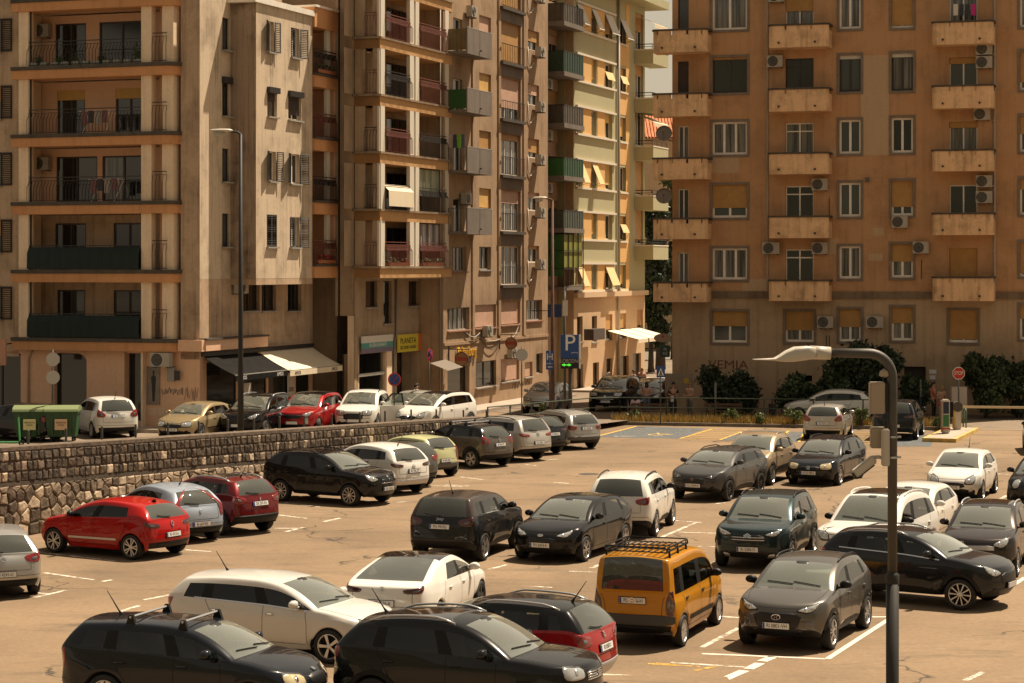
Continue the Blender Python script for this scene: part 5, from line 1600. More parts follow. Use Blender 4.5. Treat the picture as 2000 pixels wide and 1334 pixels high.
# ============ C: old brown block on the side street
P_C = along(P_B1, UU, lBS)
rootC = empty('apartment_building', (P_C[0], P_C[1], 0.0))
tag(rootC, 'old brown apartment block with concrete box balconies and a pub at street level', 'building')
CS = Fac(rootC, P_C, ANG_U)
lC = hit_px(P_C, UU, 1070)
tC0 = CS.t(866)
def cwin(xa, xb, ya, yb, **k):
 xm = (xa + xb) / 2.0
 return window(CS, CS.t(xa), CS.t(xb), CS.z(xm, yb), CS.z(xm, ya), **k)
rnd = random.Random(11)
for (ya, yb, bl, bm_) in ((32, 66, 1.0, M_BL_PINK), (144, 180, 1.0, M_BL_YEL), (256, 293, 1.0, M_BL_OCH), (368, 407, 1.0, M_BL_YEL), (482, 527, 0, None)):
 cwin(936, 959, ya, yb, panes=2, blind=min(bl, 0.96), bm=bm_, pane=0, fm=M_FRG, sill=0.08)
for i, (ya, yb) in enumerate(((-66, 18), (45, 124), (154, 234), (263, 343), (373, 452), (481, 556))):
 o = cwin(976, 1017, ya, yb, panes=3, blind=(0.96, 0.96, 0.72, 0.15, 0.3, 0)[i], bm=(M_BL_OCH, M_BL_OCH, M_BL_PINK, M_BL_OCH, M_BL_PINK, None)[i], pane=2 if i > 2 else 0, fm=M_FRW)
 xm = 996; z0 = CS.z(xm, yb); t0, t1 = CS.t(975), CS.t(1019)
 b = MB(); b.box(t0 - 0.05, t1 + 0.05, -0.25, 0.0, z0 - 0.16, z0 - 0.004); CS.put(b, 'window_ledge', M_SLABTOP)
 b = MB(); b.box(t0 + 0.1, t1 - 0.1, -0.06, 0.0, z0 - 0.75, z0 - 0.17); CS.put(b, 'apron_panel', W_CONC)
 railing(CS, t0, t1, z0, 0.95, 0.16, M_IRON, bars=0.22)
for i, (ya, yb) in enumerate(((-45, -8), (60, 99), (165, 206), (271, 309), (376, 412), (480, 513))):
 cwin(1031, 1053, ya, yb, panes=2, blind=(0.6, 0.55, 0.5, 0.7, 0.3, 0.2)[i], bm=M_BL_OCH if i % 2 else M_BL_PINK, pane=0, fm=M_FRW)
 ac_unit(CS, CS.t(1046), CS.z(1046, yb + 13), 0.85, 0.55, 0.35, 0.12)
 b = MB(); zz = CS.z(1040, yb + 20); b.tube([(CS.t(1030), -0.03, zz + 0.7), (CS.t(1030), -0.05, zz - 0.2), (CS.t(1034), -0.06, zz - 0.45), (CS.t(1040), -0.1, zz - 0.1)], 0.03, 6); CS.put(b, 'ac_hose', M_WIREW, smooth=True)
for (xa, xb, ya, yb, n_, bl, bm_) in ((874, 917, 601, 645, 5, 0, None), (928, 969, 595, 640, 2, 0.96, M_BL_PINK), (977, 1016, 590, 634, 2, 0.96, M_BL_PINK), (1026, 1059, 586, 626, 4, 0.0, None), (883, 911, 482, 530, 4, 0, None)):
 cwin(xa, xb, ya, yb, panes=n_, blind=bl, bm=bm_, pane=2 if not bl else 0, fm=M_FRG, sill=0.10, sillm=mat('sill_red', (0.30, 0.14, 0.09), 0.8))
# balcony doors behind the box balconies
for k, (zt_, zb_) in enumerate(((58, 108), (176, 222), (291, 339), (409, 458))):
 cwin(885, 903, zt_ - 22, zb_ - 4, panes=1, pane=(1, 2, 0, 1)[k], fm=M_FRW, name='balcony_door')
# ground floor: pub
o = cwin(874, 917, 713, 772, panes=1, pane=0, fm=M_FRD, name='pub_door', reveal=0.3)
o = cwin(929, 969, 705, 755, panes=2, pane=1, fm=M_FRD, name='pub_window', reveal=0.2, sill=0.12)
cwin(978, 1014, 700, 744, panes=2, blind=0.96, bm=M_BL_PINK, pane=0, fm=M_FRG, sill=0.10)
cwin(1025, 1040, 707, 736, panes=1, blind=0.96, bm=M_BL_PINK, pane=0, fm=M_FRG, sill=0.10)
cwin(1047, 1060, 690, 730, panes=1, pane=0, fm=M_FRG)
CS.wall(tC0, lC, -0.3, 23.0, W_C)
for xq in (921, 972, 1021):
 b = MB(); b.box(CS.t(xq), CS.t(xq + 4.5), -0.07, -0.003, CS.z(xq, 655), 23.0); CS.put(b, 'pilaster_strip', W_C)
b = MB(); b.box(tC0 + 0.05, lC, -0.05, -0.003, 3.35, 3.5); CS.put(b, 'string_course', W_C)
CFr = Fac(rootC, CS.w(tC0, 0, 0)[:2], ANG_V)
CFr.wall(-2.4, -0.002, -0.3, 23.0, W_C, name='end_wall')
b = MB(); b.tube([(-0.15, -0.06, 0), (-0.15, -0.06, 22)], 0.05, 8); CFr.put(b, 'downpipe', mat('pipe_grey', ()), smooth=True)
# box balconies: slab, concrete front, corrugated or barred end
for k, (yt, yb, endm) in enumerate(((60, 110, 'ochre'), (177, 223, 'green'), (290, 340, 'bars'), (408, 458, 'bars'))):
 PR = 1.05
 fb = CS.shifted(PR)
 t0 = CS.t(884); t1 = fb.t(961); tA0 = fb.t(913)
 t0 = tA0
 zt_, zb_ = fb.z(937, yt), fb.z(937, yb)
 b = MB(); b.box(t0, t1, -PR, 0, zb_, zb_ + 0.14); sl = CS.put(b, 'balcony_slab', W_CONC)
 b = MB(); b.box(t0, t1, -PR, -PR + 0.07, zb_ + 0.143, zt_); CS.put(b, 'balcony_front', W_CONC, sl)
 b = MB(); b.bar((t0 - 0.02, -PR + 0.02, zt_ + 0.02), (t1 + 0.02, -PR + 0.02, zt_ + 0.02), 0.05, 0.04); CS.put(b, 'cap_rail', M_FRG, sl)
 b = MB()
 if endm != 'bars':
  n = 9
  for q in range(n):
   y0, y1 = -PR + 0.07 + (PR - 0.07) * q / n, -PR + 0.07 + (PR - 0.07) * (q + 1) / n
   b.box(t0 + (0.0 if q % 2 else 0.02), t0 + 0.03, y0, y1, zb_ + 0.18, zt_ - 0.05)
  CS.put(b, 'balcony_end', mat('corrugated_ochre', (0.16, 0.12, 0.05), 0.6, var=0.2) if endm == 'ochre' else mat('corrugated_green', (0.025, 0.09, 0.02), 0.5, var=0.25), sl)
 else:
  for q in range(8):
   y = -PR + 0.07 + (PR - 0.1) * q / 7; b.bar((t0 + 0.02, y, zb_ + 0.15), (t0 + 0.02, y, zt_), 0.02)
  b.bar((t0 + 0.02, -PR + 0.05, zt_), (t0 + 0.02, 0, zt_), 0.035); CS.put(b, 'balcony_end', M_IRONG, sl, fix=False)
 b = MB(); tm = (t0 + t1) / 2; b.box(tm - 0.012, tm + 0.012, -PR - 0.006, -PR - 0.001, zb_ + 0.3, zt_ - 0.05) ; b.box(tm - 0.04, tm + 0.04, -PR - 0.10, -PR - 0.002, zb_ + 0.24, zb_ + 0.30); CS.put(b, 'drain_spout', M_IRON, sl)
 if k == 2:
  for q, c in enumerate(((0.10, 0.11, 0.14), (0.16, 0.42, 0.03), (0.05, 0.06, 0.09), (0.42, 0.32, 0.30))):
   b = MB(); y = -PR + 0.12 + q * 0.22; b.box(t0 - 0.06, t0 - 0.04, y, y + 0.19, zt_ - 0.05, zt_ + 0.62); CS.put(b, 'laundry', mat('laundry_%d' % q, c, 0.9), sl)
# AC units by the balconies
for (x, y) in ((913, 20), (902, 385)): ac_unit(CS, CS.t(x), CS.z(x, y + 14), out=0.1)
# pub signs and cables
def round_sign(f, x, y, r, root, yel):
 t, z = f.t(x), f.z(x, y)
 b = MB(); b.lathe([(0.001, -0.05), (r, -0.05), (r, 0.05), (0.001, 0.05)], 24, axis='x'); b.v = [(p[0] + t, p[1] - r - 0.35, p[2] + z) for p in b.v]
 o = f.put(b, 'pub_sign', mat('pub_brown', (0.10, 0.035, 0.015), 0.4), smooth=False)
 b = MB(); b.lathe([(0.001, -0.06), (r * 0.86, -0.06), (r * 0.86, 0.06), (0.001, 0.06)], 24, axis='x'); b.v = [(p[0] + t, p[1] - r - 0.35, p[2] + z) for p in b.v]; f.put(b, 'sign_face', mat('pub_tan', (0.30, 0.16, 0.07), 0.4), o)
 b = MB(); b.box(t - 0.07, t + 0.07, -2 * r - 0.30, -0.40, z - r * 0.25, z + r * 0.28); f.put(b, 'sign_band', mat('pub_red', (0.32, 0.05, 0.03), 0.4), o)
 b = MB(); b.bar((t, 0, z + r + 0.12), (t, -2 * r - 0.35, z + r + 0.12), 0.04); b.bar((t, -r - 0.35, z + r), (t, -r - 0.35, z + r + 0.12), 0.03); b.bar((t, -0.02, z + r + 0.3), (t, -0.02, z - r), 0.05); f.put(b, 'sign_bracket', M_IRON, o)
round_sign(CS, 876, 701, 0.36, rootC, 1); round_sign(CS, 975, 670, 0.33, rootC, 1)
l_ = link('lettering', text_mesh('Kaltenberg', 0.72, mat('sign_gold', (0.55, 0.30, 0.02), 0.4), 0.03, sx=0.85), rootC)
p_ = CS.w(CS.t(909), 0.08, CS.z(909, 687)); l_.location = (p_[0] - rootC.location[0], p_[1] - rootC.location[1], p_[2]); l_.rotation_euler = (R(90), 0, CS.a)
l_.name = 'pub_lettering'
b = MB(); b.box(CS.t(892), CS.t(919), -0.06, -0.004, CS.z(905, 709), CS.z(905, 695)); CS.put(b, 'pub_fascia', M_FRD)
ac_unit(CS, CS.t(944), CS.z(944, 657), out=0.1); ac_unit(CS, CS.t(992), CS.z(992, 699), out=0.1)
def cable(f, pts, m, r=0.018, sag=0.25):
 b = MB()
 for (a, c) in zip(pts[:-1], pts[1:]):
  p0 = Vector((f.t(a[0]), -0.06, f.z(*a))); p1 = Vector((f.t(c[0]), -0.06, f.z(*c)))
  b.tube([p0 + (p1 - p0) * q / 8 + Vector((0, -0.04 * math.sin(q * math.pi / 8), -sag * math.sin(q * math.pi / 8))) for q in range(9)], r, 5)
 f.put(b, 'cable', m, fix=False)
cable(CS, [(905, 647), (935, 650)], M_WIREW); cable(CS, [(905, 648), (936, 658)], M_WIRE); cable(CS, [(938, 660), (975, 662)], M_WIREW, sag=0.12); cable(CS, [(938, 664), (974, 668)], M_WIRE, sag=0.45); cable(CS, [(990, 658), (1012, 632)], M_WIREW, sag=0.3)
b = MB(); b.quad((CS.t(838), -0.05, CS.z(866, 706)), (CS.t(868), -0.05, CS.z(868, 702)), (CS.t(868), -1.0, CS.z(868, 716)), (CS.t(838), -1.0, CS.z(866, 720)))
CS.put(b, 'awning', mat('awning_grey', (0.16, 0.13, 0.10), 0.85), fix=False)
slab([along(along(P_C, UU, tC0 + 0.2), VV, -0.4), along(along(P_C, UU, lC), VV, -0.4), along(along(P_C, UU, lC), VV, -12), along(along(P_C, UU, tC0 + 0.2), VV, -12)], 0, 23.2, 'inner_core', W_C, rootC)
# ============ D: sage and yellow block further down the street
P_D = along(P_C, UU, lC)
rootD = empty('apartment_building', (P_D[0], P_D[1], 0.0))
tag(rootD, 'sage green and yellow apartment block with tilted awning blinds far down the street', 'building')
DS = Fac(rootD, P_D, ANG_U)
lD = DS.t(1259)
tD1 = DS.t(1121)
M_SLATB = M_BL_WH
bands = [(103, 157), (206, 261), (310, 366), (412, 468), (514, 569)]
allb = [(2, 57)] + bands
zrow = []
for i, (ya, yb) in enumerate(allb):
 z1, z0 = DS.z(1125, ya), DS.z(1125, yb)
 zrow.append((z0, z1))
for i, (z0, z1) in enumerate(zrow):
 ta, tb = DS.t(1125), DS.t(1199)
 # recessed yellow strip between white mouldings, windows let into it
 for j, (xa, xb) in enumerate(((1126, 1137), (1155, 1165), (1181, 1196), (1211, 1223))):
  opn = (i + j) % 3
  o = window(DS, DS.t(xa), DS.t(xb), z0 + 0.08, z1 - 0.1, 1 if j != 2 else 2, M_FRW, blind=(0.0, 0.35, 0.8)[opn], bm=M_BL_YEL, pane=0, name='window', reveal=0.28)
  if (i, j) in ((0, 0), (0, 1), (0, 2), (0, 3), (1, 2), (1, 3), (3, 0), (3, 1), (5, 0), (5, 2), (4, 3)):
   # blind pushed out on stays
   tq0, tq1 = DS.t(xa), DS.t(xb); hgt = z1 - z0 - 0.2; dz = hgt * (0.85 if i in (0, 3, 5) else 0.35); pr = dz * 0.42
   top = z1 - 0.1 - (hgt * 0.0 if i in (0, 3, 5) else hgt * 0.35)
   p = MB(); p.quad((tq0, -0.01, top), (tq1, -0.01, top), (tq1, -pr, top - dz), (tq0, -pr, top - dz)); p.quad((tq0, -0.03, top - 0.01), (tq0, -pr - 0.02, top - dz - 0.01), (tq1, -pr - 0.02, top - dz - 0.01), (tq1, -0.03, top - 0.01))
   DS.put(p, 'awning_blind', M_BL_WH if i == 0 else mat('blind_cream', (0.68, 0.48, 0.24), 0.8), o, fix=False)
   p = MB(); p.bar((tq0, -0.02, z0 + 0.2), (tq0, -pr, top - dz), 0.02); p.bar((tq1, -0.02, z0 + 0.2), (tq1, -pr, top - dz), 0.02); DS.put(p, 'blind_stay', M_IRON, o)
DS.wall(tD1, DS.t(1229), 5.55, 24.0, W_DG)
# painted yellow fields and white mouldings, a few mm proud of the sage render
for i, (z0, z1) in enumerate(zrow):
 ta, tb = DS.t(1125), DS.t(1199)
 for (xa, xb) in ((1138, 1154.5), (1166, 1180.5)):
  b = MB(); b.box(DS.t(xa), DS.t(xb), -0.03, -0.003, z0 + 0.02, z1 - 0.02); DS.put(b, 'yellow_panel', W_DY)
 for zz in (z0, z1):
  b = MB(); b.box(ta - 0.1, tb + 0.15, -0.14, -0.003, zz - 0.07, zz + 0.05); DS.put(b, 'moulding', mat('moulding_white', (0.66, 0.60, 0.50), 0.8))
 b = MB(); b.box(DS.t(1209), DS.t(1224), -0.12, -0.003, z0 - 0.08, z0 + 0.02); DS.put(b, 'sill', mat('moulding_white', ()))
 if i < 5:
  b = MB(); b.box(DS.t(1208), DS.t(1225), -0.02, -0.003, zrow[i + 1][1] + 0.06, z0 - 0.085); DS.put(b, 'yellow_panel', W_DY)
b = MB(); b.box(DS.t(1222), DS.t(1228.5), -0.025, -0.003, 5.6, 23.8); DS.put(b, 'yellow_strip', W_DY)
b = MB(); b.tube([(DS.t(1205), -0.12, 24), (DS.t(1205), -0.12, 0.2)], 0.09, 8); DS.put(b, 'downpipe', mat('pipe_zinc', (0.36, 0.33, 0.28), 0.5, 0.2), smooth=True)
# right hand bay with balconies
DS.op = []
for i, zz in enumerate((99, 193, 286, 382, 478)):
 z0 = DS.z(1249, zz + 2)
 window(DS, DS.t(1241), DS.t(1256), z0 + 0.1, z0 + 2.45, 2, M_FRW, blind=(0.5, 0.4, 0, 0.95, 0.9)[i], bm=M_BL_OCH, pane=0, name='balcony_door')
DS.wall(DS.t(1229), lD, 5.55, 24.0, W_DG)
for i, zz in enumerate((99, 193, 286, 382, 478)):
 f2 = DS.shifted(1.15)
 z0 = DS.z(1249, zz + 29)
 t0, t1 = DS.t(1239), lD + 1.2
 b = MB(); b.box(t0, t1, -1.25, -0.003, z0, z0 + 0.85); o = DS.put(b, 'balcony', W_DG)
 b = MB(); b.box(t0 - 0.02, t1 + 0.02, -1.27, -0.003, z0 + 0.853, z0 + 0.93); DS.put(b, 'balcony_cap', mat('moulding_white', ()), o)
 b = MB(); b.bar((t0 + 0.1, -1.15, z0 + 1.25), (t1 - 0.05, -1.15, z0 + 1.25), 0.05); b.bar((t0 + 0.1, -1.15, z0 + 1.08), (t1 - 0.05, -1.15, z0 + 1.08), 0.03); b.bar((t0 + 0.1, -1.15, z0 + 1.25), (t0 + 0.1, -0.05, z0 + 1.25), 0.05); b.bar((t0 + 0.1, -1.15, z0 + 1.08), (t0 + 0.1, -0.05, z0 + 1.08), 0.03)
 for q in range(4): b.bar((t0 + 0.1 + (t1 - t0 - 0.15) * q / 3, -1.15, z0 + 0.9), (t0 + 0.1 + (t1 - t0 - 0.15) * q / 3, -1.15, z0 + 1.25), 0.03)
 DS.put(b, 'balcony_rail', M_IRON, o, fix=False)
 if i in (0, 1):
  b = MB(); zz_ = z0 + (3.1 if i == 0 else -0.1); b.quad((t0 + 0.2, -0.05, zz_ + 0.0), (t1, -0.05, zz_), (t1, -1.3, zz_ - 0.55), (t0 + 0.2, -1.3, zz_ - 0.55)); b.quad((t0 + 0.2, -1.3, zz_ - 0.55), (t1, -1.3, zz_ - 0.55), (t1, -1.3, zz_ - 0.8), (t0 + 0.2, -1.3, zz_ - 0.8)); DS.put(b, 'awning', M_AWW, o, fix=False)
# lower storey and ground floor, apricot
DS.op = []
zc_ = DS.z(1125, 580)
for (xa, xb, ya, yb) in ((1127, 1138, 618, 668), (1156, 1166, 617, 668), (1183, 1196, 614, 664), (1210, 1223, 612, 660), (1244, 1256, 605, 655)):
 window(DS, DS.t(xa), DS.t(xb), DS.z((xa + xb) / 2, yb), DS.z((xa + xb) / 2, ya), 1, M_FRG, blind=0.6 if xa > 1170 else 0, bm=M_BL_OCH, pane=0, sill=0.08)
for (xa, xb, ya, yb) in ((1126, 1139, 712, 760), (1158, 1170, 708, 762), (1184, 1196, 700, 758), (1212, 1228, 695, 756), (1236, 1252, 690, 750)):
 window(DS, DS.t(xa), DS.t(xb), 0.1, DS.z((xa + xb) / 2, ya), 1, M_FRD, pane=0, name='shop_door')
DS.wall(tD1 - 0.05, lD, -0.2, 5.55, W_DP)
b = MB(); b.box(tD1 - 0.05, lD + 0.1, -0.25, -0.003, 5.45, 5.75); DS.put(b, 'cornice', mat('moulding_apricot', (0.60, 0.43, 0.27), 0.8))
b = MB(); b.box(tD1, lD + 1.6, -1.2, 6.0, 24.0, 24.5); DS.put(b, 'eaves', W_DG)
b = MB(); b.box(DS.t(1131), DS.t(1131) + 2.2, -0.9, -0.3, 2.95, 3.6); DS.put(b, 'shop_signboard', mat('sign_umber', (0.06, 0.04, 0.03), 0.5))
# far end wall (faces away to the right) and recess wall beside C
b = MB(); b.box(lD, lD + 0.05, 0.0, 9.0, -0.2, 24.0); DS.put(b, 'end_wall', W_DG)
slab([along(along(P_D, UU, tD1 - 0.2), VV, -0.5), along(along(P_D, UU, lD), VV, -0.5), along(along(P_D, UU, lD), VV, -10), along(along(P_D, UU, tD1 - 0.2), VV, -10)], 0, 24.0, 'inner_core', W_DG, rootD)
# recess with balconies between C and D
DR = DS.shifted(-0.9)
DR.op = []
for i, (ya, yb) in enumerate(((-40, 5), (70, 104), (178, 208), (278, 312), (392, 416))):
 window(DR, DR.t(1072), DR.t(1092), DR.z(1082, yb), DR.z(1082, ya), 2, M_FRG, blind=(0.9, 0.5, 0.9, 0.8, 0.6)[i], bm=M_BL_PINK if i % 2 else M_BL_OCH, pane=0)
DR.wall(-1.5, tD1 + 1.2, -0.2, 24.0, W_C, name='recess_wall')
b = MB(); b.box(tD1 - 0.06, tD1, 0.0, 0.95, -0.2, 24.0); DS.put(b, 'return_wall', W_DP)
GR = [('corrugated_brown', (0.07, 0.055, 0.04)), ('corrugated_dkgreen', (0.015, 0.04, 0.024)), ('corrugated_brown', ()), ('corrugated_midgreen', (0.016, 0.06, 0.022)), ('corrugated_slate', (0.05, 0.06, 0.045))]
for i, (yt, yb) in enumerate(((12, 46), (104, 143), (208, 243), (310, 345), (412, 446))):
 PR = 1.35
 fb = DR.shifted(PR)
 t0, t1 = fb.t(1101), fb.t(1139)
 z1, z0 = fb.z(1118, yt), fb.z(1118, yb)
 b = MB(); b.box(t0 - 0.03, t1 + 0.1, -PR - 0.05, 0, z0 - 0.26, z0 - 0.003); sl = DR.put(b, 'balcony_slab', W_CONC)
 gm = mat(GR[i][0], GR[i][1], 0.55, var=0.25)
 b = MB(); n = 16
 for q in range(n):
  a, c = t0 + (t1 - t0) * q / n, t0 + (t1 - t0) * (q + 1) / n; b.box(a, c, -PR - (0.02 if q % 2 else 0.0), -PR + 0.02, z0, z1)
 DR.put(b, 'balcony_front', gm, sl)
 b = MB(); n = 8
 for q in range(n):
  y0, y1 = -PR + 0.025 + (PR - 0.03) * q / n, -PR + 0.025 + (PR - 0.03) * (q + 1) / n; b.box(t0 - (0.02 if q % 2 else 0), t0 + 0.02, y0, y1, z0, z1)
 DR.put(b, 'balcony_end', gm if i != 3 else mat('corrugated_brightgreen', (0.025, 0.13, 0.025), 0.5, var=0.2), sl)
 b = MB(); b.bar((t0, -PR, z1), (t1, -PR, z1), 0.05); b.bar((t0, -PR, z1), (t0, 0, z1), 0.05); DR.put(b, 'top_rail', M_IRON, sl)
 if i in (1, 2, 3): ac_unit(DR, t0 + 0.6, z0 - 0.95, out=0.05)
# overgrown glazed balcony low down
b = MB(); fb = DR.shifted(1.3); t0, t1 = fb.t(1101), fb.t(1139); z1, z0 = fb.z(1118, 455), fb.z(1118, 560)
for q in range(5):
 t = t0 + (t1 - t0) * q / 4; b.bar((t, -1.3, z0), (t, -1.3, z1), 0.05)
for q in range(4):
 z = z0 + (z1 - z0) * q / 3; b.bar((t0, -1.3, z), (t1, -1.3, z), 0.05); b.bar((t0, -1.3, z), (t0, 0, z), 0.05)
o = DR.put(b, 'glazed_balcony', M_IRON, fix=False)
b = MB(); b.box(t0 + 0.05, t1 - 0.05, -1.25, -1.22, z0 + (z1 - z0) * 0.36, z1 - 0.1); DR.put(b, 'yellow_screen', ridged_mat('screen_olive', (0.22, 0.22, 0.03), 0.12, 'X', 0.7, 0.8), o)
b = MB(); b.box(t0 + 0.02, t0 + 0.05, -1.2, 0.0, z0 + (z1 - z0) * 0.2, z1 - 0.1); DR.put(b, 'green_screen', mat('screen_green', (0.03, 0.12, 0.02), 0.7, var=0.3), o)
b = MB(); b.box(t0 - 0.03, t1 + 0.1, -1.35, 0, z0 - 0.2, z0 - 0.003); DR.put(b, 'balcony_slab', W_CONC, o)
# cafe canopy on the street in front of D
cv = empty('cafe_awning', DS.w(DS.t(1190), 0.0, 2.6)); tag(cv, 'cream cafe awning of four slopes over the pavement tables', 'awning')
M_AWP = mat('awning_cafe', (0.74, 0.64, 0.48), 0.85, var=0.05)
for q in range(3):
 P = lambda px, py, o_: (lambda f: f.w(f.t(px), 0, f.z(px, py)))(DS.shifted(o_))
 t0 = DS.t(1186) + q * (DS.t(1250) - DS.t(1186)) / 3; t1 = DS.t(1186) + (q + 1) * (DS.t(1250) - DS.t(1186)) / 3 - 0.25
 b = MB(); r_ = cv.location
 q_ = [DS.w(t0, 0.02, 3.35), DS.w(t1, 0.02, 3.35), DS.w(t1, 2.0, 2.85), DS.w(t0, 2.0, 2.85)]; v_ = [DS.w(t1, 2.0, 2.62), DS.w(t0, 2.0, 2.62)]
 q_ = [(x - r_[0], y - r_[1], z - r_[2]) for (x, y, z) in q_]; v_ = [(x - r_[0], y - r_[1], z - r_[2]) for (x, y, z) in v_]
 b.face(q_); b.face([q_[3], q_[2], v_[0], v_[1]]); b.build('awning_panel', M_AWP, cv, fix=False)
# ============ E: terracotta block that closes the square on the right
ANG_E = R(-17.0); DE = (math.cos(ANG_E), math.sin(ANG_E))
P_E = along((17.83 * 1.0, 107.0), DE, hit_px((17.83, 107.0), DE, 1313))
rootE = empty('apartment_building', (P_E[0], P_E[1], 0.0))
tag(rootE, 'long terracotta apartment block with notched plaster balconies behind the bushes', 'building')
EF = Fac(rootE, P_E, ANG_E)
tE1 = EF.t(2075)
def ewin(xa, xb, ya, yb, **k):
 xm = (xa + xb) / 2.0
 k.setdefault('surround', 0.13)
 return window(EF, EF.t(xa), EF.t(xb), EF.z(xm, yb), EF.z(xm, ya), **k)
rows = [(-12, 58), (112, 181), (238, 302), (361, 425), (485, 546), (608, 669)]
surE = mat('surround_grey', (0.20, 0.155, 0.12), 0.85, var=0.2)
blA = [0, 0, 0, 0.70, 0, 0.48]; blC = [0, 0.0, 0, 0, 0, 0.55]; blD = [0.93, 0, 0, 0.75, 0.52, 0.48]
for r_, (ya, yb) in enumerate(rows):
 ewin(1391, 1459, ya, yb, panes=3 if r_ in (2, 4) else 2, fm=M_FRD if r_ == 1 else M_FRW, blind=blA[r_] or (0.06 if r_ == 1 else 0), pane=(2, 0, 2, 3, 2, 3)[r_], surm=surE, fw=0.095)
 ewin(1639, 1681, ya - 4, yb - 2, panes=2, fm=M_FRD if r_ == 1 else M_FRW, blind=blC[r_] or (0.10 if r_ == 1 else 0), bm=M_BL_WH if r_ == 1 else None, pane=(2, 3, 3, 3, 2, 2)[r_], surm=surE, fw=0.095)
 ewin(1741, 1783, ya - 8, yb - 4, panes=2, fm=M_FRD if r_ == 1 else M_FRW, blind=blD[r_] or (0.10 if r_ == 1 else 0), bm=M_BL_WH if r_ == 1 else None, pane=(2, 2, 0, 3, 2, 2)[r_], surm=surE, fw=0.095)
 ewin(1992, 2040, ya - 12, yb - 6, panes=2, blind=(0, 0.8, 0.5, 0.3, 0.9, 0.4)[r_], pane=2, surm=surE, fw=0.095)
 # balcony doors
 if r_ < 5:
  ewin(1534, 1589, ya + 2, yb + 22, panes=2, fm=M_FRD if r_ == 1 else M_FRW, blind=(0.35, 0, 0, 0, 0)[r_], transom=0.42, pane=(2, 0, 2, 0, 0)[r_], surround=0, name='balcony_door', fw=0.06)
  ewin(1854, 1909, ya + 0, yb + 18, panes=2, blind=(0.0, 0.14, 0.14, 0, 0.93)[r_], pane=(2, 3, 2, 0, 0)[r_], surround=0, name='balcony_door', fw=0.06)
  ewin(1324, 1345, ya + 8, yb + 28, panes=1 + (r_ > 1), pane=(0, 1, 2, 0, 2)[r_], blind=(0, 0.9, 0, 0, 0)[r_], bm=M_BL_DK, fm=M_FRB if r_ < 2 else M_FRW, surround=0, name='balcony_door')
 else:
  ewin(1534, 1589, 608, 668, panes=2, blind=0.62, pane=2, surm=surE, fw=0.095); ewin(1854, 1909, 606, 669, panes=2, blind=0.9, pane=2, surm=surE, fw=0.095)
zL = EF.z(1600, 578)
up = [o for o in EF.op if o[2] > zL - 0.3]; lowr = [o for o in EF.op if o[2] <= zL - 0.3]
EF.wall(0.0, tE1, zL, 24.0, W_E, ops=up, name='upper_wall')
# basement openings and street door
lowr += [(EF.t(1538), EF.t(1586), EF.z(1560, 745), EF.z(1560, 733), 0.3), (EF.t(1765), EF.t(1808), 0.05, EF.z(1786, 716), 0.5)]
EF.wall(0.0, tE1, -0.3, zL, W_EL, ops=lowr, name='ground_floor_wall')
b = MB(); b.box(EF.t(1538), EF.t(1586), 0.25, 0.29, EF.z(1560, 745), EF.z(1560, 733)); EF.put(b, 'basement_window', pane_mat(0))
b = MB(); b.box(EF.t(1765), EF.t(1808), 0.42, 0.48, 0.05, EF.z(1786, 716)); EF.put(b, 'street_door', mat('door_grey', (0.06, 0.05, 0.04), 0.6))
b = MB(); b.box(EF.t(1383), tE1, -0.12, -0.003, zL - 0.12, zL + 0.22); EF.put(b, 'string_course', wall_mat('course_sooty', (0.22, 0.16, 0.11), 0.6, 0.6, (0.35, 0.35, 0.35)))
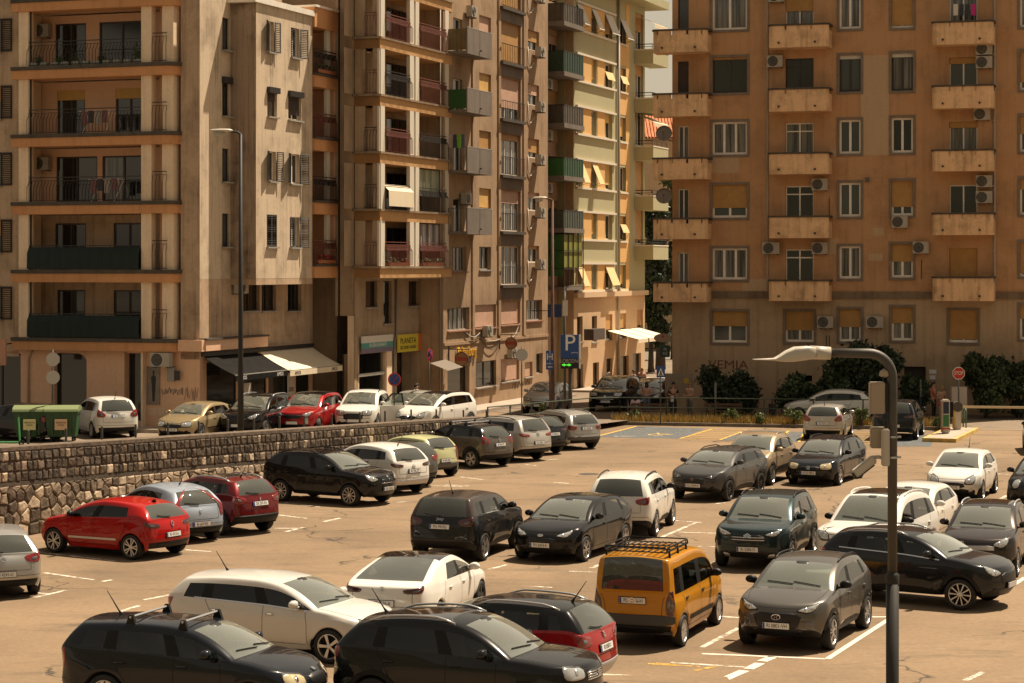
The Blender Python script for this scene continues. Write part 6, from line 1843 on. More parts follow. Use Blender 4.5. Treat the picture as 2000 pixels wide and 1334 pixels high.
# pale repair patches in the render
for (xa, xb, ya, yb) in ((1681.5, 1736, 108, 303), (1381, 1443, 307, 338), (1450, 1500, 545, 574), (1706, 1726, 445, 460), (1696, 1724, 495, 509), (1622, 1636, 292, 304), (1618, 1638, 466, 496)):
 t0, t1, z0, z1 = EF.rect(xa, xb, ya, yb)
 b = MB(); b.box(t0, t1, -0.006, -0.002, z0, z1); EF.put(b, 'render_patch', wall_mat('render_patch', (0.50, 0.35, 0.22), 0.25, 0.3, (0.7, 0.7, 0.7)))
def ebalcony(xa, xb, yt, yb, posts=4, left=False):
 PR = 1.15
 f2 = EF.shifted(PR)
 t0, t1 = f2.t(xa), f2.t(xb); xm = (xa + xb) / 2
 z1, z0 = f2.z(xm, yt), f2.z(xm, yb)
 rr = 0.24
 def outline(o):
  P = [(t0 - o, 0.02), (t0 - o, -PR - o + rr)] + [(t0 - o + rr - rr * math.cos(q * math.pi / 10), -PR - o + rr - rr * math.sin(q * math.pi / 10)) for q in range(1, 6)]
  P += [(t1 + o - rr + rr * math.sin(q * math.pi / 10), -PR - o + rr - rr * math.cos(q * math.pi / 10)) for q in range(0, 6)] + [(t1 + o, 0.02)]
  return P
 th = 0.12
 O, I = outline(0), outline(-th)
 b = MB(); b.prism(O, z0, z0 + 0.16); sl = EF.put(b, 'balcony_slab', W_EB)
 zn = z1 - 0.30     # bottom of the notches
 n = len(O)
 def wallstrip(seg, za, zb):
  b = MB()
  for (i, j) in seg:
   b.face([(*O[i], za), (*O[j], za), (*O[j], zb), (*O[i], zb)]); b.face([(*I[j], za), (*I[i], za), (*I[i], zb), (*I[j], zb)]); b.face([(*O[i], zb), (*O[j], zb), (*I[j], zb), (*I[i], zb)])
  return b
 b = wallstrip([(i, i + 1) for i in range(n - 1)], z0 + 0.161, zn); EF.put(b, 'parapet', W_EB, sl, fix=False)
 # merlons: corners plus a couple on the straight front
 b = wallstrip([(i, i + 1) for i in range(1, 6)] + [(i, i + 1) for i in range(7, n - 2)], zn, z1 - 0.09); EF.put(b, 'parapet_corner', W_EB, sl, fix=False)
 L_ = O[7][0] - O[6][0]
 for q in range(posts):
  c = O[6][0] + L_ * (q + 0.5) / posts
  b = MB(); b.box(c - L_ * 0.14, c + L_ * 0.14, -PR, -PR + th, zn + 0.001, z1 - 0.09); EF.put(b, 'merlon', W_EB, sl)
 b = MB(); O2, I2 = outline(0.05), outline(-th - 0.05)
 for i in range(n - 1):
  for (za, zb_, flip_) in ((z1 - 0.089, z1, 0),):
   b.face([(*O2[i], za), (*O2[i + 1], za), (*O2[i + 1], zb_), (*O2[i], zb_)]); b.face([(*I2[i + 1], za), (*I2[i], za), (*I2[i], zb_), (*I2[i + 1], zb_)]); b.face([(*O2[i], zb_), (*O2[i + 1], zb_), (*I2[i + 1], zb_), (*I2[i], zb_)]); b.face([(*O2[i], za), (*I2[i], za), (*I2[i + 1], za), (*O2[i + 1], za)])
 EF.put(b, 'coping', M_SLABTOP, sl, fix=False)
 for q in (0.18, 0.78):
  b = MB(); c = t0 + (t1 - t0) * q; b.lathe([(0.05, -0.02), (0.05, 0.12), (0.02, 0.12)], 10, c=(0, 0, 0), axis='y'); b.v = [(x + c, -PR - y, z + z0 + 0.24) for (x, y, z) in b.v]; EF.put(b, 'drain_spout', M_IRON, sl)
for (yt, yb) in ((46, 92), (171, 217), (297, 340), (421, 465), (546, 588)):
 ebalcony(1500, 1618, yt, yb)
 ebalcony(1820, 1940, yt - 6, yb - 6 if yb < 500 else yb)
 ebalcony(1274, 1381, yt + 10 if yt < 300 else yt + 4, yb + 10 if yt < 300 else yb + 2, 3)
b = MB(); b.tube([(EF.t(1943), -0.08, 24), (EF.t(1943), -0.08, EF.z(1943, 586))], 0.055, 8)
for q in range(10): b.box(EF.t(1943) - 0.08, EF.t(1943) + 0.08, -0.15, 0.0, 8 + q * 1.6, 8.06 + q * 1.6)
EF.put(b, 'downpipe', mat('pipe_zinc', ()), smooth=False)
b = MB(); b.tube([(EF.t(1499), -0.06, 24), (EF.t(1499), -0.06, EF.z(1499, 586))], 0.045, 8); EF.put(b, 'downpipe', mat('pipe_zinc', ()))
for (x, y, s_) in ((1516, 132, -1), (1603, 372, -1), (1508, 496, -1), (1603, 496, -1), (1518, 5, -1), (1759, 445, -1), (1800, 495, -1), (1614, 640, -1), (1710, 640, -1), (1923, 108, -1), (1923, 134, -1), (1919, 235, -1), (1923, 366, -1), (1923, 397, -1)):
 ac_unit(EF, EF.t(x), EF.z(x, y), 0.78 if x not in (1508, 1710) else 0.86, 0.58, 0.3, 0.1, fanside=s_)
for (x, y0_, y1_) in ((1620, 655, 685), (1614, 655, 700), (1800, 507, 545), (1620, 385, 420)):
 b = MB(); b.tube([(EF.t(x), -0.03, EF.z(x, y0_)), (EF.t(x), -0.03, EF.z(x, y1_))], 0.016, 5); EF.put(b, 'cable', M_WIRE)
# satellite dishes on the left corner
for (x, y) in ((1297, 262), (1297, 384)):
 b = MB(); r_ = 0.42; prof = [(0.001, 0.0), (r_ * 0.5, -0.03), (r_, -0.11), (r_, -0.125), (r_ * 0.5, -0.045), (0.001, -0.015)]
 b.lathe(prof, 22, axis='y'); f2 = EF.shifted(0.5); o = f2.put(b, 'satellite_dish', mat('dish_grey', (0.20, 0.17, 0.145), 0.6), smooth=True)
 p = f2.w(f2.t(x), 0, f2.z(x, y)); o.location = (p[0] - P_E[0], p[1] - P_E[1], p[2]); o.rotation_euler = (R(-18), 0, ANG_E + R(10))
 b = MB(); b.tube([(0, 0.0, 0), (0.15, 0.3, -0.2), (0.4, 0.45, -0.2)], 0.025, 6); b.tube([(0, -0.1, -0.4), (0, -0.5, -0.1)], 0.015, 6); b.box(-0.05, 0.05, -0.56, -0.46, -0.13, -0.05); b.build('dish_arm', M_IRONG, o)
# hairdresser of wires, floodlight
b = MB(); b.box(EF.t(1691), EF.t(1698), -0.3, -0.1, EF.z(1694, 356), EF.z(1694, 347)); EF.put(b, 'floodlight', M_IRONG)
# laundry on the top right balcony
b = MB(); lt = EF.shifted(1.0)
for q, c in enumerate(((0.6, 0.55, 0.5), (0.04, 0.05, 0.06), (0.04, 0.05, 0.06), (0.5, 0.03, 0.2))):
 x = 1862 + q * 11.5
 b = MB(); t0, t1, z0, z1 = lt.rect(x, x + 9, 8, 30); b.box(t0, t1, -0.01, 0.01, z0, z1); lt.put(b, 'laundry', mat('wash_%d' % q, c, 0.9))
# left end wall of E, and solid core
EL = Fac(rootE, P_E, ANG_E + R(90))
EL.wall(0.0, 12.0, -0.3, 24.0, W_E, name='end_wall')
b = MB(); b.box(0.02, tE1, 0.55, 12, -0.2, 24.0); EF.put(b, 'inner_core', W_E)
# graffiti on the plinth, notices by the door
l_ = link('graffiti', text_mesh('VEMIA', 0.62, mat('spray_red', (0.16, 0.05, 0.03), 0.8), 0.001, sx=1.2), rootE); p_ = EF.w(EF.t(1422), 0.008, EF.z(1422, 713)); l_.location = (p_[0] - P_E[0], p_[1] - P_E[1], p_[2]); l_.rotation_euler = (R(90), 0, ANG_E)
for (xa, xb, ya, yb) in ((1815, 1829, 722, 730), (1816, 1827, 733, 741)):
 t0, t1, z0, z1 = EF.rect(xa, xb, ya, yb); b = MB(); b.box(t0, t1, -0.02, -0.004, z0, z1); EF.put(b, 'notice', M_PLATE)
# ============ far house with the tiled roof, seen through the gap
hc = at_depth(1290, 262, 190)
rootH = empty('tiled_house', (hc[0], 192, 0)); tag(rootH, 'distant house with orange tiled roof in the gap between blocks', 'building')
zr0, zr1 = at_depth(1290, 266, 190)[2], at_depth(1290, 226, 196)[2]
b = MB(); b.box(-9, 9, 0, 10, 0, zr0); b.build('wall', W_DP, rootH)
b = MB(); b.quad((-10, -0.6, zr0 - 0.1), (10, -0.6, zr0 - 0.1), (10, 5.2, zr1 + 0.3), (-10, 5.2, zr1 + 0.3)); b.quad((-10, 10.6, zr0 - 0.1), (-10, 5.2, zr1 + 0.3), (10, 5.2, zr1 + 0.3), (10, 10.6, zr0 - 0.1)); rf = b.build('roof', M_TILE, rootH, fix=False)
b = MB()
for q in range(70):
 x = -10 + 20 * q / 70; b.tube([(x, -0.62, zr0 - 0.04), (x, 5.2, zr1 + 0.36)], 0.10, 5, cap=False)
o = b.build('tile_rolls', mat('roof_tile_roll', (0.52, 0.19, 0.08), 0.8, var=0.35, scale=1.2), rf, fix=False)
b = MB(); b.box(-8.0, 8, 9, 9.2, 0, 4); b.build('back_wall', W_DP, rootH)
# ------------------------------------------------------------------ ground, street, stone wall
W0 = Vector((-13.07, 58.4)); WD = Vector((0.42, 0.907)).normalized(); WN = Vector((-WD.y, WD.x))     # wall foot line; WN points behind the wall
def wall_top(t): return 2.42 - 0.036 * t
def smooth01(x):
 x = max(0.0, min(1.0, x)); return x * x * (3 - 2 * x)
def wall_tw(X, Y):
 d = Vector((X, Y)) - W0
 return d.dot(WD), d.dot(WN)
def street_h(X, Y):
 t, w = wall_tw(X, Y)
 base = street_z(X, Y)
 near = max(base, wall_top(t) - 0.55)
 near = near + (base - near) * smooth01((t - 24) / 12.0)
 return near + (base - near) * smooth01(w / 15.0)
def lot_h(X, Y):
 return 0.40 * smooth01((38.6 - Y) / 3.6) * smooth01((4.2 - X) / 2.5)
def asphalt_mat(name, col, col2, crack=0.5):
 m = bpy.data.materials.new(name); m.use_nodes = True; nt = m.node_tree; MATS[name] = m
 b = nt.nodes['Principled BSDF']; b.inputs['Roughness'].default_value = 0.9; b.inputs['Specular IOR Level'].default_value = 0.25
 tc = nt.nodes.new('ShaderNodeTexCoord')
 def nz(sc, det, ro=0.6, vs=None):
  n = nt.nodes.new('ShaderNodeTexNoise'); n.inputs['Scale'].default_value = sc; n.inputs['Detail'].default_value = det; n.inputs['Roughness'].default_value = ro
  src = tc.outputs['Object']
  if vs:
   mp = nt.nodes.new('ShaderNodeMapping'); mp.inputs['Scale'].default_value = vs; mp.inputs['Rotation'].default_value = (0, 0, 0.35); nt.links.new(src, mp.inputs[0]); src = mp.outputs[0]
  nt.links.new(src, n.inputs['Vector']); return n.outputs[0]
 def mr(o, a, c, d, e):
  r = nt.nodes.new('ShaderNodeMapRange'); r.clamp = True
  for i, v in enumerate((a, c, d, e)): r.inputs[i + 1].default_value = v
  nt.links.new(o, r.inputs[0]); return r.outputs[0]
 def mix(a, c, f, bt='MIX'):
  x = nt.nodes.new('ShaderNodeMix'); x.data_type = 'RGBA'; x.blend_type = bt
  for s, v in ((6, a), (7, c), (0, f)):
   if isinstance(v, (int, float)): x.inputs[s].default_value = v
   elif isinstance(v, tuple): x.inputs[s].default_value = (*v, 1)
   else: nt.links.new(v, x.inputs[s])
  return x.outputs[2]
 c = mix(col, col2, mr(nz(0.16, 6), 0.38, 0.64, 0, 1))
 c = mix(c, (0.07, 0.06, 0.05), mr(nz(0.5, 9, 0.72, (0.7, 2.2, 1)), 0.52, 0.78, 0, 0.75))          # oil and damp stains
 c = mix(c, (0.05, 0.038, 0.028), mr(nz(0.95, 3, 0.5), 0.66, 0.76, 0, 0.5))
 c = mix(c, (0.42, 0.33, 0.24), mr(nz(1.3, 8, 0.75), 0.62, 0.78, 0, 0.30))                           # worn pale spots
 v = nt.nodes.new('ShaderNodeTexVoronoi'); v.feature = 'DISTANCE_TO_EDGE'; v.inputs['Scale'].default_value = 0.14
 wv = nt.nodes.new('ShaderNodeVectorMath'); wv.operation = 'ADD'
 nn = nt.nodes.new('ShaderNodeTexNoise'); nn.inputs['Scale'].default_value = 0.8; nn.inputs['Detail'].default_value = 5
 sc_ = nt.nodes.new('ShaderNodeVectorMath'); sc_.operation = 'SCALE'; sc_.inputs['Scale'].default_value = 2.2
 nt.links.new(tc.outputs['Object'], nn.inputs['Vector']); nt.links.new(nn.outputs['Color'], sc_.inputs[0]); nt.links.new(tc.outputs['Object'], wv.inputs[0]); nt.links.new(sc_.outputs[0], wv.inputs[1]); nt.links.new(wv.outputs[0], v.inputs['Vector'])
 mk = nt.nodes.new('ShaderNodeMath'); mk.operation = 'MULTIPLY'; nt.links.new(mr(v.outputs[0], 0.0, 0.009, 1, 0), mk.inputs[0]); nt.links.new(mr(nz(0.23, 3), 0.46, 0.56, 0, crack), mk.inputs[1])
 c = mix(c, (0.03, 0.028, 0.025), mk.outputs[0])
 fine = mr(nz(7, 10, 0.9), 0.25, 0.75, 0.62, 1.38)
 c = mix(c, fine, 1.0, 'MULTIPLY')
 nt.links.new(c, b.inputs['Base Color'])
 bp = nt.nodes.new('ShaderNodeBump'); bp.inputs['Strength'].default_value = 0.3; bp.inputs['Distance'].default_value = 0.02; nt.links.new(nz(60, 4), bp.inputs['Height']); nt.links.new(bp.outputs[0], b.inputs['Normal'])
 return m
M_ASPH = asphalt_mat('asphalt_sunbleached', (0.235, 0.163, 0.100), (0.165, 0.115, 0.071), 0.95)
M_ASPH2 = asphalt_mat('asphalt_street', (0.22, 0.17, 0.12), (0.17, 0.13, 0.095), 0.5)
M_LINE = mat('line_white', (0.62, 0.56, 0.47), 0.85, var=0.18, scale=6)
M_LINEY = mat('line_yellow', (0.60, 0.36, 0.06), 0.85, var=0.18, scale=6)
def worn_line_mat(name, col):
 m = bpy.data.materials.new(name); m.use_nodes = True; nt = m.node_tree; b = nt.nodes['Principled BSDF']; b.inputs['Base Color'].default_value = (*col, 1); b.inputs['Roughness'].default_value = 0.85
 tc = nt.nodes.new('ShaderNodeTexCoord'); n = nt.nodes.new('ShaderNodeTexNoise'); n.inputs['Scale'].default_value = 3.5; n.inputs['Detail'].default_value = 8; n.inputs['Roughness'].default_value = 0.75
 r = nt.nodes.new('ShaderNodeMapRange'); r.inputs[1].default_value = 0.40; r.inputs[2].default_value = 0.56; nt.links.new(tc.outputs['Object'], n.inputs['Vector']); nt.links.new(n.outputs[0], r.inputs[0]); nt.links.new(r.outputs[0], b.inputs['Alpha'])
 MATS[name] = m; return m
M_LINEW = worn_line_mat('line_white_worn', (0.64, 0.58, 0.48)); M_LINEYW = worn_line_mat('line_yellow_worn', (0.62, 0.38, 0.07)); M_BLUEB = worn_line_mat('bay_blue_worn', (0.10, 0.13, 0.15))
def height_grid(name, xs, ys, fn, m, keep=None):
 b = MB(); idx = {}
 for i in range(len(xs)):
  for j in range(len(ys)):
   idx[i, j] = len(b.v); b.v.append((xs[i], ys[j], fn(xs[i], ys[j])))
 for i in range(len(xs) - 1):
  for j in range(len(ys) - 1):
   if keep is None or keep((xs[i] + xs[i + 1]) / 2, (ys[j] + ys[j + 1]) / 2):
    b.f.append((idx[i, j], idx[i + 1, j], idx[i + 1, j + 1], idx[i, j + 1])); b.mi.append(0)
 o = b.build(name, m, fix=False, smooth=True); tag(o, kind='structure'); return o
b = MB(); b.quad((-2500, -200, -0.06), (2500, -200, -0.06), (2500, 2800, -0.06), (-2500, 2800, -0.06)); tag(b.build('ground', mat('far_ground', (0.16, 0.14, 0.11), 0.95), fix=False), kind='structure')
height_grid('car_park', list(np.arange(-20, 48.1, 0.8)), list(np.arange(20, 112, 0.8)), lot_h, M_ASPH)
# the sloping street behind the stone wall, and the road past the terracotta block
KL0, KL1 = Vector((4.4, 99.0)), Vector((19.2, 95.6))     # kerb line of the planted strip
KN = Vector((-(KL1 - KL0).normalized().y, (KL1 - KL0).normalized().x))
def in_street(X, Y):
 t, w = wall_tw(X, Y)
 if t < 44: return w > 0.25
 return (Vector((X, Y)) - KL0).dot(KN) > 1.5 or X < 4
ts_ = np.arange(-12, 46, 1.0); ws_ = [0.30, 0.6, 1.2, 2, 3, 4.5, 6, 8, 10, 12, 14, 16, 19, 22]
b = MB()
for t in ts_:
 for w in ws_:
  p = W0 + WD * float(t) + WN * w; b.v.append((p.x, p.y, street_h(p.x, p.y) + 0.008))
nw = len(ws_)
for i in range(len(ts_) - 1):
 for j in range(nw - 1):
  b.f.append((i * nw + j, (i + 1) * nw + j, (i + 1) * nw + j + 1, i * nw + j + 1)); b.mi.append(0)
tag(b.build('street', M_ASPH2, smooth=True), kind='structure')
b = MB(); q0, q1 = KL0 + KN * 1.6, KL1 + (KL1 - KL0).normalized() * 40 + KN * 1.6
b.face([(q0.x - 2, q0.y - 1, 0.009), (q1.x, q1.y, 0.009), (q1.x + 10, q1.y + 30, 0.009), (40, 160, 0.009), (0, 170, 0.009), (-6, 120, 0.009)]); tag(b.build('road', M_ASPH2, fix=False), kind='structure')
# pavements along the facades
M_PAVE = mat('pavement_concrete', (0.36, 0.30, 0.24), 0.9, var=0.2, scale=2.0)
for (f_, t0, t1, wdt, nm) in ((CS, tC0, lC, 1.7, 'pavement'), (DS, tD1 - 1, lD, 2.4, 'pavement'), (BL, 0, BL.t(853), 1.5, 'pavement')):
 pts = [f_.w(t0, 0, 0), f_.w(t1, 0, 0), f_.w(t1, wdt, 0), f_.w(t0, wdt, 0)]
 b = MB(); zz = [street_h(p[0], p[1]) for p in pts]
 lo = [(p[0], p[1], z - 0.1) for p, z in zip(pts, zz)]; hi = [(p[0], p[1], z + 0.13) for p, z in zip(pts, zz)]
 b.face(hi); 
 for i in range(4): b.face([lo[i], lo[(i + 1) % 4], hi[(i + 1) % 4], hi[i]])
 tag(b.build(nm, M_PAVE, fix=True), kind='structure')
pts = [AF.w(AF.t(-70), 0, 0), AF.w(tA[390] + 1.4, 0, 0), AF.w(tA[390] + 1.4, 2.2, 0), AF.w(AF.t(-70), 2.2, 0)]
b = MB(); hi = [(p[0], p[1], street_h(p[0], p[1]) + 0.13) for p in pts]; lo = [(p[0], p[1], p[2] - 0.4) for p in hi]; b.face(hi)
for i in range(4): b.face([lo[i], lo[(i + 1) % 4], hi[(i + 1) % 4], hi[i]])
tag(b.build('pavement', M_PAVE), kind='structure')
# painted lines on the car park (pixel ends read off the photograph, laid on the ground)
def px_line(a, c, wd=0.11, m=None, name='painted_line', z=0.006):
 p, q = Vector(gpt(*a)[:2]), Vector(gpt(*c)[:2]); d = (q - p)
 if d.length < 0.05: return
 s = Vector((-d.y, d.x)).normalized() * wd / 2
 b = MB(); b.quad((p.x - s.x, p.y - s.y, z), (q.x - s.x, q.y - s.y, z), (q.x + s.x, q.y + s.y, z), (p.x + s.x, p.y + s.y, z))
 return b
def lines(name, segs, m, z=0.006):
 for (a, c, w) in segs:
  b = px_line(a, c, w, z=z)
  if b: tag(b.build(name, m, fix=True), kind='structure')
z4 = lambda x, y: (1250 + x * 0.378, 830 + y * 0.378); z3 = lambda x, y: (600 + x * 0.36, 900 + y * 0.36); z1 = lambda x, y: (x * 0.4002, 800 + y * 0.4002); z2 = lambda x, y: (500 + x * 0.37, 780 + y * 0.37)
S_ = lambda f, *q: [(f(a, b_), f(c, d), 0.12) for (a, b_, c, d) in q]
lines('painted_line', S_(z4, (968, 1210, 1285, 1005), (320, 1183, 960, 1210), (1200, 993, 1290, 993), (1915, 838, 1990, 788)) + [(z4(390, 1334), z4(540, 1270), 0.2), (z4(560, 1262), z4(620, 1232), 0.2), (z4(630, 1222), z4(690, 1198), 0.2)], M_LINE)
lines('painted_line', S_(z4, (160, 1228, 540, 1253), (0, 1300, 430, 1316), (320, 1150, 510, 1050), (410, 990, 510, 997), (345, 725, 395, 705), (300, 628, 390, 630), (100, 585, 290, 505), (200, 555, 395, 560), (185, 495, 320, 505), (1680, 1322, 1775, 1278), (1850, 390, 1895, 365), (390, 408, 440, 402), (640, 330, 760, 345), (1790, 250, 1990, 262))
   + S_(z3, (985, 590, 1085, 565), (1420, 600, 1570, 605), (1535, 585, 1595, 562), (1600, 1160, 2000, 1178), (1170, 680, 1330, 688), (1340, 118, 1440, 125), (750, 132, 880, 138))
   + S_(z1, (215, 797, 460, 832), (500, 840, 548, 831), (165, 892, 225, 900), (170, 918, 318, 883), (1360, 515, 1500, 532), (1580, 548, 1660, 530), (1340, 580, 1470, 580), (1395, 597, 1480, 576), (905, 685, 1030, 694), (530, 1003, 680, 958), (100, 1332, 225, 1297), (150, 1325, 310, 1330), (180, 695, 560, 740), (1380, 455, 1560, 475), (700, 930, 830, 905))
   + S_(z2, (1890, 195, 2000, 195), (1080, 410, 1200, 425), (900, 455, 1090, 462), (740, 545, 800, 540), (1420, 345, 1480, 350), (1540, 320, 1600, 316)), M_LINEW)
lines('painted_line', S_(z4, (40, 1235, 310, 1250), (280, 1272, 390, 1248)) + S_(z3, (1890, 1100, 2000, 1106)), M_LINEYW)
def px_poly(name, pts, m, z):
 b = MB(); b.face([gpt(*p)[:2] + (z,) for p in pts]); tag(b.build(name, m, fix=True), kind='structure')
for q in ([(1243, 833), (1378, 837), (1330, 857), (1160, 854)], [(1455, 840), (1536, 842), (1512, 862), (1408, 860)], [(1543, 843), (1572, 844), (1560, 864), (1528, 862)], [(1745, 850), (1829, 849), (1818, 872), (1738, 872)]): px_poly('disabled_bay', q, M_BLUEB, 0.004)
def hatch(p0, p1, p2, p3, n):
 sg = [(p0, p1, .1), (p1, p2, .1), (p2, p3, .1), (p3, p0, .1)]
 L = lambda a, c, t: (a[0] + (c[0] - a[0]) * t, a[1] + (c[1] - a[1]) * t)
 for k in range(1, n): sg.append((L(p0, p3, k / n), L(p1, p2, k / n), .1))
 lines('painted_line', sg, M_LINEY, 0.010)
hatch((1392, 838), (1458, 840), (1405, 860), (1328, 857), 6); hatch((1662, 845), (1706, 846), (1700, 868), (1650, 866), 5)
lines('painted_line', [((1243, 833), (1160, 854), .12), ((1540, 842), (1512, 862), .12), ((1572, 844), (1560, 864), .1)], M_LINEY, 0.010)
b = MB()      # wheelchair mark, reduced to its strokes
c = Vector(gpt(1287, 849)[:2]); b.tube([(c.x + 0.45 * math.cos(q * 0.5), c.y + 0.45 * math.sin(q * 0.5), 0.0) for q in range(11)], 0.05, 4); b.bar((c.x, c.y + 0.9, 0), (c.x, c.y + 0.1, 0), 0.1, 0.01); b.bar((c.x, c.y + 0.1, 0), (c.x + 0.6, c.y, 0), 0.1, 0.01)
b.v = [(x, y, min(max(z, 0.003), 0.009)) for (x, y, z) in b.v]; tag(b.build('wheelchair_mark', M_LINEY, fix=False), kind='structure')
# manhole and drain covers, patches
b = MB(); p = gpt(1150, 926); b.lathe([(0.001, 0.011), (0.34, 0.011), (0.36, 0.006)], 22, c=(p[0], p[1], 0)); tag(b.build('manhole_cover', mat('cast_iron', (0.07, 0.06, 0.05), 0.7, 0.4)), 'round iron manhole cover in the asphalt between the parked rows', 'manhole cover')
# ------------------------------------------------------------------ stone wall: core, mortar, stones with their own edges
M_MORT = mat('mortar', (0.10, 0.075, 0.052), 0.95, var=0.3, scale=6)
STONE_MATS = [mat('stone_%d' % i, c, 0.9, var=0.45, scale=6, bump=1.0, bscale=9) for i, c in enumerate(((0.075, 0.053, 0.036), (0.10, 0.07, 0.047), (0.06, 0.043, 0.03), (0.15, 0.107, 0.072), (0.24, 0.178, 0.122), (0.42, 0.325, 0.23), (0.10, 0.066, 0.044)))]
T0, T1 = -7.0, 29.0
wroot = empty('stone_wall', (W0.x, W0.y, 0)); wroot.rotation_euler = (0, 0, math.atan2(WD.y, WD.x))
tag(wroot, 'long retaining wall of squared and rough stones beside the parked cars', 'wall')
b = MB(); n = 24
for i in range(n):
 a, c = T0 + (T1 - T0) * i / n, T0 + (T1 - T0) * (i + 1) / n
 for (p, q) in (((a, 0.035), (c, 0.035)),):
  b.quad((a, 0.002, -0.1), (c, 0.002, -0.1), (c, 0.002, wall_top(c) - 0.1), (a, 0.002, wall_top(a) - 0.1))
 b.quad((a, 0.55, -0.1), (a, 0.55, wall_top(a) - 0.1), (c, 0.55, wall_top(c) - 0.1), (c, 0.55, -0.1)); b.quad((a, 0.035, wall_top(a) - 0.1), (c, 0.035, wall_top(c) - 0.1), (c, 0.55, wall_top(c) - 0.1), (a, 0.55, wall_top(a) - 0.1))
b.build('mortar_core', M_MORT, wroot, fix=False, weld=True)
b = MB()
for i in range(n):
 a, c = T0 + (T1 - T0) * i / n, T0 + (T1 - T0) * (i + 1) / n
 q = [(a, -0.025), (c, -0.025), (c, 0.6), (a, 0.6)]
 lo = [(x, y, wall_top(x) - 0.099) for (x, y) in q]; hi = [(x, y, wall_top(x)) for (x, y) in q]
 b.face(hi)
 b.face([lo[0], lo[1], hi[1], hi[0]]); b.face([lo[2], lo[3], hi[3], hi[2]])
b.build('coping', mat('coping_stone', (0.12, 0.085, 0.058), 0.95, var=0.6, scale=5, bump=0.6, bscale=9), wroot, fix=False)
rs = random.Random(21)
z_led = lambda t: wall_top(t) - 0.95
def clip(poly, m, n):
 out = []
 for i in range(len(poly)):
  p, q = poly[i], poly[(i + 1) % len(poly)]; a, c = (p - m).dot(n), (q - m).dot(n)
  if a <= 0: out.append(p)
  if a * c < 0: out.append(p + (q - p) * (a / (a - c)))
 return out
def cells(rows, jit, zlo, zhi):
 """rubble: each stone is the ground nearest its own seed point"""
 pts = []
 for k, (zf, hgt, wmin, wmax) in enumerate(rows):
  t = T0 + rs.uniform(0, 0.3)
  while t < T1:
   w = rs.uniform(wmin, wmax); pts.append(Vector((t + w / 2 + rs.uniform(-1, 1) * jit * w, zf + hgt / 2 + rs.uniform(-1, 1) * jit * hgt))); t += w
 out = []
 for p in pts:
  poly = [p + Vector(d) for d in ((-.6, -.5), (.6, -.5), (.6, .5), (-.6, .5))]
  for q in pts:
   if q is not p and abs(q.x - p.x) < 1.2 and abs(q.y - p.y) < 1.0: poly = clip(poly, (p + q) / 2 - (q - p).normalized() * rs.uniform(0.004, 0.012), (q - p).normalized())
  poly = clip(clip(poly, Vector((p.x, zlo(p.x))), Vector((0, -1))), Vector((p.x, zhi(p.x))), Vector((0, 1)))
  if len(poly) > 2: out.append((p, poly))
 return out
up_ = []
for k in range(3):
 t = T0 + rs.uniform(0, .3)
 while t < T1:
  w = rs.uniform(.18, .38); z0, z1 = wall_top(0) - 0.935 + 0.277 * k, wall_top(0) - 0.935 + 0.277 * (k + 1); j = lambda: rs.uniform(.004, .022)
  up_.append((Vector((t + w / 2, (z0 + z1) / 2)), [Vector((t + j(), z0 + j())), Vector((t + w / 2, z0 + j() * .5)), Vector((t + w - j(), z0 + j())), Vector((t + w - j() * .6, (z0 + z1) / 2)), Vector((t + w - j(), z1 - j())), Vector((t + j(), z1 - j())), Vector((t + j() * .6, (z0 + z1) / 2))])); t += w
up_ = [(p + Vector((0, wall_top(p.x) - wall_top(0))), [q + Vector((0, wall_top(q.x) - wall_top(0))) for q in poly]) for (p, poly) in up_]
lo_ = cells([(0.0, 0.36, .3, .62), (0.36, 0.30, .24, .5), (0.66, 0.34, .28, .6), (1.0, 0.26, .22, .46), (1.26, 0.26, .25, .5)], 0.17, lambda t: 0.0, lambda t: z_led(t) - 0.10)
stones = [(s[0].x, s[0].y, s[1], 0) for s in up_] + [(s[0].x, s[0].y, s[1], 1) for s in lo_]
def stone_px(s):
 p = W0 + WD * s[0]; x = 1000 + FPX * p.x / p.y
 if not -25 < x < 890: return 0
 q = s[2]; return abs(sum(q[i].x * q[(i + 1) % len(q)].y - q[(i + 1) % len(q)].x * q[i].y for i in range(len(q)))) * (FPX / p.y) ** 2
def stone_geo(b, s, mi):
 poly = s[2]; n = len(poly); c = sum(poly, Vector((0, 0))) / n; pr = rs.uniform(0.012, 0.035) + 0.012 * s[3]; n0 = len(b.v); tx, tz = rs.uniform(-.07, .07), rs.uniform(-.07, .07)
 for p in poly: b.v.append((p.x, 0.036, p.y))
 for p in poly:
  d = p - c; q = c + d * 0.93; b.v.append((q.x, -pr * 0.7 - d.x * tx - d.y * tz, q.y))
 for p in poly:
  d = p - c; q = c + d * (0.70 + rs.uniform(-.12, .12)); b.v.append((q.x, -pr - rs.uniform(0, .018) - d.x * tx - d.y * tz, q.y))
 for i in range(n):
  j = (i + 1) % n; b.f += [(n0 + i, n0 + j, n0 + n + j, n0 + n + i), (n0 + n + i, n0 + n + j, n0 + 2 * n + j, n0 + 2 * n + i)]; b.mi += [mi, mi]
 b.f.append(tuple(n0 + 2 * n + i for i in range(n))); b.mi.append(mi)
def smat(s):
 r = rs.random()
 if s[3]: return 5 if r < 0.30 else (4 if r < 0.65 else (3 if r < 0.88 else 1))
 return 5 if r < 0.07 else (4 if r < 0.13 else (3 if r < 0.22 else rs.choice((0, 1, 2, 6, 0, 1))))
stones.sort(key=stone_px, reverse=True)
for s in stones[:298]:
 b = MB(); stone_geo(b, s, 0); b.build('stone', STONE_MATS[smat(s)], wroot)
b = MB()
for s in stones[298:]: stone_geo(b, s, smat(s))
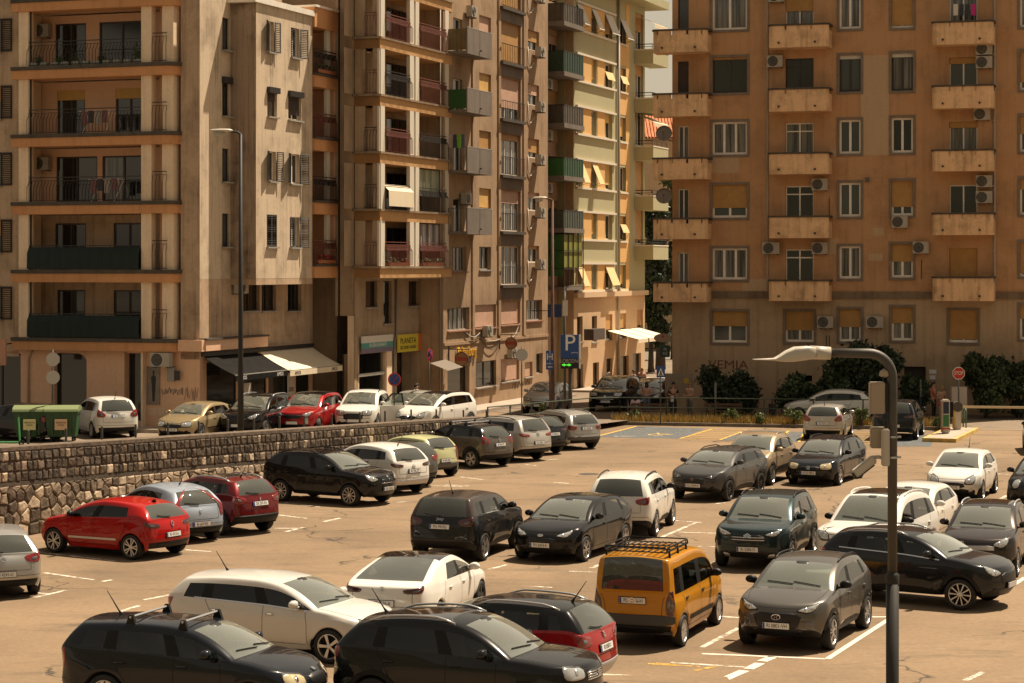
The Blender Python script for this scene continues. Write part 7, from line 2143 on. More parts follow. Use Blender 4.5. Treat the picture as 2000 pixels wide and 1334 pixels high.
o = b.build('small_stones', STONE_MATS, wroot, fix=True); o['kind'] = 'stuff'
b = MB()      # projecting ledge course halfway up
for i in range(n):
 a, c = T0 + (T1 - T0) * i / n, T0 + (T1 - T0) * (i + 1) / n
 for (y0, y1, d0, d1) in ((-0.02, 0.03, -0.095, 0.005),):
  q = [(a, y0), (c, y0), (c, y1), (a, y1)]; lo = [(x, y, z_led(x) + d0) for (x, y) in q]; hi = [(x, y, z_led(x) + d1) for (x, y) in q]
  b.face(hi); b.face([lo[0], lo[1], hi[1], hi[0]]); b.face([lo[3], lo[2], lo[1], lo[0]])
b.build('ledge', mat('ledge_stone', (0.075, 0.054, 0.037), 0.95, var=0.4, scale=2.5, bump=0.5, bscale=9), wroot, fix=False)
# ------------------------------------------------------------------ the cars, one row each: shape, paint and fittings, place, label
def SP(t, **k):
 d = dict(TYPES[t]); sc = k.get('L', d.get('L', 4.05)) / d.get('L', 4.05)
 for q in ('sc', 'sr', 'se', 'sg', 'sT'):
  v = d.get(q, DEF[q])
  if v: d[q] = v * sc
 d.update(k); return d
PW = paint('white', (0.70, 0.68, 0.63)); PPW = paint('pearl', (0.62, 0.60, 0.56), 0.1); PB = paint('black', (0.006, 0.006, 0.007), 0, 0.25); PB2 = paint('black_blue', (0.008, 0.010, 0.014), 0.1, 0.25)
PS = paint('silver', (0.42, 0.41, 0.39), 0.7, 0.35); PSW = paint('silver_warm', (0.50, 0.47, 0.42), 0.5, 0.35); PG = paint('graphite', (0.115, 0.108, 0.098), 0.55, 0.3); PDG = paint('dark_grey', (0.014, 0.015, 0.018), 0.4, 0.28)
G_LOT, G_ST = 'cars parked in the car park', 'cars parked along the side street'
GR_BIG = [[(-.52, -.09), (.52, -.09), (.46, -.38), (-.46, -.38)]]
GR_SLIM = [[(-.50, -.07), (.50, -.07), (.44, -.23), (-.44, -.23)]]
def F_(plate='', head='std', **k): return dict(head=head, plate=plate, **k)
def T_(plate='', tail='std', **k): return dict(tail=tail, plate=plate, **k)
CARS = [
 # ---- row along the stone wall
 (SP('hatch', L=4.26, W=1.79, H=1.48, wb=2.62), dict(paint=PS, rear=T_('RI 4241-U', 'std', badge=('circleW', -.06), pz=0.56), rim='five', bump=1), (-11.95, 48.9, 0, 114), 'silver hatchback cut off by the left edge of the frame', G_LOT),
 (SP('hatch', L=4.05, W=1.80, H=1.44, wb=2.58, q=False, ze=1.33, zb1=1.08), dict(tint=1, paint=paint('red', (0.34, 0.006, 0.005)), rear=T_('RI 4315-U', 'slim', badge=('diamond', -.09), pz=0.60, tm=M_TAILD, dz=-.02), rim='twin', mirror=M_BLACK, mould=0.05, mouldm=M_SILVER, antenna=0, fin=1, finm=M_BLACK), (-10.19, 54.9, 0, 148.3), 'bright red hatchback nosed up to the stone wall', G_LOT),
 (SP('hatch', L=4.03, W=1.69, H=1.49, wb=2.51, q=False), dict(paint=paint('pale_blue', (0.36, 0.42, 0.50), 0.4, 0.35), rear=T_('RI 657-PC', 'tall', badge=('disc', -.10), pz=0.52), rim='steel', antenna=2.9, two_door=1), (-9.45, 58.12, 0, 129.9), 'pale blue three-door hatchback between two red cars', G_LOT),
 (SP('suv', L=4.16, W=1.74, H=1.55, wb=2.54, trim=1), dict(paint=paint('dark_red', (0.14, 0.010, 0.012), 0.2), rear=T_('DE 207-FA', 'std', badge=('lion', -.07), pz=0.86, bump=(0.34, 0.56)), rim='five', rails='chrome', antenna=3.3, arch=1, sunroof=(2.2, 3.2)), (-8.35, 59.80, 0, 138), 'dark red crossover with chrome roof rails by the stone wall', G_LOT),
 (SP('suv', L=4.44, W=1.82, H=1.60, wb=2.67, zh0=.90), dict(paint=PB, tint=1, front=F_('ZG 1132-L', 'std', grille=[[(-.36, -.09), (-.03, -.08), (-.03, -.32), (-.28, -.32)], [(.03, -.08), (.36, -.09), (.28, -.32), (.03, -.32)]], bars=1, badge=('disc', -.02)), rear=T_(), rim='ten', rails='black', handle=PB), (-5.63, 66.85, 0, -32.8), 'black crossover parked tail to the wall with twin kidney grille', G_LOT),
 (SP('suv', L=4.21, W=1.77, H=1.60, wb=2.60), dict(paint=PW, pillar=PW, rear=T_('RI 703-ZT', 'slim', badge=('bolt', -.12), pz=0.78, bump=(0.34, 0.52), bumpm=M_SILVER, tm=M_TAILD), tint=1, rim='five', antenna=3.4), (-4.61, 70.0, 0, 136), 'white crossover with dark rear glass right of the black crossover', G_LOT),
 (SP('suv', L=4.2, W=1.78, H=1.48), dict(paint=PG, rear=T_('ZG 4417-H', 'std'), lod=0), (-4.40, 72.04, 0, 136), 'grey crossover almost hidden between the white crossover and pale green car', G_LOT),
 (SP('small', L=3.43, W=1.63, H=1.42, wb=2.35, R=.28, fo=.62, sc=.86, sr=1.5, q=False, rail=.80), dict(paint=paint('pale_green', (0.50, 0.51, 0.28)), rear=T_('RI 842-GN', 'vert', pz=0.60, bump=(0.36, 0.52), bumpm=M_IRONG), rim='steel', two_door=1), (-3.55, 75.36, 0, 138), 'small pale green three-door car by the wall', G_LOT),
 (SP('suv', L=4.12, W=1.78, H=1.57, wb=2.6, trim=1), dict(paint=paint('brown_grey', (0.125, 0.105, 0.085), 0.4), roof=PB, rear=T_('RI 596-TS', 'bigred', badge=('diamond', -.06), pz=0.84, bump=(0.30, 0.50)), rim='bi', bars=(2.15, 2.95), arch=1), (-1.88, 79.32, 0, 136), 'brown grey crossover with black roof and silver roof bars', G_LOT),
 (SP('bigsuv', L=4.48, W=1.85, H=1.65, wb=2.67, trim=1), dict(paint=PSW, rear=T_('ZG 6105-F', 'slim', badge=('ovalH', -.05), pz=0.72, bump=(0.34, 0.50)), rails='black', rim='five', tint=1, arch=1), (-0.58, 81.79, 0, 136), 'pale silver SUV right of the brown grey crossover', G_LOT),
 (SP('suv', L=4.2, W=1.78, H=1.50), dict(paint=PDG, rear=T_('RI 9052-N', 'slim', tm=M_TAILD)), (0.22, 84.52, 0, 134), 'dark crossover squeezed between pale silver SUV and silver estate', G_LOT),
 (SP('estate', L=4.16, W=1.75, H=1.53, wb=2.54, fo=.85), dict(paint=PS, rear=T_('RI 118-PA', 'std', pz=0.86, bump=(0.40, 0.55), bumpm=M_IRONG), rails='paint', rim='five'), (1.78, 87.08, 0, 126), 'silver estate at the far end of the wall row', G_LOT),
 # ---- middle rows
 (SP('bigsuv', L=4.40, W=1.82, H=1.63, wb=2.64, trim=1), dict(paint=paint('off_black', (0.012, 0.013, 0.015), 0.2, 0.3), roof=paint('roof_brown', (0.045, 0.035, 0.03), 0.1), rear=T_('PU 9410-J', 'std', badge=('txt:Jeep', .0), pz=0.90, tm=M_TAILD, bump=(0.36, 0.55)), rim='bi', antenna=3.4, chromebelt=1, arch=1), (-1.10, 54.87, 0, 71.5), 'black SUV seen from behind with chrome window line beside the black hatchback', G_LOT),
 (SP('hatch', L=4.38, W=1.83, H=1.47, wb=2.70, zh0=.76), dict(paint=PB, front=F_('PU 6076-E', 'slim', grille=[[(-.50, -.13), (.50, -.13), (.42, -.34), (-.42, -.34)]], badge=('oval', -.07), fogp=[(.70, .24), (.95, .26), (.98, .10), (.78, .08)]), rear=T_(), rim='twin', mirror=PB), (1.57, 54.75, 0, -114.1), 'glossy black hatchback facing the camera, oval badge on its nose', G_LOT),
 (SP('bigsuv', L=4.49, W=1.84, H=1.67, wb=2.68, trim=1), dict(paint=PW, rear=T_('RI 2471-S', 'std', pz=0.80, tm=M_TAIL, bump=(0.32, 0.5)), rails='black', rim='twin', tint=1, mirror=M_BLACK), (3.34, 59.58, 0, 76.2), 'white SUV seen from behind in the middle row', G_LOT),
 (SP('suv', L=4.45, W=1.84, H=1.51, wb=2.68, trim=1, zh0=.84), dict(paint=paint('matt_grey', (0.055, 0.054, 0.053), 0.3, 0.42), front=F_('ZG 3569-K', 'slim', grille=[[(-.46, -.10), (.46, -.10), (.38, -.32), (-.38, -.32)]], badge=('vee', -.16), hm=M_HEADD), rear=T_(), rim='black', rails='black', arch=1), (6.61, 68.49, 0, -117.7), 'matt grey crossover facing camera with copper badge and black wheels', G_LOT),
 (SP('suv', L=4.10, W=1.77, H=1.65, wb=2.52, zh1=1.12), dict(paint=paint('champagne', (0.40, 0.30, 0.20), 0.5, 0.36), front=F_('RI 381-OK', 'std', grille=GR_BIG), rear=T_(), rim='five', rails='paint', arch=1, mould=0.12), (8.36, 73.14, 0, -113), 'champagne beige mini SUV behind the matt grey crossover', G_LOT),
 (SP('estate', L=4.68, W=1.74, H=1.50, wb=2.70, zh0=.74), dict(paint=PB2, front=F_('KCH 49K6', 'rect', grille=GR_SLIM, bars=3, barmat=M_BLACK, badge=('circleW', -.12), hm=M_HEADY), rear=T_(), rim='five', rails='black', mirror=M_BLACK), (10.75, 73.31, 0, -114.1), 'old black estate with yellowed headlamps facing the camera', G_LOT),
 (SP('bigsuv', L=4.50, W=1.84, H=1.67, wb=2.73, zh0=.98, trim=1), dict(paint=paint('teal', (0.014, 0.030, 0.034), 0.4, 0.3), front=F_('RI 5584-O', 'slim', grille=[[(-.5, -.10), (.5, -.10), (.5, -.28), (-.5, -.28)]], bars=2, badge=('chevrons', -.10), dz=-.02, fogm=M_SILVER, fogp=[(.62, .12), (.90, .14), (.88, .02), (.64, .0)]), rear=T_(), rim='five', rails='black', arch=1), (6.35, 53.45, 0, -109.1), 'dark teal SUV with double chevron badge facing the camera', G_LOT),
 (SP('bigsuv', L=4.75, W=1.92, H=1.78, wb=2.91, zh0=.98), dict(paint=PW, front=F_('', 'big', grille=GR_BIG, badge=('disc', -.2)), rear=T_(), rim='five', rails='paint', sunroof=(2.2, 3.5), mirror=M_BLACK), (8.98, 52.78, 0, -118.1), 'large white SUV with black glass roof behind the dark turning car', G_LOT),
 (SP('hatch', L=4.2, W=1.78, H=1.48), dict(paint=PW, front=F_('', 'std'), rear=T_(), rim='five'), (10.70, 57.63, 0, -115), 'white hatchback tucked behind the large white SUV', G_LOT),
 (SP('small', L=4.04, W=1.74, H=1.48, wb=2.49), dict(paint=PW, front=F_('RI 727-TE', 'big', grille=[[(-.42, -.13), (.42, -.13), (.52, -.30), (-.52, -.30)]], fogm=M_SILVER), rear=T_(), rim='five', antenna=3.2), (14.33, 68.40, 0, -111.7), 'white hatchback parked alone in the right bay, facing the camera', G_LOT),
 (SP('small', L=4.06, W=1.72, H=1.45, zh0=.76), dict(paint=PB, front=F_('', 'oval'), rear=T_(), rim='five'), (16.42, 66.35, 0, -113.2), 'black hatchback with round headlamp cut by the right edge', G_LOT),
 (SP('suv', L=4.3, W=1.8, H=1.6), dict(paint=PB, front=F_(), rear=T_(), rim='five', lod=0), (21.1, 84.6, 0, -100), 'black car barely showing at the right edge beyond the ticket machine', G_LOT),
 (SP('suv', L=4.30, W=1.785, H=1.585, wb=2.6, zh0=.90), dict(paint=paint('umber', (0.028, 0.022, 0.021), 0.4, 0.3), front=F_('RI 608-VB', 'std', grille=[[(-.56, -.10), (.56, -.10), (.54, -.22), (-.54, -.22)]], bars=4), rear=T_(), rim='five', rails='chrome', sunroof=(2.2, 3.2)), (11.51, 52.07, 0, -110), 'dark umber crossover with toothed chrome grille at the right edge', G_LOT),
 # ---- foreground
 (SP('van', zh0=.80, H=1.79), dict(paint=paint('orange_yellow', (0.45, 0.19, 0.010)), rear=T_('PU 2036-H', 'vert', badge=('chevrons', -.10), pz=0.93, bump=(0.46, 0.66), bumpm=mat('bumper_grey', (0.05, 0.048, 0.045), 0.6), wiper=False, tm=M_TAILD, dz=-.05), rim='steel', rack=(2.35, 3.85), mirror=M_BLACK, handle=M_BLACK, mould=0.09), (2.98, 42.90, 0, 70.2), 'orange yellow van with a black roof rack', G_LOT),
 (SP('suv', L=4.17, W=1.80, H=1.57, wb=2.6, zh0=.88, trim=1), dict(paint=PG, front=F_('RI 0801-VH', 'slim', grille=[[(-.60, -.12), (.60, -.12), (.46, -.44), (-.46, -.44)]], badge=('ovalH', -.20), fogm=M_HEADD, fogp=[(.68, .34), (.96, .36), (.98, .20), (.72, .18)]), rear=T_(), rim='twin', rails='black', arch=1, mirror=M_BLACK, shade=1), (5.81, 42.47, 0, -113.6), 'grey crossover in the foreground with a silver sunshade in its windscreen', G_LOT),
 (SP('suv', L=4.23, W=1.82, H=1.57, wb=2.59, zh0=.88, trim=1), dict(paint=PDG, front=F_('', 'std', grille=GR_BIG), rear=T_(), rim='ten', rails='chrome', arch=1, chromebelt=1, steer=0.15), (8.90, 47.05, 0, -33.0), 'dark grey crossover turning in the aisle with its driver inside', G_LOT),
 (SP('estate', L=4.58, W=1.80, H=1.47, wb=2.73), dict(paint=PPW, front=F_('', 'std'), rear=T_('', 'std'), rim='five', tint=1, antenna=3.6, chromebelt=1), (-4.27, 40.83, 0, -24.1), 'pearl white estate behind the black estate with roof bars', G_LOT),
 (SP('sedan', L=4.69, W=1.85, H=1.44, wb=2.875, se=3.0, sC=3.15, sB=2.2, q=False, sg=4.2, rail=0.78), dict(paint=PW, roof=mat('roof_glass', (0.012, 0.012, 0.013), 0.06, coat=1.0), pillar=PW, rear=T_('ST 0576-A', 'slim', tm=M_TAILD, pz=0.70, wiper=False, badge=('tee', -.05)), rim='aero', tint=1, norear=1), (-1.93, 44.33, 0, 74.2), 'white saloon with a black glass roof', G_LOT),
 (SP('suv', L=4.14, W=1.78, H=1.55, wb=2.57, trim=1), dict(paint=paint('cherry', (0.33, 0.010, 0.012), 0.3, 0.3), roof=PB, rear=T_('RI 0507-I', 'std', badge=('ess', -.04), pz=0.80, bump=(0.32, 0.56), bumpm=M_SILVER, tm=M_TAIL), rim='five', rails='chrome', antenna=3.5), (-0.30, 36.6, 0.18, 156), 'red crossover with black roof behind the nearest black SUV', G_LOT),
 (SP('estate', L=4.22, W=1.65, H=1.45, wb=2.46, fo=.82, zh0=.76), dict(paint=PB2, front=F_('ZG 0042-B', 'rect', grille=[[(-.34, -.02), (.34, -.02), (.28, -.20), (-.28, -.20)]], bars=0, badge=('disc', .02), hm=M_HEADY), rear=T_('', 'square'), rim='steel', bars=(2.05, 2.95), antenna=3.45, lightseat=1, mirror=PB2), (-4.88, 33.37, 0.40, -19.8), 'black estate with two roof bars at the bottom left', G_LOT),
 (SP('suv', L=4.18, W=1.775, H=1.61, wb=2.5, zh0=.96, trim=1), dict(paint=PB, front=F_('', 'rect', grille=[[(-.42, -.06), (.42, -.06), (.40, -.22), (-.40, -.22)]], bars=4, badge=('ess', -.12), hm=M_HEAD), rear=T_('', 'std'), rim='five', rails='chrome', antenna=3.5, tint=1, arch=1, sunroof=(2.15, 3.2)), (-0.64, 33.03, 0.38, -21.4), 'black SUV with silver roof rails at the bottom centre', G_LOT),
 # ---- blue bays
 (SP('estate', L=4.27, W=1.73, H=1.45, wb=2.59), dict(paint=PSW, rear=T_('ZD 2037-J', 'bigred', badge=('diamond', -.05), pz=0.72), rim='five', antenna=3.5), (13.55, 92.0, 0, 74.4), 'pale silver estate in the blue bays seen from behind', G_LOT),
 (SP('bigsuv', L=4.5, W=1.865, H=1.65, wb=2.68), dict(paint=PB2, rear=T_('', 'slim', tm=M_TAILD, pz=0.62), rim='five', tint=1), (16.56, 92.05, 0, 74), 'black SUV in the blue bays beside the barrier machine', G_LOT),
 # ---- street
 (SP('mpv'), dict(paint=PW, rear=T_('RI 3302-K', 'bigred', badge=('bolt', -.03), pz=0.90), rim='steel', antenna=3.7, tint=1), (-16.54, 87.22, 0.45, 116), 'white rounded minivan parked beside the green waste bins', G_ST),
 (SP('sedan', L=4.57, W=1.77, H=1.43, wb=2.58, sC=3.0), dict(paint=paint('gold', (0.37, 0.285, 0.16), 0.5, 0.36), front=F_('RI 544-UK', 'rect', grille=GR_SLIM, badge=('disc', -.02), hm=M_HEAD), rear=T_(), rim='five', mould=0.05), (-12.64, 86.59, 0.42, -108.9), 'gold beige saloon parked on the street above the stone wall', G_ST),
 (SP('bigsuv', L=4.6, W=1.86, H=1.68, wb=2.72), dict(paint=PB, front=F_('', 'std', grille=GR_BIG), rear=T_(), rim='five', rails='chrome', chromebelt=1), (-10.4, 88.0, 0.40, -105), 'black SUV with chrome rails between gold saloon and red crossover', G_ST),
 (SP('bigsuv', L=4.40, W=1.805, H=1.685, wb=2.67), dict(paint=paint('ruby', (0.33, 0.012, 0.014), 0.3, 0.3), roof=PB, pillar=paint('ruby', ()), front=F_('', 'std', grille=GR_SLIM, fogm=M_HEAD, fogp=[(.66, .44), (.9, .46), (.92, .2), (.74, .18)]), rear=T_(), rim='twin', steer=0.5), (-8.42, 89.7, 0.38, -105), 'red crossover with black roof parked on the street', G_ST),
 (SP('bigsuv', L=4.34, W=1.80, H=1.69, wb=2.67, trim=1), dict(paint=PW, front=F_('', 'rect', grille=GR_BIG), rear=T_(), rim='five', rails='black', open_door=4, arch=1), (-6.30, 91.2, 0.36, -98), 'white SUV with its driver door standing open', G_ST),
 (SP('hatch', L=4.2, W=1.76, H=1.48), dict(paint=PSW, front=F_('', 'std'), rear=T_()), (-4.40, 95.9, 0.27, -106), 'beige silver hatchback half hidden behind the white minivan', G_ST),
 (SP('mpv'), dict(paint=PW, roof=PB, pillar=PW, front=F_('RI 213-RT', 'big', grille=GR_SLIM, badge=('bolt', -.12), fogm=M_BLACK), rear=T_(), rim='five', tint=1), (-3.26, 91.71, 0.36, -122.2), 'white minivan with dark glass roof facing the camera on the street', G_ST),
 (SP('suv', L=4.2, W=1.80, H=1.54, wb=2.59), dict(paint=PS, front=F_('', 'slim', grille=[[(-.5, -.14), (.5, -.14), (.42, -.34), (-.42, -.34)]]), rear=T_(), rim='five'), (1.74, 106.0, 0.05, -103), 'silver crossover driving up the side street past the pub', G_ST),
 (SP('bigsuv', L=4.8, W=1.94, H=1.70, wb=2.9, zh0=.96), dict(paint=PB, front=F_('', 'rect', grille=GR_BIG, bars=3, badge=('circleW', -.16)), rear=T_(), rim='five', rails='chrome', chromebelt=1), (5.30, 109.55, 0.01, -106.1), 'large black SUV parked in front of the cafe awning', G_ST),
 (SP('hatch', L=4.2, W=1.8, H=1.5), dict(paint=PDG, front=F_(), rear=T_(), lod=0), (7.25, 111.2, 0.01, -104), 'dark car standing behind the woman in the pink top', G_ST),
 (SP('hatch', L=4.35, W=1.8, H=1.5), dict(paint=PW, front=F_(), rear=T_('', 'bigred'), rim='five'), (15.0, 101.6, 0.01, 166), 'white hatchback driving left along the road behind the railing', G_ST),
 (SP('estate', L=4.5, W=1.8, H=1.47), dict(paint=PDG, rear=T_(), front=F_(), lod=0), (-19.6, 85.2, 0.45, 150), 'dark estate parked behind the waste bins', G_ST),
]
random.seed(4)
CAR_OBJS = []
for (sp, lk, (x, y, z, ph), lab, grp) in CARS:
 nm = 'parked_van' if sp.get('H', 0) > 1.75 and sp.get('rail', 0) > .8 else 'parked_car'
 CAR_OBJS.append(build_car(nm, sp, lk, (x, y, z), R(ph), lab, grp, 'van' if nm == 'parked_van' else 'car'))
# the open driver's door of the white SUV
dc = [o for o in CAR_OBJS if 'driver door' in o['label']][0]
g_ = dict(DEF); g_.update(SP('bigsuv', L=4.34, W=1.80, H=1.69))
hx, hy = g_['L'] / 2 - 1.42, 0.90
b = MB(); b.box(-1.05, 0, -0.05, 0.02, 0.38, 1.08); dr = b.build('open_door', PW, dc, (hx, hy, 0), (0, 0, R(-62))); 
b = MB(); b.bar((-1.02, -0.05, 1.08), (-0.98, -0.18, 1.56), 0.05); b.bar((-0.98, -0.18, 1.56), (-0.55, -0.18, 1.56), 0.05); b.bar((-0.55, -0.18, 1.56), (-0.02, -0.05, 1.10), 0.05); b.build('window_frame', M_BLACK, dr)
b = MB(); b.face([(-1.0, -0.05, 1.09), (-0.02, -0.05, 1.09), (-0.55, -0.18, 1.55), (-0.97, -0.18, 1.55)]); b.build('window_pane', M_GLASS, dr, fix=False)
# ------------------------------------------------------------------ street furniture
M_GALV = mat('galvanised', (0.075, 0.067, 0.058), 0.55, 0.3, var=0.15); M_POLE = mat('pole_grey', (0.026, 0.023, 0.02), 0.6, 0.3, var=0.25, scale=2); M_RUST = mat('pole_rust', (0.12, 0.06, 0.04), 0.8, var=0.3)
M_LAMPW = mat('lamp_white', (0.50, 0.45, 0.38), 0.4); M_BEIGE = mat('cabinet_beige', (0.36, 0.28, 0.20), 0.5, var=0.05)
M_SBLUE = mat('sign_blue', (0.015, 0.06, 0.22), 0.4); M_SRED = mat('sign_red', (0.42, 0.03, 0.02), 0.4); M_SBACK = mat('sign_back', (0.42, 0.40, 0.37), 0.5, 0.3); M_SW = mat('sign_face_white', (0.72, 0.70, 0.66), 0.4)
def loc_tag(name, p, label, cat, group=None, rz=0.0):
 o = empty(name, p, rz); tag(o, label, cat, group); return o
def disc(b, r, y0, y1, n=24, c=(0, 0, 0), mi=0, rot=0.0):
 b.prism([(c[0] + r * math.cos(rot + 2 * math.pi * k / n), c[2] + r * math.sin(rot + 2 * math.pi * k / n)) for k in range(n)], c[1] + y0, c[1] + y1, 'y', mi)
# --- foreground lamp post with camera boxes
YF = 25.0; fx, _, fz = at_depth(1743, 690, YF)
L = loc_tag('lamp_post', (fx, YF, 0), 'galvanised lamp post in the right foreground with a bent arm and camera boxes', 'lamp post')
b = MB(); b.tube([(0, 0, 0), (0, 0, at_depth(1743, 1130, YF)[2])], 0.076, 16); b.build('lower_pole', M_POLE, L, smooth=True)
zb_ = at_depth(1743, 1130, YF)[2]
pts = [(0, 0, zb_ - 0.05), (0, 0, fz - 0.28)] + [(-0.28 + 0.28 * math.cos(a * math.pi / 16), 0, fz - 0.28 + 0.28 * math.sin(a * math.pi / 16)) for a in range(1, 9)] + [(-0.74, 0, fz + 0.005)]
b = MB(); b.tube(pts, [0.056] * 2 + [0.056] * 8 + [0.05], 16); b.build('pole_arm', M_GALV, L, smooth=True)
b = MB(); b.lathe([(0.080, 0), (0.082, 0.10), (0.058, 0.13)], 16, c=(0, 0, zb_ - 0.06)); b.build('joint_collar', M_POLE, L, smooth=True)
# luminaire: collar, hood, thin LED plate
b = MB(); b.tube([(-0.72, 0, fz), (-0.96, 0, fz + 0.01)], [0.075, 0.082], 14)
hd = b.build('lamp_collar', M_LAMPW, L, smooth=True)
b = MB(); n = 14
prof = [(-0.90, 0.09, 0.072, -0.06), (-0.99, 0.11, 0.085, -0.075), (-1.14, 0.13, 0.075, -0.095), (-1.24, 0.13, 0.03, -0.098), (-1.32, 0.13, -0.025, -0.092), (-1.37, 0.13, -0.056, -0.084), (-1.46, 0.12, -0.062, -0.080), (-1.62, 0.09, -0.068, -0.077)]
for (x, w, zt, zb) in prof:
 for k in range(n):
  a = 2 * math.pi * k / n; c_, s_ = math.cos(a), math.sin(a)
  b.v.append((x, w * (abs(c_) ** 0.35) * (1 if c_ > 0 else -1), fz + (zt + zb) / 2 + (zt - zb) / 2 * (abs(s_) ** 0.5) * (1 if s_ > 0 else -1)))
for i in range(len(prof) - 1):
 for k in range(n): b.f.append((i * n + k, i * n + (k + 1) % n, (i + 1) * n + (k + 1) % n, (i + 1) * n + k)); b.mi.append(0)
b.f.append(tuple(range(n))); b.f.append(tuple((len(prof) - 1) * n + k for k in range(n))); b.mi += [0, 0]
b.build('lamp_hood', M_LAMPW, L, smooth=True)
def pbox(x0, x1, y0, y1, dep, name, m, off=0.0, parent=L):
 a, c = at_depth(x0, y1, YF), at_depth(x1, y0, YF); b = MB(); bevbox(b, c[0] - a[0], dep, c[2] - a[2], ((a[0] + c[0]) / 2 - fx, off, (a[2] + c[2]) / 2), 0, 0.012); return b.build(name, m, parent)
bx = pbox(1698, 1727, 746, 808, 0.14, 'control_cabinet', M_BEIGE); pbox(1727.5, 1733, 748, 806, 0.10, 'cabinet_bracket', M_GRILLE)
pbox(1700, 1729, 834, 875, 0.12, 'control_cabinet', mat('cabinet_dull', (0.34, 0.27, 0.19), 0.55)); pbox(1718, 1732.5, 836, 908, 0.11, 'control_cabinet', M_LAMPW, -0.14)
ca = at_depth(1687, 910, YF)
b = MB(); bevbox(b, 0.30, 0.10, 0.10, (0, 0, 0), 0, 0.015); cm = b.build('camera_housing', M_LAMPW, L, (ca[0] - fx, -0.05, ca[2]), (0, R(-38), 0))
b = MB(); b.box(-0.175, -0.15, -0.045, 0.045, -0.05, 0.03); b.box(-0.16, 0.10, -0.04, 0.04, -0.062, -0.05); b.build('camera_window', M_GRILLE, cm)
b = MB(); b.tube([(0.13, 0, 0.03), (0.20, 0, -0.02), (0.26, 0, -0.10)], 0.022, 8); b.build('camera_bracket', M_LAMPW, cm, smooth=True)
for yq in (853, 893):
 b = MB(); zz = at_depth(1743, yq, YF)[2]; b.lathe([(0.062, -0.012), (0.066, -0.012), (0.066, 0.012), (0.062, 0.012)], 16, c=(0, 0, zz)); b.box(-0.10, -0.06, -0.02, 0.02, zz - 0.015, zz + 0.015); b.box(0.06, 0.10, -0.015, 0.015, zz - 0.012, zz + 0.012); b.build('clamp', M_CHROME, L)
b = MB(); q0 = at_depth(1727, 728, YF); b.lathe([(0.001, 0.05), (0.05, 0.02), (0.062, -0.03), (0.03, -0.05), (0.001, -0.055)], 12, c=(q0[0] - fx, 0, q0[2])); b.build('sensor_dome', M_BEIGE, L, smooth=True)
b = MB(); P_ = lambda x, y: (at_depth(x, y, YF)[0] - fx, -0.03, at_depth(x, y, YF)[2])
b.tube([P_(1723, 733), P_(1725, 745), P_(1733, 752), P_(1734, 820), P_(1731, 838)], 0.008, 6); b.tube([P_(1722, 808), P_(1724, 822), P_(1730, 836)], 0.008, 6); b.build('cable', M_WIRE, L)
# --- tall street lamps
def cobra(px, py_top, Y, head, z0, name_label, m=M_POLE):
 X, _, zt = at_depth(px, py_top, Y); o = loc_tag('street_lamp', (X, Y, z0), name_label, 'street lamp', 'tall street lamps')
 h = zt - z0
 b = MB(); b.tube([(0, 0, 0), (0, 0, h * 0.3), (0, 0, h - 0.1)], [0.12, 0.085, 0.055], 12); b.build('pole', m, o, smooth=True)
 s = Y / FPX; Ln = head * s
 b = MB(); b.tube([(0.03, 0, h - 0.12), (-Ln * 0.1, 0, h - 0.02), (-Ln * 0.4, 0, h + 0.02)], 0.04, 8); b.build('arm', m, o)
 b = MB(); b.lathe([(0.001, 0), (0.10, 0.04), (0.16, 0.16), (0.17, 0.5), (0.13, 0.85), (0.05, 1.0), (0.001, 1.0)], 12, axis='x'); b.v = [(-Ln * 0.25 - x * Ln * 0.78, y, h + 0.03 + z * 0.42 * (1 if z > 0 else 0.7)) for (x, y, z) in b.v]; hd = b.build('lamp_head', M_LAMPW, o, smooth=True)
 b = MB(); b.lathe([(0.001, 0.30), (0.10, 0.36), (0.13, 0.55), (0.10, 0.78), (0.001, 0.85)], 10, axis='x'); b.v = [(-Ln * 0.25 - x * Ln * 0.78, y, h - 0.035 + min(0, z) * 0.9) for (x, y, z) in b.v]; b.build('glass_bowl', mat('lamp_bowl', (0.35, 0.33, 0.28), 0.2), hd, smooth=True)
 return o
cobra(470, 257, 73.0, 60, street_h(-9.2, 73) - 0.05, 'tall street lamp rising in front of the cream block, above the wall')
cobra(1079, 388, 100.0, 38, 0.1, 'rusty street lamp in front of the old brown block', M_RUST)
X_, _, z_ = at_depth(1103, 566, 99.0); o = loc_tag('street_lamp', (X_, 99.0, 0.1), 'thin street lamp with flat head beside the blue parking sign', 'street lamp', 'tall street lamps')
b = MB(); b.tube([(0, 0, 0), (0, 0, z_ - 0.1)], 0.06, 10); b.tube([(0, 0, z_ - 0.2), (0.1, 0, z_ + 0.03), (0.3, 0, z_ + 0.06)], 0.03, 8); b.build('pole', M_GALV, o, smooth=True)
b = MB(); bevbox(b, 0.55, 0.24, 0.09, (0.55, 0, z_ + 0.08), -0.08, 0.03); b.build('lamp_head', M_LAMPW, o); b = MB(); b.box(-0.10, 0.14, -0.12, 0.12, z_ - 1.3, z_ - 0.6); b.build('control_cabinet', M_LAMPW, o)
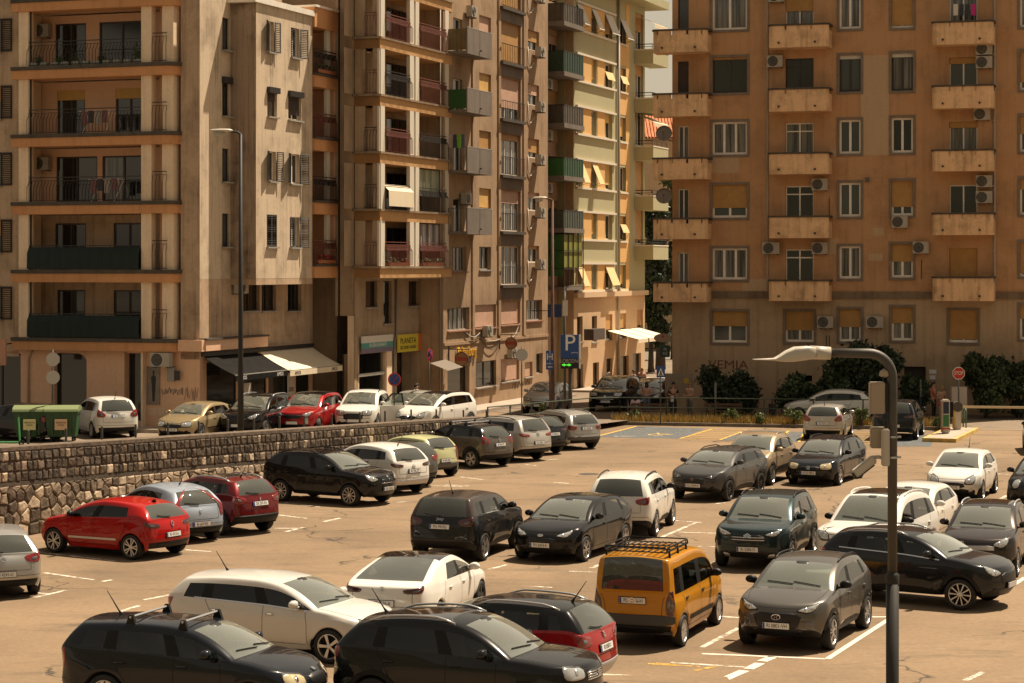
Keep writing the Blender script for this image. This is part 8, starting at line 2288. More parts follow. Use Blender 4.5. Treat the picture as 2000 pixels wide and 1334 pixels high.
# --- signs
def post(o, h, r=0.03): b = MB(); b.tube([(0, 0, 0), (0, 0, h)], r, 8); b.build('post', M_GALV, o, smooth=True)
def T2(o, s, size, m, x, y, z, sx=1.0): link('lettering', text_mesh(s, size, m, 0.002, sx=sx), o, (x, y, z), (R(90), 0, 0))
Yp = 99.0; s_ = Yp / FPX
X_, _, zt = at_depth(1114, 658, Yp); zb2 = at_depth(1114, 724, Yp)[2]; zm = at_depth(1114, 704, Yp)[2]
o = loc_tag('parking_sign', (X_, Yp, 0.1), 'large blue parking sign with white P and a display below', 'sign', rz=R(-4))
post(o, zb2, 0.09); b = MB(); w = 19 * s_
b.box(-w, w - 0.05, -0.10, 0.05, zm, zt, 0); b.box(w - 0.05, w + 0.02, -0.101, 0.051, zb2, zt, 1); b.box(-w, w - 0.05, -0.10, 0.05, zb2, zm - 0.003, 2); pn = b.build('panel', [M_SBLUE, M_SW, M_GRILLE], o)
T2(pn, 'P', 1.05, M_SW, -0.02, -0.108, (zt + zm) / 2 + 0.14); T2(pn, 'SLOBODNO', 0.25, M_SBACK, -0.02, -0.108, zm - 0.13, 0.75); T2(pn, 'parking', 0.10, M_SW, 0.2, -0.108, (zt + zm) / 2 - 0.27)
b = MB()
for xq in (-0.30, -0.08): b.prism([(xq, zb2 + 0.10), (xq + 0.14, zb2 + 0.17), (xq, zb2 + 0.24)], -0.108, -0.102, 'y'); b.box(xq - 0.08, xq, -0.108, -0.102, zb2 + 0.14, zb2 + 0.20)
b.build('green_arrows', mat('led_green', (0.05, 0.35, 0.03), 0.4, emit=(0.1, 0.8, 0.05, 0.6)), pn)
X_, _, zt = at_depth(1074, 689, 99.4); zb2 = at_depth(1074, 726, 99.4)[2]; o = loc_tag('hospital_sign', (X_, 99.4, 0.1), 'narrow blue H sign left of the parking sign', 'sign')
b = MB(); w = 7.7 * s_; b.box(-w, w, -0.03, 0.0, zb2, zt); pn = b.build('panel', M_SBLUE, o); T2(pn, 'H', 0.45, M_SW, 0, -0.035, zt - 0.3); T2(pn, 'Bolnica', 0.10, M_SW, 0, -0.035, zb2 + 0.28); post(o, zt, 0.035)
b = MB(); b.prism([(-0.12, zb2 + 0.12), (-0.03, zb2 + 0.16), (-0.03, zb2 + 0.135), (0.12, zb2 + 0.135), (0.12, zb2 + 0.105), (-0.03, zb2 + 0.105), (-0.03, zb2 + 0.08)], -0.036, -0.031, 'y'); b.build('arrow', M_SW, pn)
def round_back(px, py, r_px, Y, z0, label, shape=24, rz=0.0, two=None):
 X, _, z = at_depth(px, py, Y); r = r_px * Y / FPX; o = loc_tag('traffic_sign', (X, Y, z0), label, 'sign', rz=rz); post(o, z + r - z0 + 0.1)
 b = MB(); disc(b, r, -0.045, -0.035, shape, (0, 0, z - z0), rot=math.pi / shape); b.build('sign_plate', M_SBACK, o)
 if two: b = MB(); disc(b, r * 0.95, -0.045, -0.035, 24, (0, 0, z - z0 - two)); b.build('sign_plate', M_SBACK, o)
 return o
round_back(1019, 693, 12, 97.5, 0.1, 'grey back of a round sign on a post before the pub'); round_back(103, 702, 14, 84.0, 0.45, 'backs of an octagonal and a round sign behind the waste bins', 8, R(25), 0.70)
def face_sign(px, py, r, Y, z0, label, kind, rz=0.0):
 X, _, z = at_depth(px, py, Y); o = loc_tag('traffic_sign', (X, Y, z0), label, 'sign', rz=rz); h = z - z0; post(o, h + r)
 if kind == 'stop':
  b = MB(); disc(b, r, -0.05, -0.04, 8, (0, 0, h), rot=math.pi / 8); p = b.build('sign_plate', M_SW, o); b = MB(); disc(b, r * 0.91, -0.054, -0.0505, 8, (0, 0, h), rot=math.pi / 8); b.build('red_face', M_SRED, p); T2(p, 'STOP', r * 0.80, M_SW, 0, -0.058, h, 0.72)
 elif kind == 'nostop':
  b = MB(); disc(b, r, -0.05, -0.04, 24, (0, 0, h)); p = b.build('sign_plate', M_SRED, o); b = MB(); disc(b, r * 0.8, -0.054, -0.0505, 24, (0, 0, h)); b.build('blue_face', M_SBLUE, p)
  b = MB(); d = r * 0.6; b.bar((-d, -0.056, h - d), (d, -0.056, h + d), 0.005, 0.09, up=(0, -1, 0)); b.bar((-d, -0.058, h + d), (d, -0.058, h - d), 0.005, 0.09, up=(0, -1, 0)); b.v = [(x, min(y, -0.0545), z) for (x, y, z) in b.v]; b.build('red_cross', M_SRED, p)
 else:
  b = MB(); b.box(-r, r, -0.05, -0.04, h - r * 1.3, h + r * 1.3); p = b.build('sign_plate', M_SBLUE, o); b = MB(); b.prism([(-r * 0.75, h - r * 0.85), (r * 0.75, h - r * 0.85), (0, h + r * 0.85)], -0.054, -0.0505, 'y'); b.build('white_triangle', M_SW, p)
  b = MB(); b.bar((0, -0.056, h + r * 0.2), (0, -0.056, h - r * 0.3), 0.07); b.bar((0, -0.056, h - r * 0.3), (-r * 0.3, -0.056, h - r * 0.8), 0.05); b.bar((0, -0.056, h - r * 0.3), (r * 0.3, -0.056, h - r * 0.8), 0.05); b.v = [(x, max(y, -0.058), z) for (x, y, z) in b.v]; b.build('walking_figure', M_LB, p)
face_sign(1872, 729, 0.29, 95.6, 0.0, 'red stop sign by the car park exit', 'stop'); face_sign(770, 741, 0.30, 93.5, 0.3, 'blue and red no stopping sign before the shop bays', 'nostop', R(20)); face_sign(838, 693, 0.28, 96.5, 0.25, 'no stopping sign turned almost edge on beside the small awning', 'nostop', R(65)); face_sign(1290, 726, 0.20, 98.3, 0.1, 'blue pedestrian crossing sign in front of the cafe', 'ped', R(12))
for (px, yt, lab) in ((1396, 748, 'signs seen edge on in front of the round bush'), (1797, 742, 'signs seen edge on beside the entrance door')):
 X, Y = (px - 1000) * 103 / FPX, 103.0; o = loc_tag('traffic_sign', (X, Y, 0), 'two ' + lab, 'sign', rz=R(78)); zt = at_depth(px, yt, Y)[2]; post(o, zt, 0.025); b = MB(); b.box(-0.3, 0.3, -0.05, -0.035, zt - 0.8, zt); b.build('sign_plate', M_SBACK, o); b = MB(); disc(b, 0.3, -0.05, -0.035, 20, (0, 0, zt - 1.15)); b.build('sign_plate', M_SBLUE if px > 1500 else M_SBACK, o)
# shop signs hung in the lane
X, _, z = at_depth(1294, 660, 118.0); o = loc_tag('oval_shop_sign', (X, 118.0, z), 'pale oval shop sign hanging in the dark lane', 'sign'); b = MB(); disc(b, 0.48, -0.03, 0.03, 24); b.v = [(x, y, q * 0.5) for (x, y, q) in b.v]; b.build('panel', mat('sign_pale', (0.45, 0.38, 0.32), 0.5), o); b = MB(); b.bar((-0.1, 0, 0.2), (-0.1, 0, 0.6), 0.03); b.bar((-0.1, 0, 0.6), (0.9, 0, 0.6), 0.03); b.build('bracket', M_IRON, o); b = MB(); b.prism([(-0.07, 0.02), (0.06, 0.02), (0.04, 0.16), (0.0, 0.2)], -0.036, -0.031, 'y'); b.build('emblem', M_SRED, o)
X, _, z = at_depth(1299, 686, 112.0); o = loc_tag('teal_shop_sign', (X, 112.0, z), 'teal square sign below the oval one', 'sign'); b = MB(); bevbox(b, 0.50, 0.08, 0.62, (0, 0, 0), 0, 0.03); pn = b.build('panel', mat('sign_darkteal', (0.02, 0.09, 0.09), 0.4), o); T2(pn, 'PI', 0.22, M_SW, 0, -0.045, 0.09); T2(pn, 'KE', 0.22, M_SW, 0, -0.045, -0.12); b = MB(); b.bar((0.25, 0, 0.2), (0.6, 0, 0.2), 0.04); b.build('bracket', M_IRON, o)
X, _, z = at_depth(1083, 607, 112); o = loc_tag('blue_shop_sign', (X, 112, z), 'blue board high on the dark wall beside the rusty lamp', 'sign'); b = MB(); b.box(-0.36, 0.36, -0.04, 0.04, -0.34, 0.34); b.build('panel', mat('sign_cobalt', (0.01, 0.03, 0.10), 0.4), o); b = MB(); b.bar((-0.36, 0, 0), (-1.2, 0.5, 0), 0.04); b.build('bracket', M_IRON, o)
X, _, z = at_depth(5, 688, 90.0); o = loc_tag('shop_signboard', (X, 90.0, z), 'pinkish boxed shop sign at the left frame edge', 'sign'); b = MB(); bevbox(b, 0.42, 0.16, 1.1, (-0.05, 0, 0), 0, 0.02); b.build('panel', mat('sign_salmon', (0.50, 0.26, 0.17), 0.5), o); b = MB(); b.bar((-0.1, 0.08, 0.3), (-0.1, 2.0, 0.3), 0.05); b.build('bracket', M_IRON, o)
# --- bollards behind the wall
bp0 = None
for i, px in enumerate((-15, 55, 129, 199, 265, 328, 388, 445, 496, 546, 594, 648, 703, 752, 803, 852, 905, 950)):
 k = (px - 1000) / FPX; w = 1.0; Q = W0 + WN * w; t = (k * Q.y - Q.x) / (WD.x - k * WD.y); p = Q + WD * t
 if i == 0:
  b = MB(); b.lathe([(0.034, 0), (0.034, 0.90), (0.028, 0.93), (0.001, 0.935)], 12); bm_ = b.mesh('bollard', M_GALV, True)
 o = link('bollard', bm_, None, (p.x, p.y, street_h(p.x, p.y) + 0.0)); tag(o, 'slim grey steel bollard standing behind the stone wall', 'bollard', 'bollards along the stone wall')
# --- waste bins, scooter
M_BIN = mat('bin_green', (0.016, 0.065, 0.022), 0.5, var=0.12); M_LID = mat('lid_pale_green', (0.17, 0.21, 0.09), 0.5)
def bin_(px, label, sticker):
 X, Y = (px - 1000) * 84.0 / FPX, 84.0; o = loc_tag('waste_bin', (X, Y, street_h(X, Y)), label, 'waste bin', 'wheeled waste bins', R(4))
 b = MB()
 lv = [(0.52, 0.42, 0.22), (0.58, 0.50, 0.75), (0.62, 0.55, 1.16)]
 for (hw_, hd, z) in lv: b.v += [(-hw_, -hd, z), (hw_, -hd, z), (hw_, hd, z), (-hw_, hd, z)]
 b.f.append((3, 2, 1, 0)); b.mi.append(0)
 for i in range(2):
  for k in range(4): b.f.append((i * 4 + k, i * 4 + (k + 1) % 4, i * 4 + 4 + (k + 1) % 4, i * 4 + 4 + k)); b.mi.append(0)
 for xq in (-0.35, 0, 0.35): b.box(xq - 0.03, xq + 0.03, -0.56, -0.50, 0.3, 1.10)
 b.box(-0.66, 0.66, -0.60, 0.58, 1.14, 1.20); b.build('tub', M_BIN, o)
 b = MB(); n = 8
 for i in range(n): 
  a0, a1 = math.pi * i / n, math.pi * (i + 1) / n
  b.quad((-0.66, -0.60 * math.cos(a0), 1.21 + 0.22 * math.sin(a0)), (0.66, -0.60 * math.cos(a0), 1.21 + 0.22 * math.sin(a0)), (0.66, -0.60 * math.cos(a1), 1.21 + 0.22 * math.sin(a1)), (-0.66, -0.60 * math.cos(a1), 1.21 + 0.22 * math.sin(a1)))
 b.face([(-0.66, -0.60 * math.cos(math.pi * i / n), 1.21 + 0.22 * math.sin(math.pi * i / n)) for i in range(n + 1)]); b.face([(0.66, -0.60 * math.cos(math.pi * i / n), 1.21 + 0.22 * math.sin(math.pi * i / n)) for i in range(n + 1)])
 b.build('lid', M_LID, o, fix=True)
 for (x, y) in ((-0.42, -0.34), (0.42, -0.34), (-0.42, 0.34), (0.42, 0.34)):
  b = MB(); b.lathe([(0.001, -0.03), (0.10, -0.03), (0.10, 0.03), (0.001, 0.03)], 12, c=(x, y, 0.10), axis='x'); b.box(x - 0.04, x + 0.04, y - 0.03, y + 0.03, 0.12, 0.23); b.build('castor', M_TYRE, o)
 b = MB(); b.box(-0.24, 0.24, -0.585, -0.572, 0.50, 0.92); st = b.build('sticker', mat('sticker_' + sticker, (0.62, 0.58, 0.30) if sticker == 'lime' else (0.60, 0.42, 0.27), 0.5), o)
 T2(st, 'PREDZETAJ', 0.085, M_LB, 0, -0.590, 0.78, 0.9); T2(st, 'OTPAD', 0.085, M_LB, 0, -0.590, 0.68, 0.9)
bin_(62, 'green wheeled waste bin with a lime sticker, left of the pair', 'lime'); bin_(123, 'green wheeled waste bin with a brown sticker, right of the pair', 'brown')
X, Y = (18 - 1000) * 82.0 / FPX, 82.0; o = loc_tag('kick_scooter', (X, Y, street_h(X, Y)), 'bright green kick scooter leaning beside the bins', 'scooter', rz=R(10)); M_SCO = mat('scooter_green', (0.10, 0.42, 0.16), 0.4)
b = MB(); b.bar((-0.45, 0, 0.14), (0.35, 0, 0.14), 0.15, 0.05); b.build('deck', M_SCO, o); b = MB(); b.tube([(0.40, 0, 0.14), (0.34, 0, 1.10)], 0.03, 8); b.build('stem', M_SCO, o); b = MB(); b.bar((0.34, -0.22, 1.12), (0.34, 0.22, 1.12), 0.035); b.build('handlebar', M_BLACK, o)
for x in (-0.5, 0.45): b = MB(); b.lathe([(0.05, -0.025), (0.11, -0.025), (0.11, 0.025), (0.05, 0.025)], 16, c=(x, 0, 0.11), axis='y'); b.build('wheel', M_TYRE, o)
# --- planted strip, kerb, railing, benches
dK = (KL1 - KL0); lK = dK.length; dK.normalize()
b = MB(); a_ = math.atan2(dK.y, dK.x)
kr = empty('kerb', (KL0.x, KL0.y, 0), a_); kr['kind'] = 'structure'
nk = 15
kb = MB(); kb.box(0.008, lK / nk - 0.008, 0, 0.16, -0.05, 0.15); kmesh = kb.mesh('kerb_stone', mat('kerb_concrete', (0.15, 0.125, 0.10), 0.9, var=0.25))
for i in range(nk): link('kerb_stone', kmesh, kr, (lK * i / nk, 0, 0))
b = MB(); b.box(0.0, lK, 0.165, 1.62, -0.05, 0.11); o = b.build('planting_bed', mat('dry_soil', (0.22, 0.155, 0.08), 0.95, var=0.3), None, (KL0.x, KL0.y, 0), (0, 0, a_)); tag(o, kind='structure')
rg = random.Random(8); b = MB()
for i in range(9000):
 x, y = rg.uniform(0.1, lK - 0.1), rg.uniform(0.2, 1.6); h = rg.uniform(0.12, 0.44) * (1.3 if rg.random() < 0.2 else 1); a = rg.uniform(0, 6.3); d = Vector((math.cos(a), math.sin(a), 0)) * 0.02; ln = Vector((rg.uniform(-.15, .15), rg.uniform(-.15, .15), 0)) * h * 3
 p = Vector((x, y, 0.1)); b.face([tuple(p - d), tuple(p + d), tuple(p + ln * 0.5 + Vector((0, 0, h)))], 0 if rg.random() < 0.75 else 1)
o = b.build('dry_grass', [mat('straw', (0.48, 0.31, 0.09), 0.9), mat('weed_green', (0.16, 0.17, 0.05), 0.9)], None, (KL0.x, KL0.y, 0), (0, 0, a_), fix=False); tag(o, 'dry straw coloured grass in the strip behind the kerb', 'grass', kind='stuff')
M_RAILG = mat('railing_green', (0.045, 0.06, 0.04), 0.6)
pts = [Vector((-1.0, 88.6)), Vector((3.6, 99.6)), KL0 + KN * 1.45 + dK * 0.3, KL1 + KN * 1.45 - dK * 1.4]
o = loc_tag('pipe_railing', (pts[2].x, pts[2].y, 0), 'long green pipe railing behind the dry grass strip', 'railing')
for a, c in zip(pts[:-1], pts[1:]):
 n = max(1, int((c - a).length / 2.0)); za = max(street_h(a.x, a.y), 0.1); zc2 = max(street_h(c.x, c.y), 0.1)
 for zz in (1.0, 0.55):
  b = MB(); b.tube([(a.x - o.location.x, a.y - o.location.y, za + zz), (c.x - o.location.x, c.y - o.location.y, zc2 + zz)], 0.028, 6); b.build('rail', M_RAILG, o)
 for i in range(n + 1):
  q = a + (c - a) * i / n; zq = za + (zc2 - za) * i / n; b = MB(); b.tube([(q.x - o.location.x, q.y - o.location.y, zq - 0.2), (q.x - o.location.x, q.y - o.location.y, zq + 1.0)], 0.032, 6); b.build('post', M_RAILG, o)
def bench(px, lab):
 X, Y, _ = at_depth(px, 800, 101.2); o = loc_tag('park_bench', (X, Y, 0.01), lab, 'bench', 'benches behind the railing', a_ + R(3)); M_BW = mat('bench_wood', (0.10, 0.055, 0.03), 0.7, var=0.3)
 for q in range(3): b = MB(); b.box(-0.9, 0.9, 0.02 + q * 0.15, 0.14 + q * 0.15, 0.43, 0.47); b.build('seat_slat', M_BW, o)
 for q in range(2): b = MB(); b.box(-0.9, 0.9, -0.03, 0.0, 0.58 + q * 0.15, 0.69 + q * 0.15); b.build('back_slat', M_BW, o)
 for x in (-0.75, 0.75): b = MB(); b.box(x - 0.03, x + 0.03, 0.0, 0.06, 0, 0.86); b.box(x - 0.03, x + 0.03, 0.40, 0.46, 0, 0.43); b.build('leg', M_IRON, o)
bench(1270, 'slatted bench behind the railing in front of the waiting people'); bench(1412, 'slatted bench behind the railing in front of the round bush')
# --- barrier island: ticket column, barrier, boom, cabinet, hoop
M_ISL = mat('island_yellow', (0.50, 0.34, 0.10), 0.85, var=0.3); q0 = Vector(gpt(1838, 862)[:2]); q1 = Vector(gpt(1884, 840)[:2]); q1 = q0 + (q1 - q0).normalized() * 6
o = loc_tag('traffic_island', (q0.x, q0.y, 0), 'yellow edged concrete island under the ticket column', 'traffic island'); d_ = (q1 - q0).normalized(); s2 = Vector((d_.y, -d_.x)); b = MB(); pl = [(-0.7, -0.5), (0.7, -0.5), (0.7, 6), (-0.7, 6)]; b.prism([tuple(d_ * y + s2 * x) for (x, y) in pl], 0.0, 0.16); b.build('kerb', M_ISL, o); b = MB(); b.prism([tuple(d_ * y + s2 * x) for (x, y) in ((-0.55, -0.35), (0.55, -0.35), (0.55, 5.8), (-0.55, 5.8))], 0.155, 0.165); b.build('top', M_PAVE, o)
X, Y, _ = gpt(1849, 855); Y += 0.3; o = loc_tag('ticket_column', (X, Y, 0.165), 'parking ticket column with a dark screen and green panel', 'ticket machine')
b = MB(); bevbox(b, 0.34, 0.36, 1.45, (0, 0, 0.725), 0, 0.05); b.build('housing', mat('machine_cream', (0.50, 0.44, 0.36), 0.5), o); b = MB(); b.box(-0.12, 0.12, -0.19, -0.181, 0.85, 1.35); b.build('screen', mat('machine_screen', (0.03, 0.04, 0.07), 0.2), o); b = MB(); b.box(-0.12, 0.12, -0.19, -0.181, 0.30, 0.80); b.build('green_panel', mat('machine_green', (0.03, 0.14, 0.05), 0.4), o); b = MB(); b.box(-0.18, 0.18, -0.195, 0.195, 0.18, 0.24); b.build('red_stripe', M_SRED, o); b = MB(); b.box(0.175, 0.32, -0.1, 0.15, 0.7, 1.35); b.build('side_box', M_BLACK, o)
X2, Y2 = (1869 - 1000) * (Y + 2.2) / FPX, Y + 2.2; o = loc_tag('barrier', (X2, Y2, 0.165), 'parking barrier with rounded grey housing and long pale boom', 'barrier'); b = MB(); bevbox(b, 0.32, 0.34, 0.85, (0, 0, 0.43), 0, 0.03); b.build('pedestal', mat('machine_cream', ()), o); b = MB(); disc(b, 0.22, -0.2, 0.2, 20, (0, 0, 1.0)); b.build('motor_housing', M_GALV, o); b = MB(); b.box(-0.165, -0.10, -0.172, 0.172, 0.05, 0.84); b.build('yellow_edge', M_ISL, o); b = MB(); b.bar((0.2, -0.25, 1.0), (4.6, -0.9, 1.0), 0.05, 0.10); b.build('boom', mat('boom_cream', (0.62, 0.50, 0.32), 0.5), o)
X3, Y3 = (1872 - 1000) * 101.5 / FPX, 101.5; o = loc_tag('utility_cabinet', (X3, Y3, 0.01), 'pale utility cabinet behind the stop sign', 'cabinet'); b = MB(); bevbox(b, 0.74, 0.4, 1.5, (0, 0, 0.85), 0, 0.02); b.build('housing', mat('cabinet_pale', (0.40, 0.35, 0.30), 0.6), o); b = MB(); b.box(-0.3, 0.3, -0.14, 0.14, 0, 0.1); b.build('plinth', M_PAVE, o); b = MB(); b.box(-0.004, 0.004, -0.205, -0.2, 0.15, 1.55); b.build('door_gap', M_SEAM, o)
X4, Y4, _ = gpt(1884, 842); o = loc_tag('hoop_guard', (X4, Y4, 0.16), 'small green hoop guard beside the barrier', 'guard rail'); b = MB(); b.tube([(0, -0.3, 0), (0, -0.3, 0.75), (0, -0.15, 0.85), (0, 0.2, 0.8), (0, 0.3, 0.65), (0, 0.3, 0)], 0.03, 8); b.build('hoop', mat('hoop_green', (0.02, 0.10, 0.05), 0.5), o, smooth=True)
X, Y, _ = at_depth(1509, 800, 100.6); o = loc_tag('litter_bin', (X, Y, 0.01), 'small dark litter bin by the railing', 'litter bin'); b = MB(); b.lathe([(0.001, 0.1), (0.16, 0.1), (0.2, 0.85), (0.15, 0.85)], 14); b.build('basket', M_IRON, o); b = MB(); b.tube([(0, 0.2, 0), (0, 0.2, 1.1)], 0.03, 6); b.build('post', M_IRON, o)
# wire spray tags on the shop pier and the pub wall
def scribble(f, root, x0, x1, y, amp, n, m, seed):
 r_ = random.Random(seed); pts = []
 for i in range(n): pts.append((f.t(x0 + (x1 - x0) * i / (n - 1)) + r_.uniform(-.06, .06), -0.012, f.z((x0 + x1) / 2, y) + (amp if i % 2 else -amp) * r_.uniform(0.4, 1)))
 b = MB(); b.tube(pts, 0.014, 4); f.put(b, 'graffiti', m, fix=False)
scribble(AG, rootA, 316, 358, 764, 0.16, 22, mat('spray_blue', (0.06, 0.10, 0.16), 0.8), 2); scribble(AG, rootA, 362, 386, 770, 0.35, 12, mat('spray_grey', (0.30, 0.25, 0.22), 0.8), 3); scribble(CS, rootC, 1000, 1035, 748, 0.30, 14, mat('spray_dark', (0.16, 0.12, 0.10), 0.8), 5); scribble(EF, rootE, 1355, 1380, 742, 0.14, 12, mat('spray_dark', ()), 6)
# ------------------------------------------------------------------ trees and bushes: trunk, limbs, crown of small leaves
def leaf_mat(name, col):
 m = mat(name, col, 0.6, var=0.35, scale=1.2); return m
LM = [leaf_mat('leaf_dark', (0.022, 0.036, 0.014)), leaf_mat('leaf_mid', (0.045, 0.07, 0.022)), leaf_mat('leaf_light', (0.10, 0.13, 0.035))]; M_BARK = mat('bark', (0.06, 0.045, 0.035), 0.95, var=0.3, scale=6)
def tree(name, label, base, h, rx, ry, z0, n, mi, seed, cat='bush', group=None, leaf=0.13, clumps=16):
 r = random.Random(seed); o = loc_tag(name, base, label, cat, group)
 cz = (h + z0) / 2; rz = (h - z0) / 2
 cl = []
 for k in range(clumps):
  while True:
   p = Vector((r.uniform(-1, 1), r.uniform(-1, 1), r.uniform(-1, 1)))
   if 0.25 < p.length < 1: break
  q = p * (0.55 + 0.35 * r.random())
  cl.append((Vector((q.x * rx, q.y * ry, cz + q.z * rz)), r.uniform(0.30, 0.52) * min(rx, ry, rz * 1.2)))
 b = MB(); top = Vector((0, 0, cz)); b.tube([(0, 0, -0.05), (r.uniform(-.05, .05), 0, z0 * 0.6 + 0.1), tuple(top)], [0.05 + h * 0.022, 0.04 + h * 0.016, 0.03], 8)
 b.build('trunk', M_BARK, o, smooth=True)
 for (c, q) in cl[:7]:
  b = MB(); st = Vector((0, 0, z0 * 0.7 + (cz - z0) * 0.3)); b.tube([st, st.lerp(c, 0.5) + Vector((0, 0, 0.1)), c], [0.02 + h * 0.008, 0.02 + h * 0.004, 0.01], 6); b.build('limb', M_BARK, o, smooth=True)
 b = MB()
 for i in range(n):
  c, q = cl[r.randrange(clumps)]
  d = Vector((r.gauss(0, 1), r.gauss(0, 1), r.gauss(0, 1))).normalized() * q * (r.random() ** 0.45) * (1.0 + (0.35 if r.random() < 0.08 else 0))
  p = c + d
  if p.z < 0.05: continue
  a = Vector((r.gauss(0, 1), r.gauss(0, 1), r.gauss(0, 0.6))).normalized(); t = a.orthogonal().normalized(); t.rotate(Matrix.Rotation(r.uniform(0, 6.3), 3, a)); s = leaf * r.uniform(0.6, 1.25)
  w_ = a.cross(t)
  b.face([tuple(p + t * s), tuple(p + w_ * s * 0.5), tuple(p - t * s), tuple(p - w_ * s * 0.5)], r.randrange(2))
 b.build('crown', [LM[mi], LM[min(mi + 1, 2)] if mi != 0 or r.random() < 0.5 else LM[0]], o, fix=False)
 return o
def bush_px(px, ytop, w_px, Y, lab, seed, n=5200, mi=0, z0=0.05, name='bush', cat='bush'):
 X, _, zt = at_depth(px, ytop, Y); return tree(name, lab, (X, Y, 0.0), zt, w_px * Y / FPX / 2, min(1.5, w_px * Y / FPX / 2), z0, n, mi, seed, cat, 'bushes and trees along the terracotta block')
bush_px(1423, 720, 135, 105.5, 'big round dark bush under the red graffiti', 1, 7500); bush_px(1560, 735, 95, 105.0, 'low dark bush behind the white car on the road', 2, 5200); bush_px(1640, 700, 120, 105.0, 'wide dark bush left of the small tree', 3, 6500)
bush_px(1715, 656, 130, 104.6, 'small dark tree rising in front of the ground floor windows', 4, 8500, 0, 1.0, 'small_tree', 'tree'); bush_px(1785, 730, 70, 104.4, 'dark shrub beside the entrance door', 5, 3500); bush_px(1925, 680, 125, 103.6, 'large dark bush right of the stop sign', 6, 8500); bush_px(1998, 695, 90, 103.2, 'dark bush cut by the right edge of the frame', 7, 5000)
# weeds in the strip
for i, (px, yt, w) in enumerate(((1065, 782, 24), (1240, 800, 26), (1425, 800, 30), (1552, 798, 40), (1590, 790, 44), (1682, 795, 50), (1835, 815, 34), (1485, 805, 26))):
 Y = 99.6 - 0.02 * (px - 1240) * 0.35 if px > 1100 else 98.0; X, _, zt = at_depth(px, yt, Y); tree('weed_clump', ('tall weed clump in the dry strip, number counted from the left: ' + ['first', 'second', 'third', 'fourth', 'fifth', 'seventh', 'eighth', 'sixth'][i] if 0 else ['leafy weeds at the foot of the parking sign', 'low weeds right of the silver estate', 'weeds beside the second bench', 'tall weeds left of the silver estate in the blue bays', 'tallest weeds just behind the silver estate in the blue bays', 'green weeds between the two cars in the blue bays', 'yellowing weeds beside the ticket column', 'thin weeds by the litter bin'][i]), (X, Y, 0.05), max(0.45, zt), w * Y / FPX / 2, 0.4, 0.05, 520, 2, 40 + i, 'weeds', 'weeds in the planted strip', 0.07, 8)
# trees in the gap between the blocks, a hedge and pot plants before the shop
for i, (px, yt, Y, w, z0, mi, lab) in enumerate(((1290, 300, 152, 60, 3.5, 0, 'dark tall tree in the gap between the two blocks'), (1320, 262, 170, 70, 5, 1, 'lighter tree top below the orange tiled roof'), (1272, 430, 148, 70, 0.5, 0, 'dense dark tree low in the gap behind the lane'))):
 X, _, zt = at_depth(px, yt, Y); tree('broadleaf_tree', lab, (X, Y, 0), zt, w * Y / FPX / 2 * 1.4, 2.6, z0, 9000, mi, 60 + i, 'tree', 'trees in the gap', 0.2, 22)
for (px, w, lab) in ((14, 60, 'clipped green hedge left of the arched shop window'), (150, 80, 'low green hedge below the arched shop window')):
 X, Y = (px - 1000) * 88.6 / FPX, 88.6; tree('hedge', lab, (X, Y, 0.5), 1.05, w * Y / FPX / 2, 0.5, 0.1, 2600, 1, px, 'hedge', 'hedges before the cream block', 0.07, 14)
for i, (x, s) in enumerate(((82, 1), (123, 1), (150, 1), (206, 1), (274, 2))):
 zf = ZB[4] + BT; t = AF.t(x); r = random.Random(i); b = MB()
 for q in range(90 * s):
  p = Vector((t + r.gauss(0, 0.1), -0.25 + r.gauss(0, 0.05), zf + 0.18 + abs(r.gauss(0, 0.14 * s)))); a = Vector((r.gauss(0, 1), r.gauss(0, 1), r.gauss(0, 1))).normalized(); c = a.orthogonal().normalized()
  b.face([tuple(p + a * .05), tuple(p + c * .03), tuple(p - a * .05), tuple(p - c * .03)])
 AF.put(b, 'balcony_plant', LM[1], fix=False)
# unseen slope added behind the viewpoint to block low sky from fill and reflections
b = MB(); ng = 28
for i in range(ng + 1):
 a = math.pi * (0.93 + 1.17 * i / ng); 
 for (rr, zz) in ((26, -0.5), (34, 6 + 2 * math.sin(i * 1.7)), (70, 30 + 4 * math.sin(i * 2.3)), (130, 48)):
  b.v.append((6 + rr * math.cos(a) * 1.5, 4 + rr * math.sin(a), zz))
for i in range(ng):
 for k in range(3): b.f.append((i * 4 + k, (i + 1) * 4 + k, (i + 1) * 4 + k + 1, i * 4 + k + 1)); b.mi.append(0)
tag(b.build('sky_block_slope', mat('sky_block_scrub', (0.07, 0.065, 0.04), 0.95, var=0.5, scale=0.2), fix=True), kind='structure')
# ------------------------------------------------------------------ people
M_SKIN = mat('skin', (0.42, 0.23, 0.15), 0.6); M_HAIRD = mat('hair_dark', (0.02, 0.014, 0.01), 0.7); M_HAIRG = mat('hair_grey', (0.45, 0.42, 0.38), 0.7); M_HAIRB = mat('hair_fair', (0.26, 0.17, 0.08), 0.7)
def skin_mesh(name, vs, es, rad, m, sub=1):
 me = bpy.data.meshes.new(name); me.from_pydata(vs, es, []); ob = bpy.data.objects.new(name, me)
 md = ob.modifiers.new('k', 'SKIN'); md.use_smooth_shade = True
 for i, v in enumerate(me.skin_vertices[0].data): v.radius = (rad[i], rad[i]); v.use_root = (i == 0)
 ob.modifiers.new('s', 'SUBSURF').levels = sub
 ev = evaluated(ob); out = bpy.data.meshes.new_from_object(ev); bpy.data.objects.remove(ob); bpy.data.meshes.remove(me)
 out.materials.clear(); out.materials.append(m); out.name = name; return out
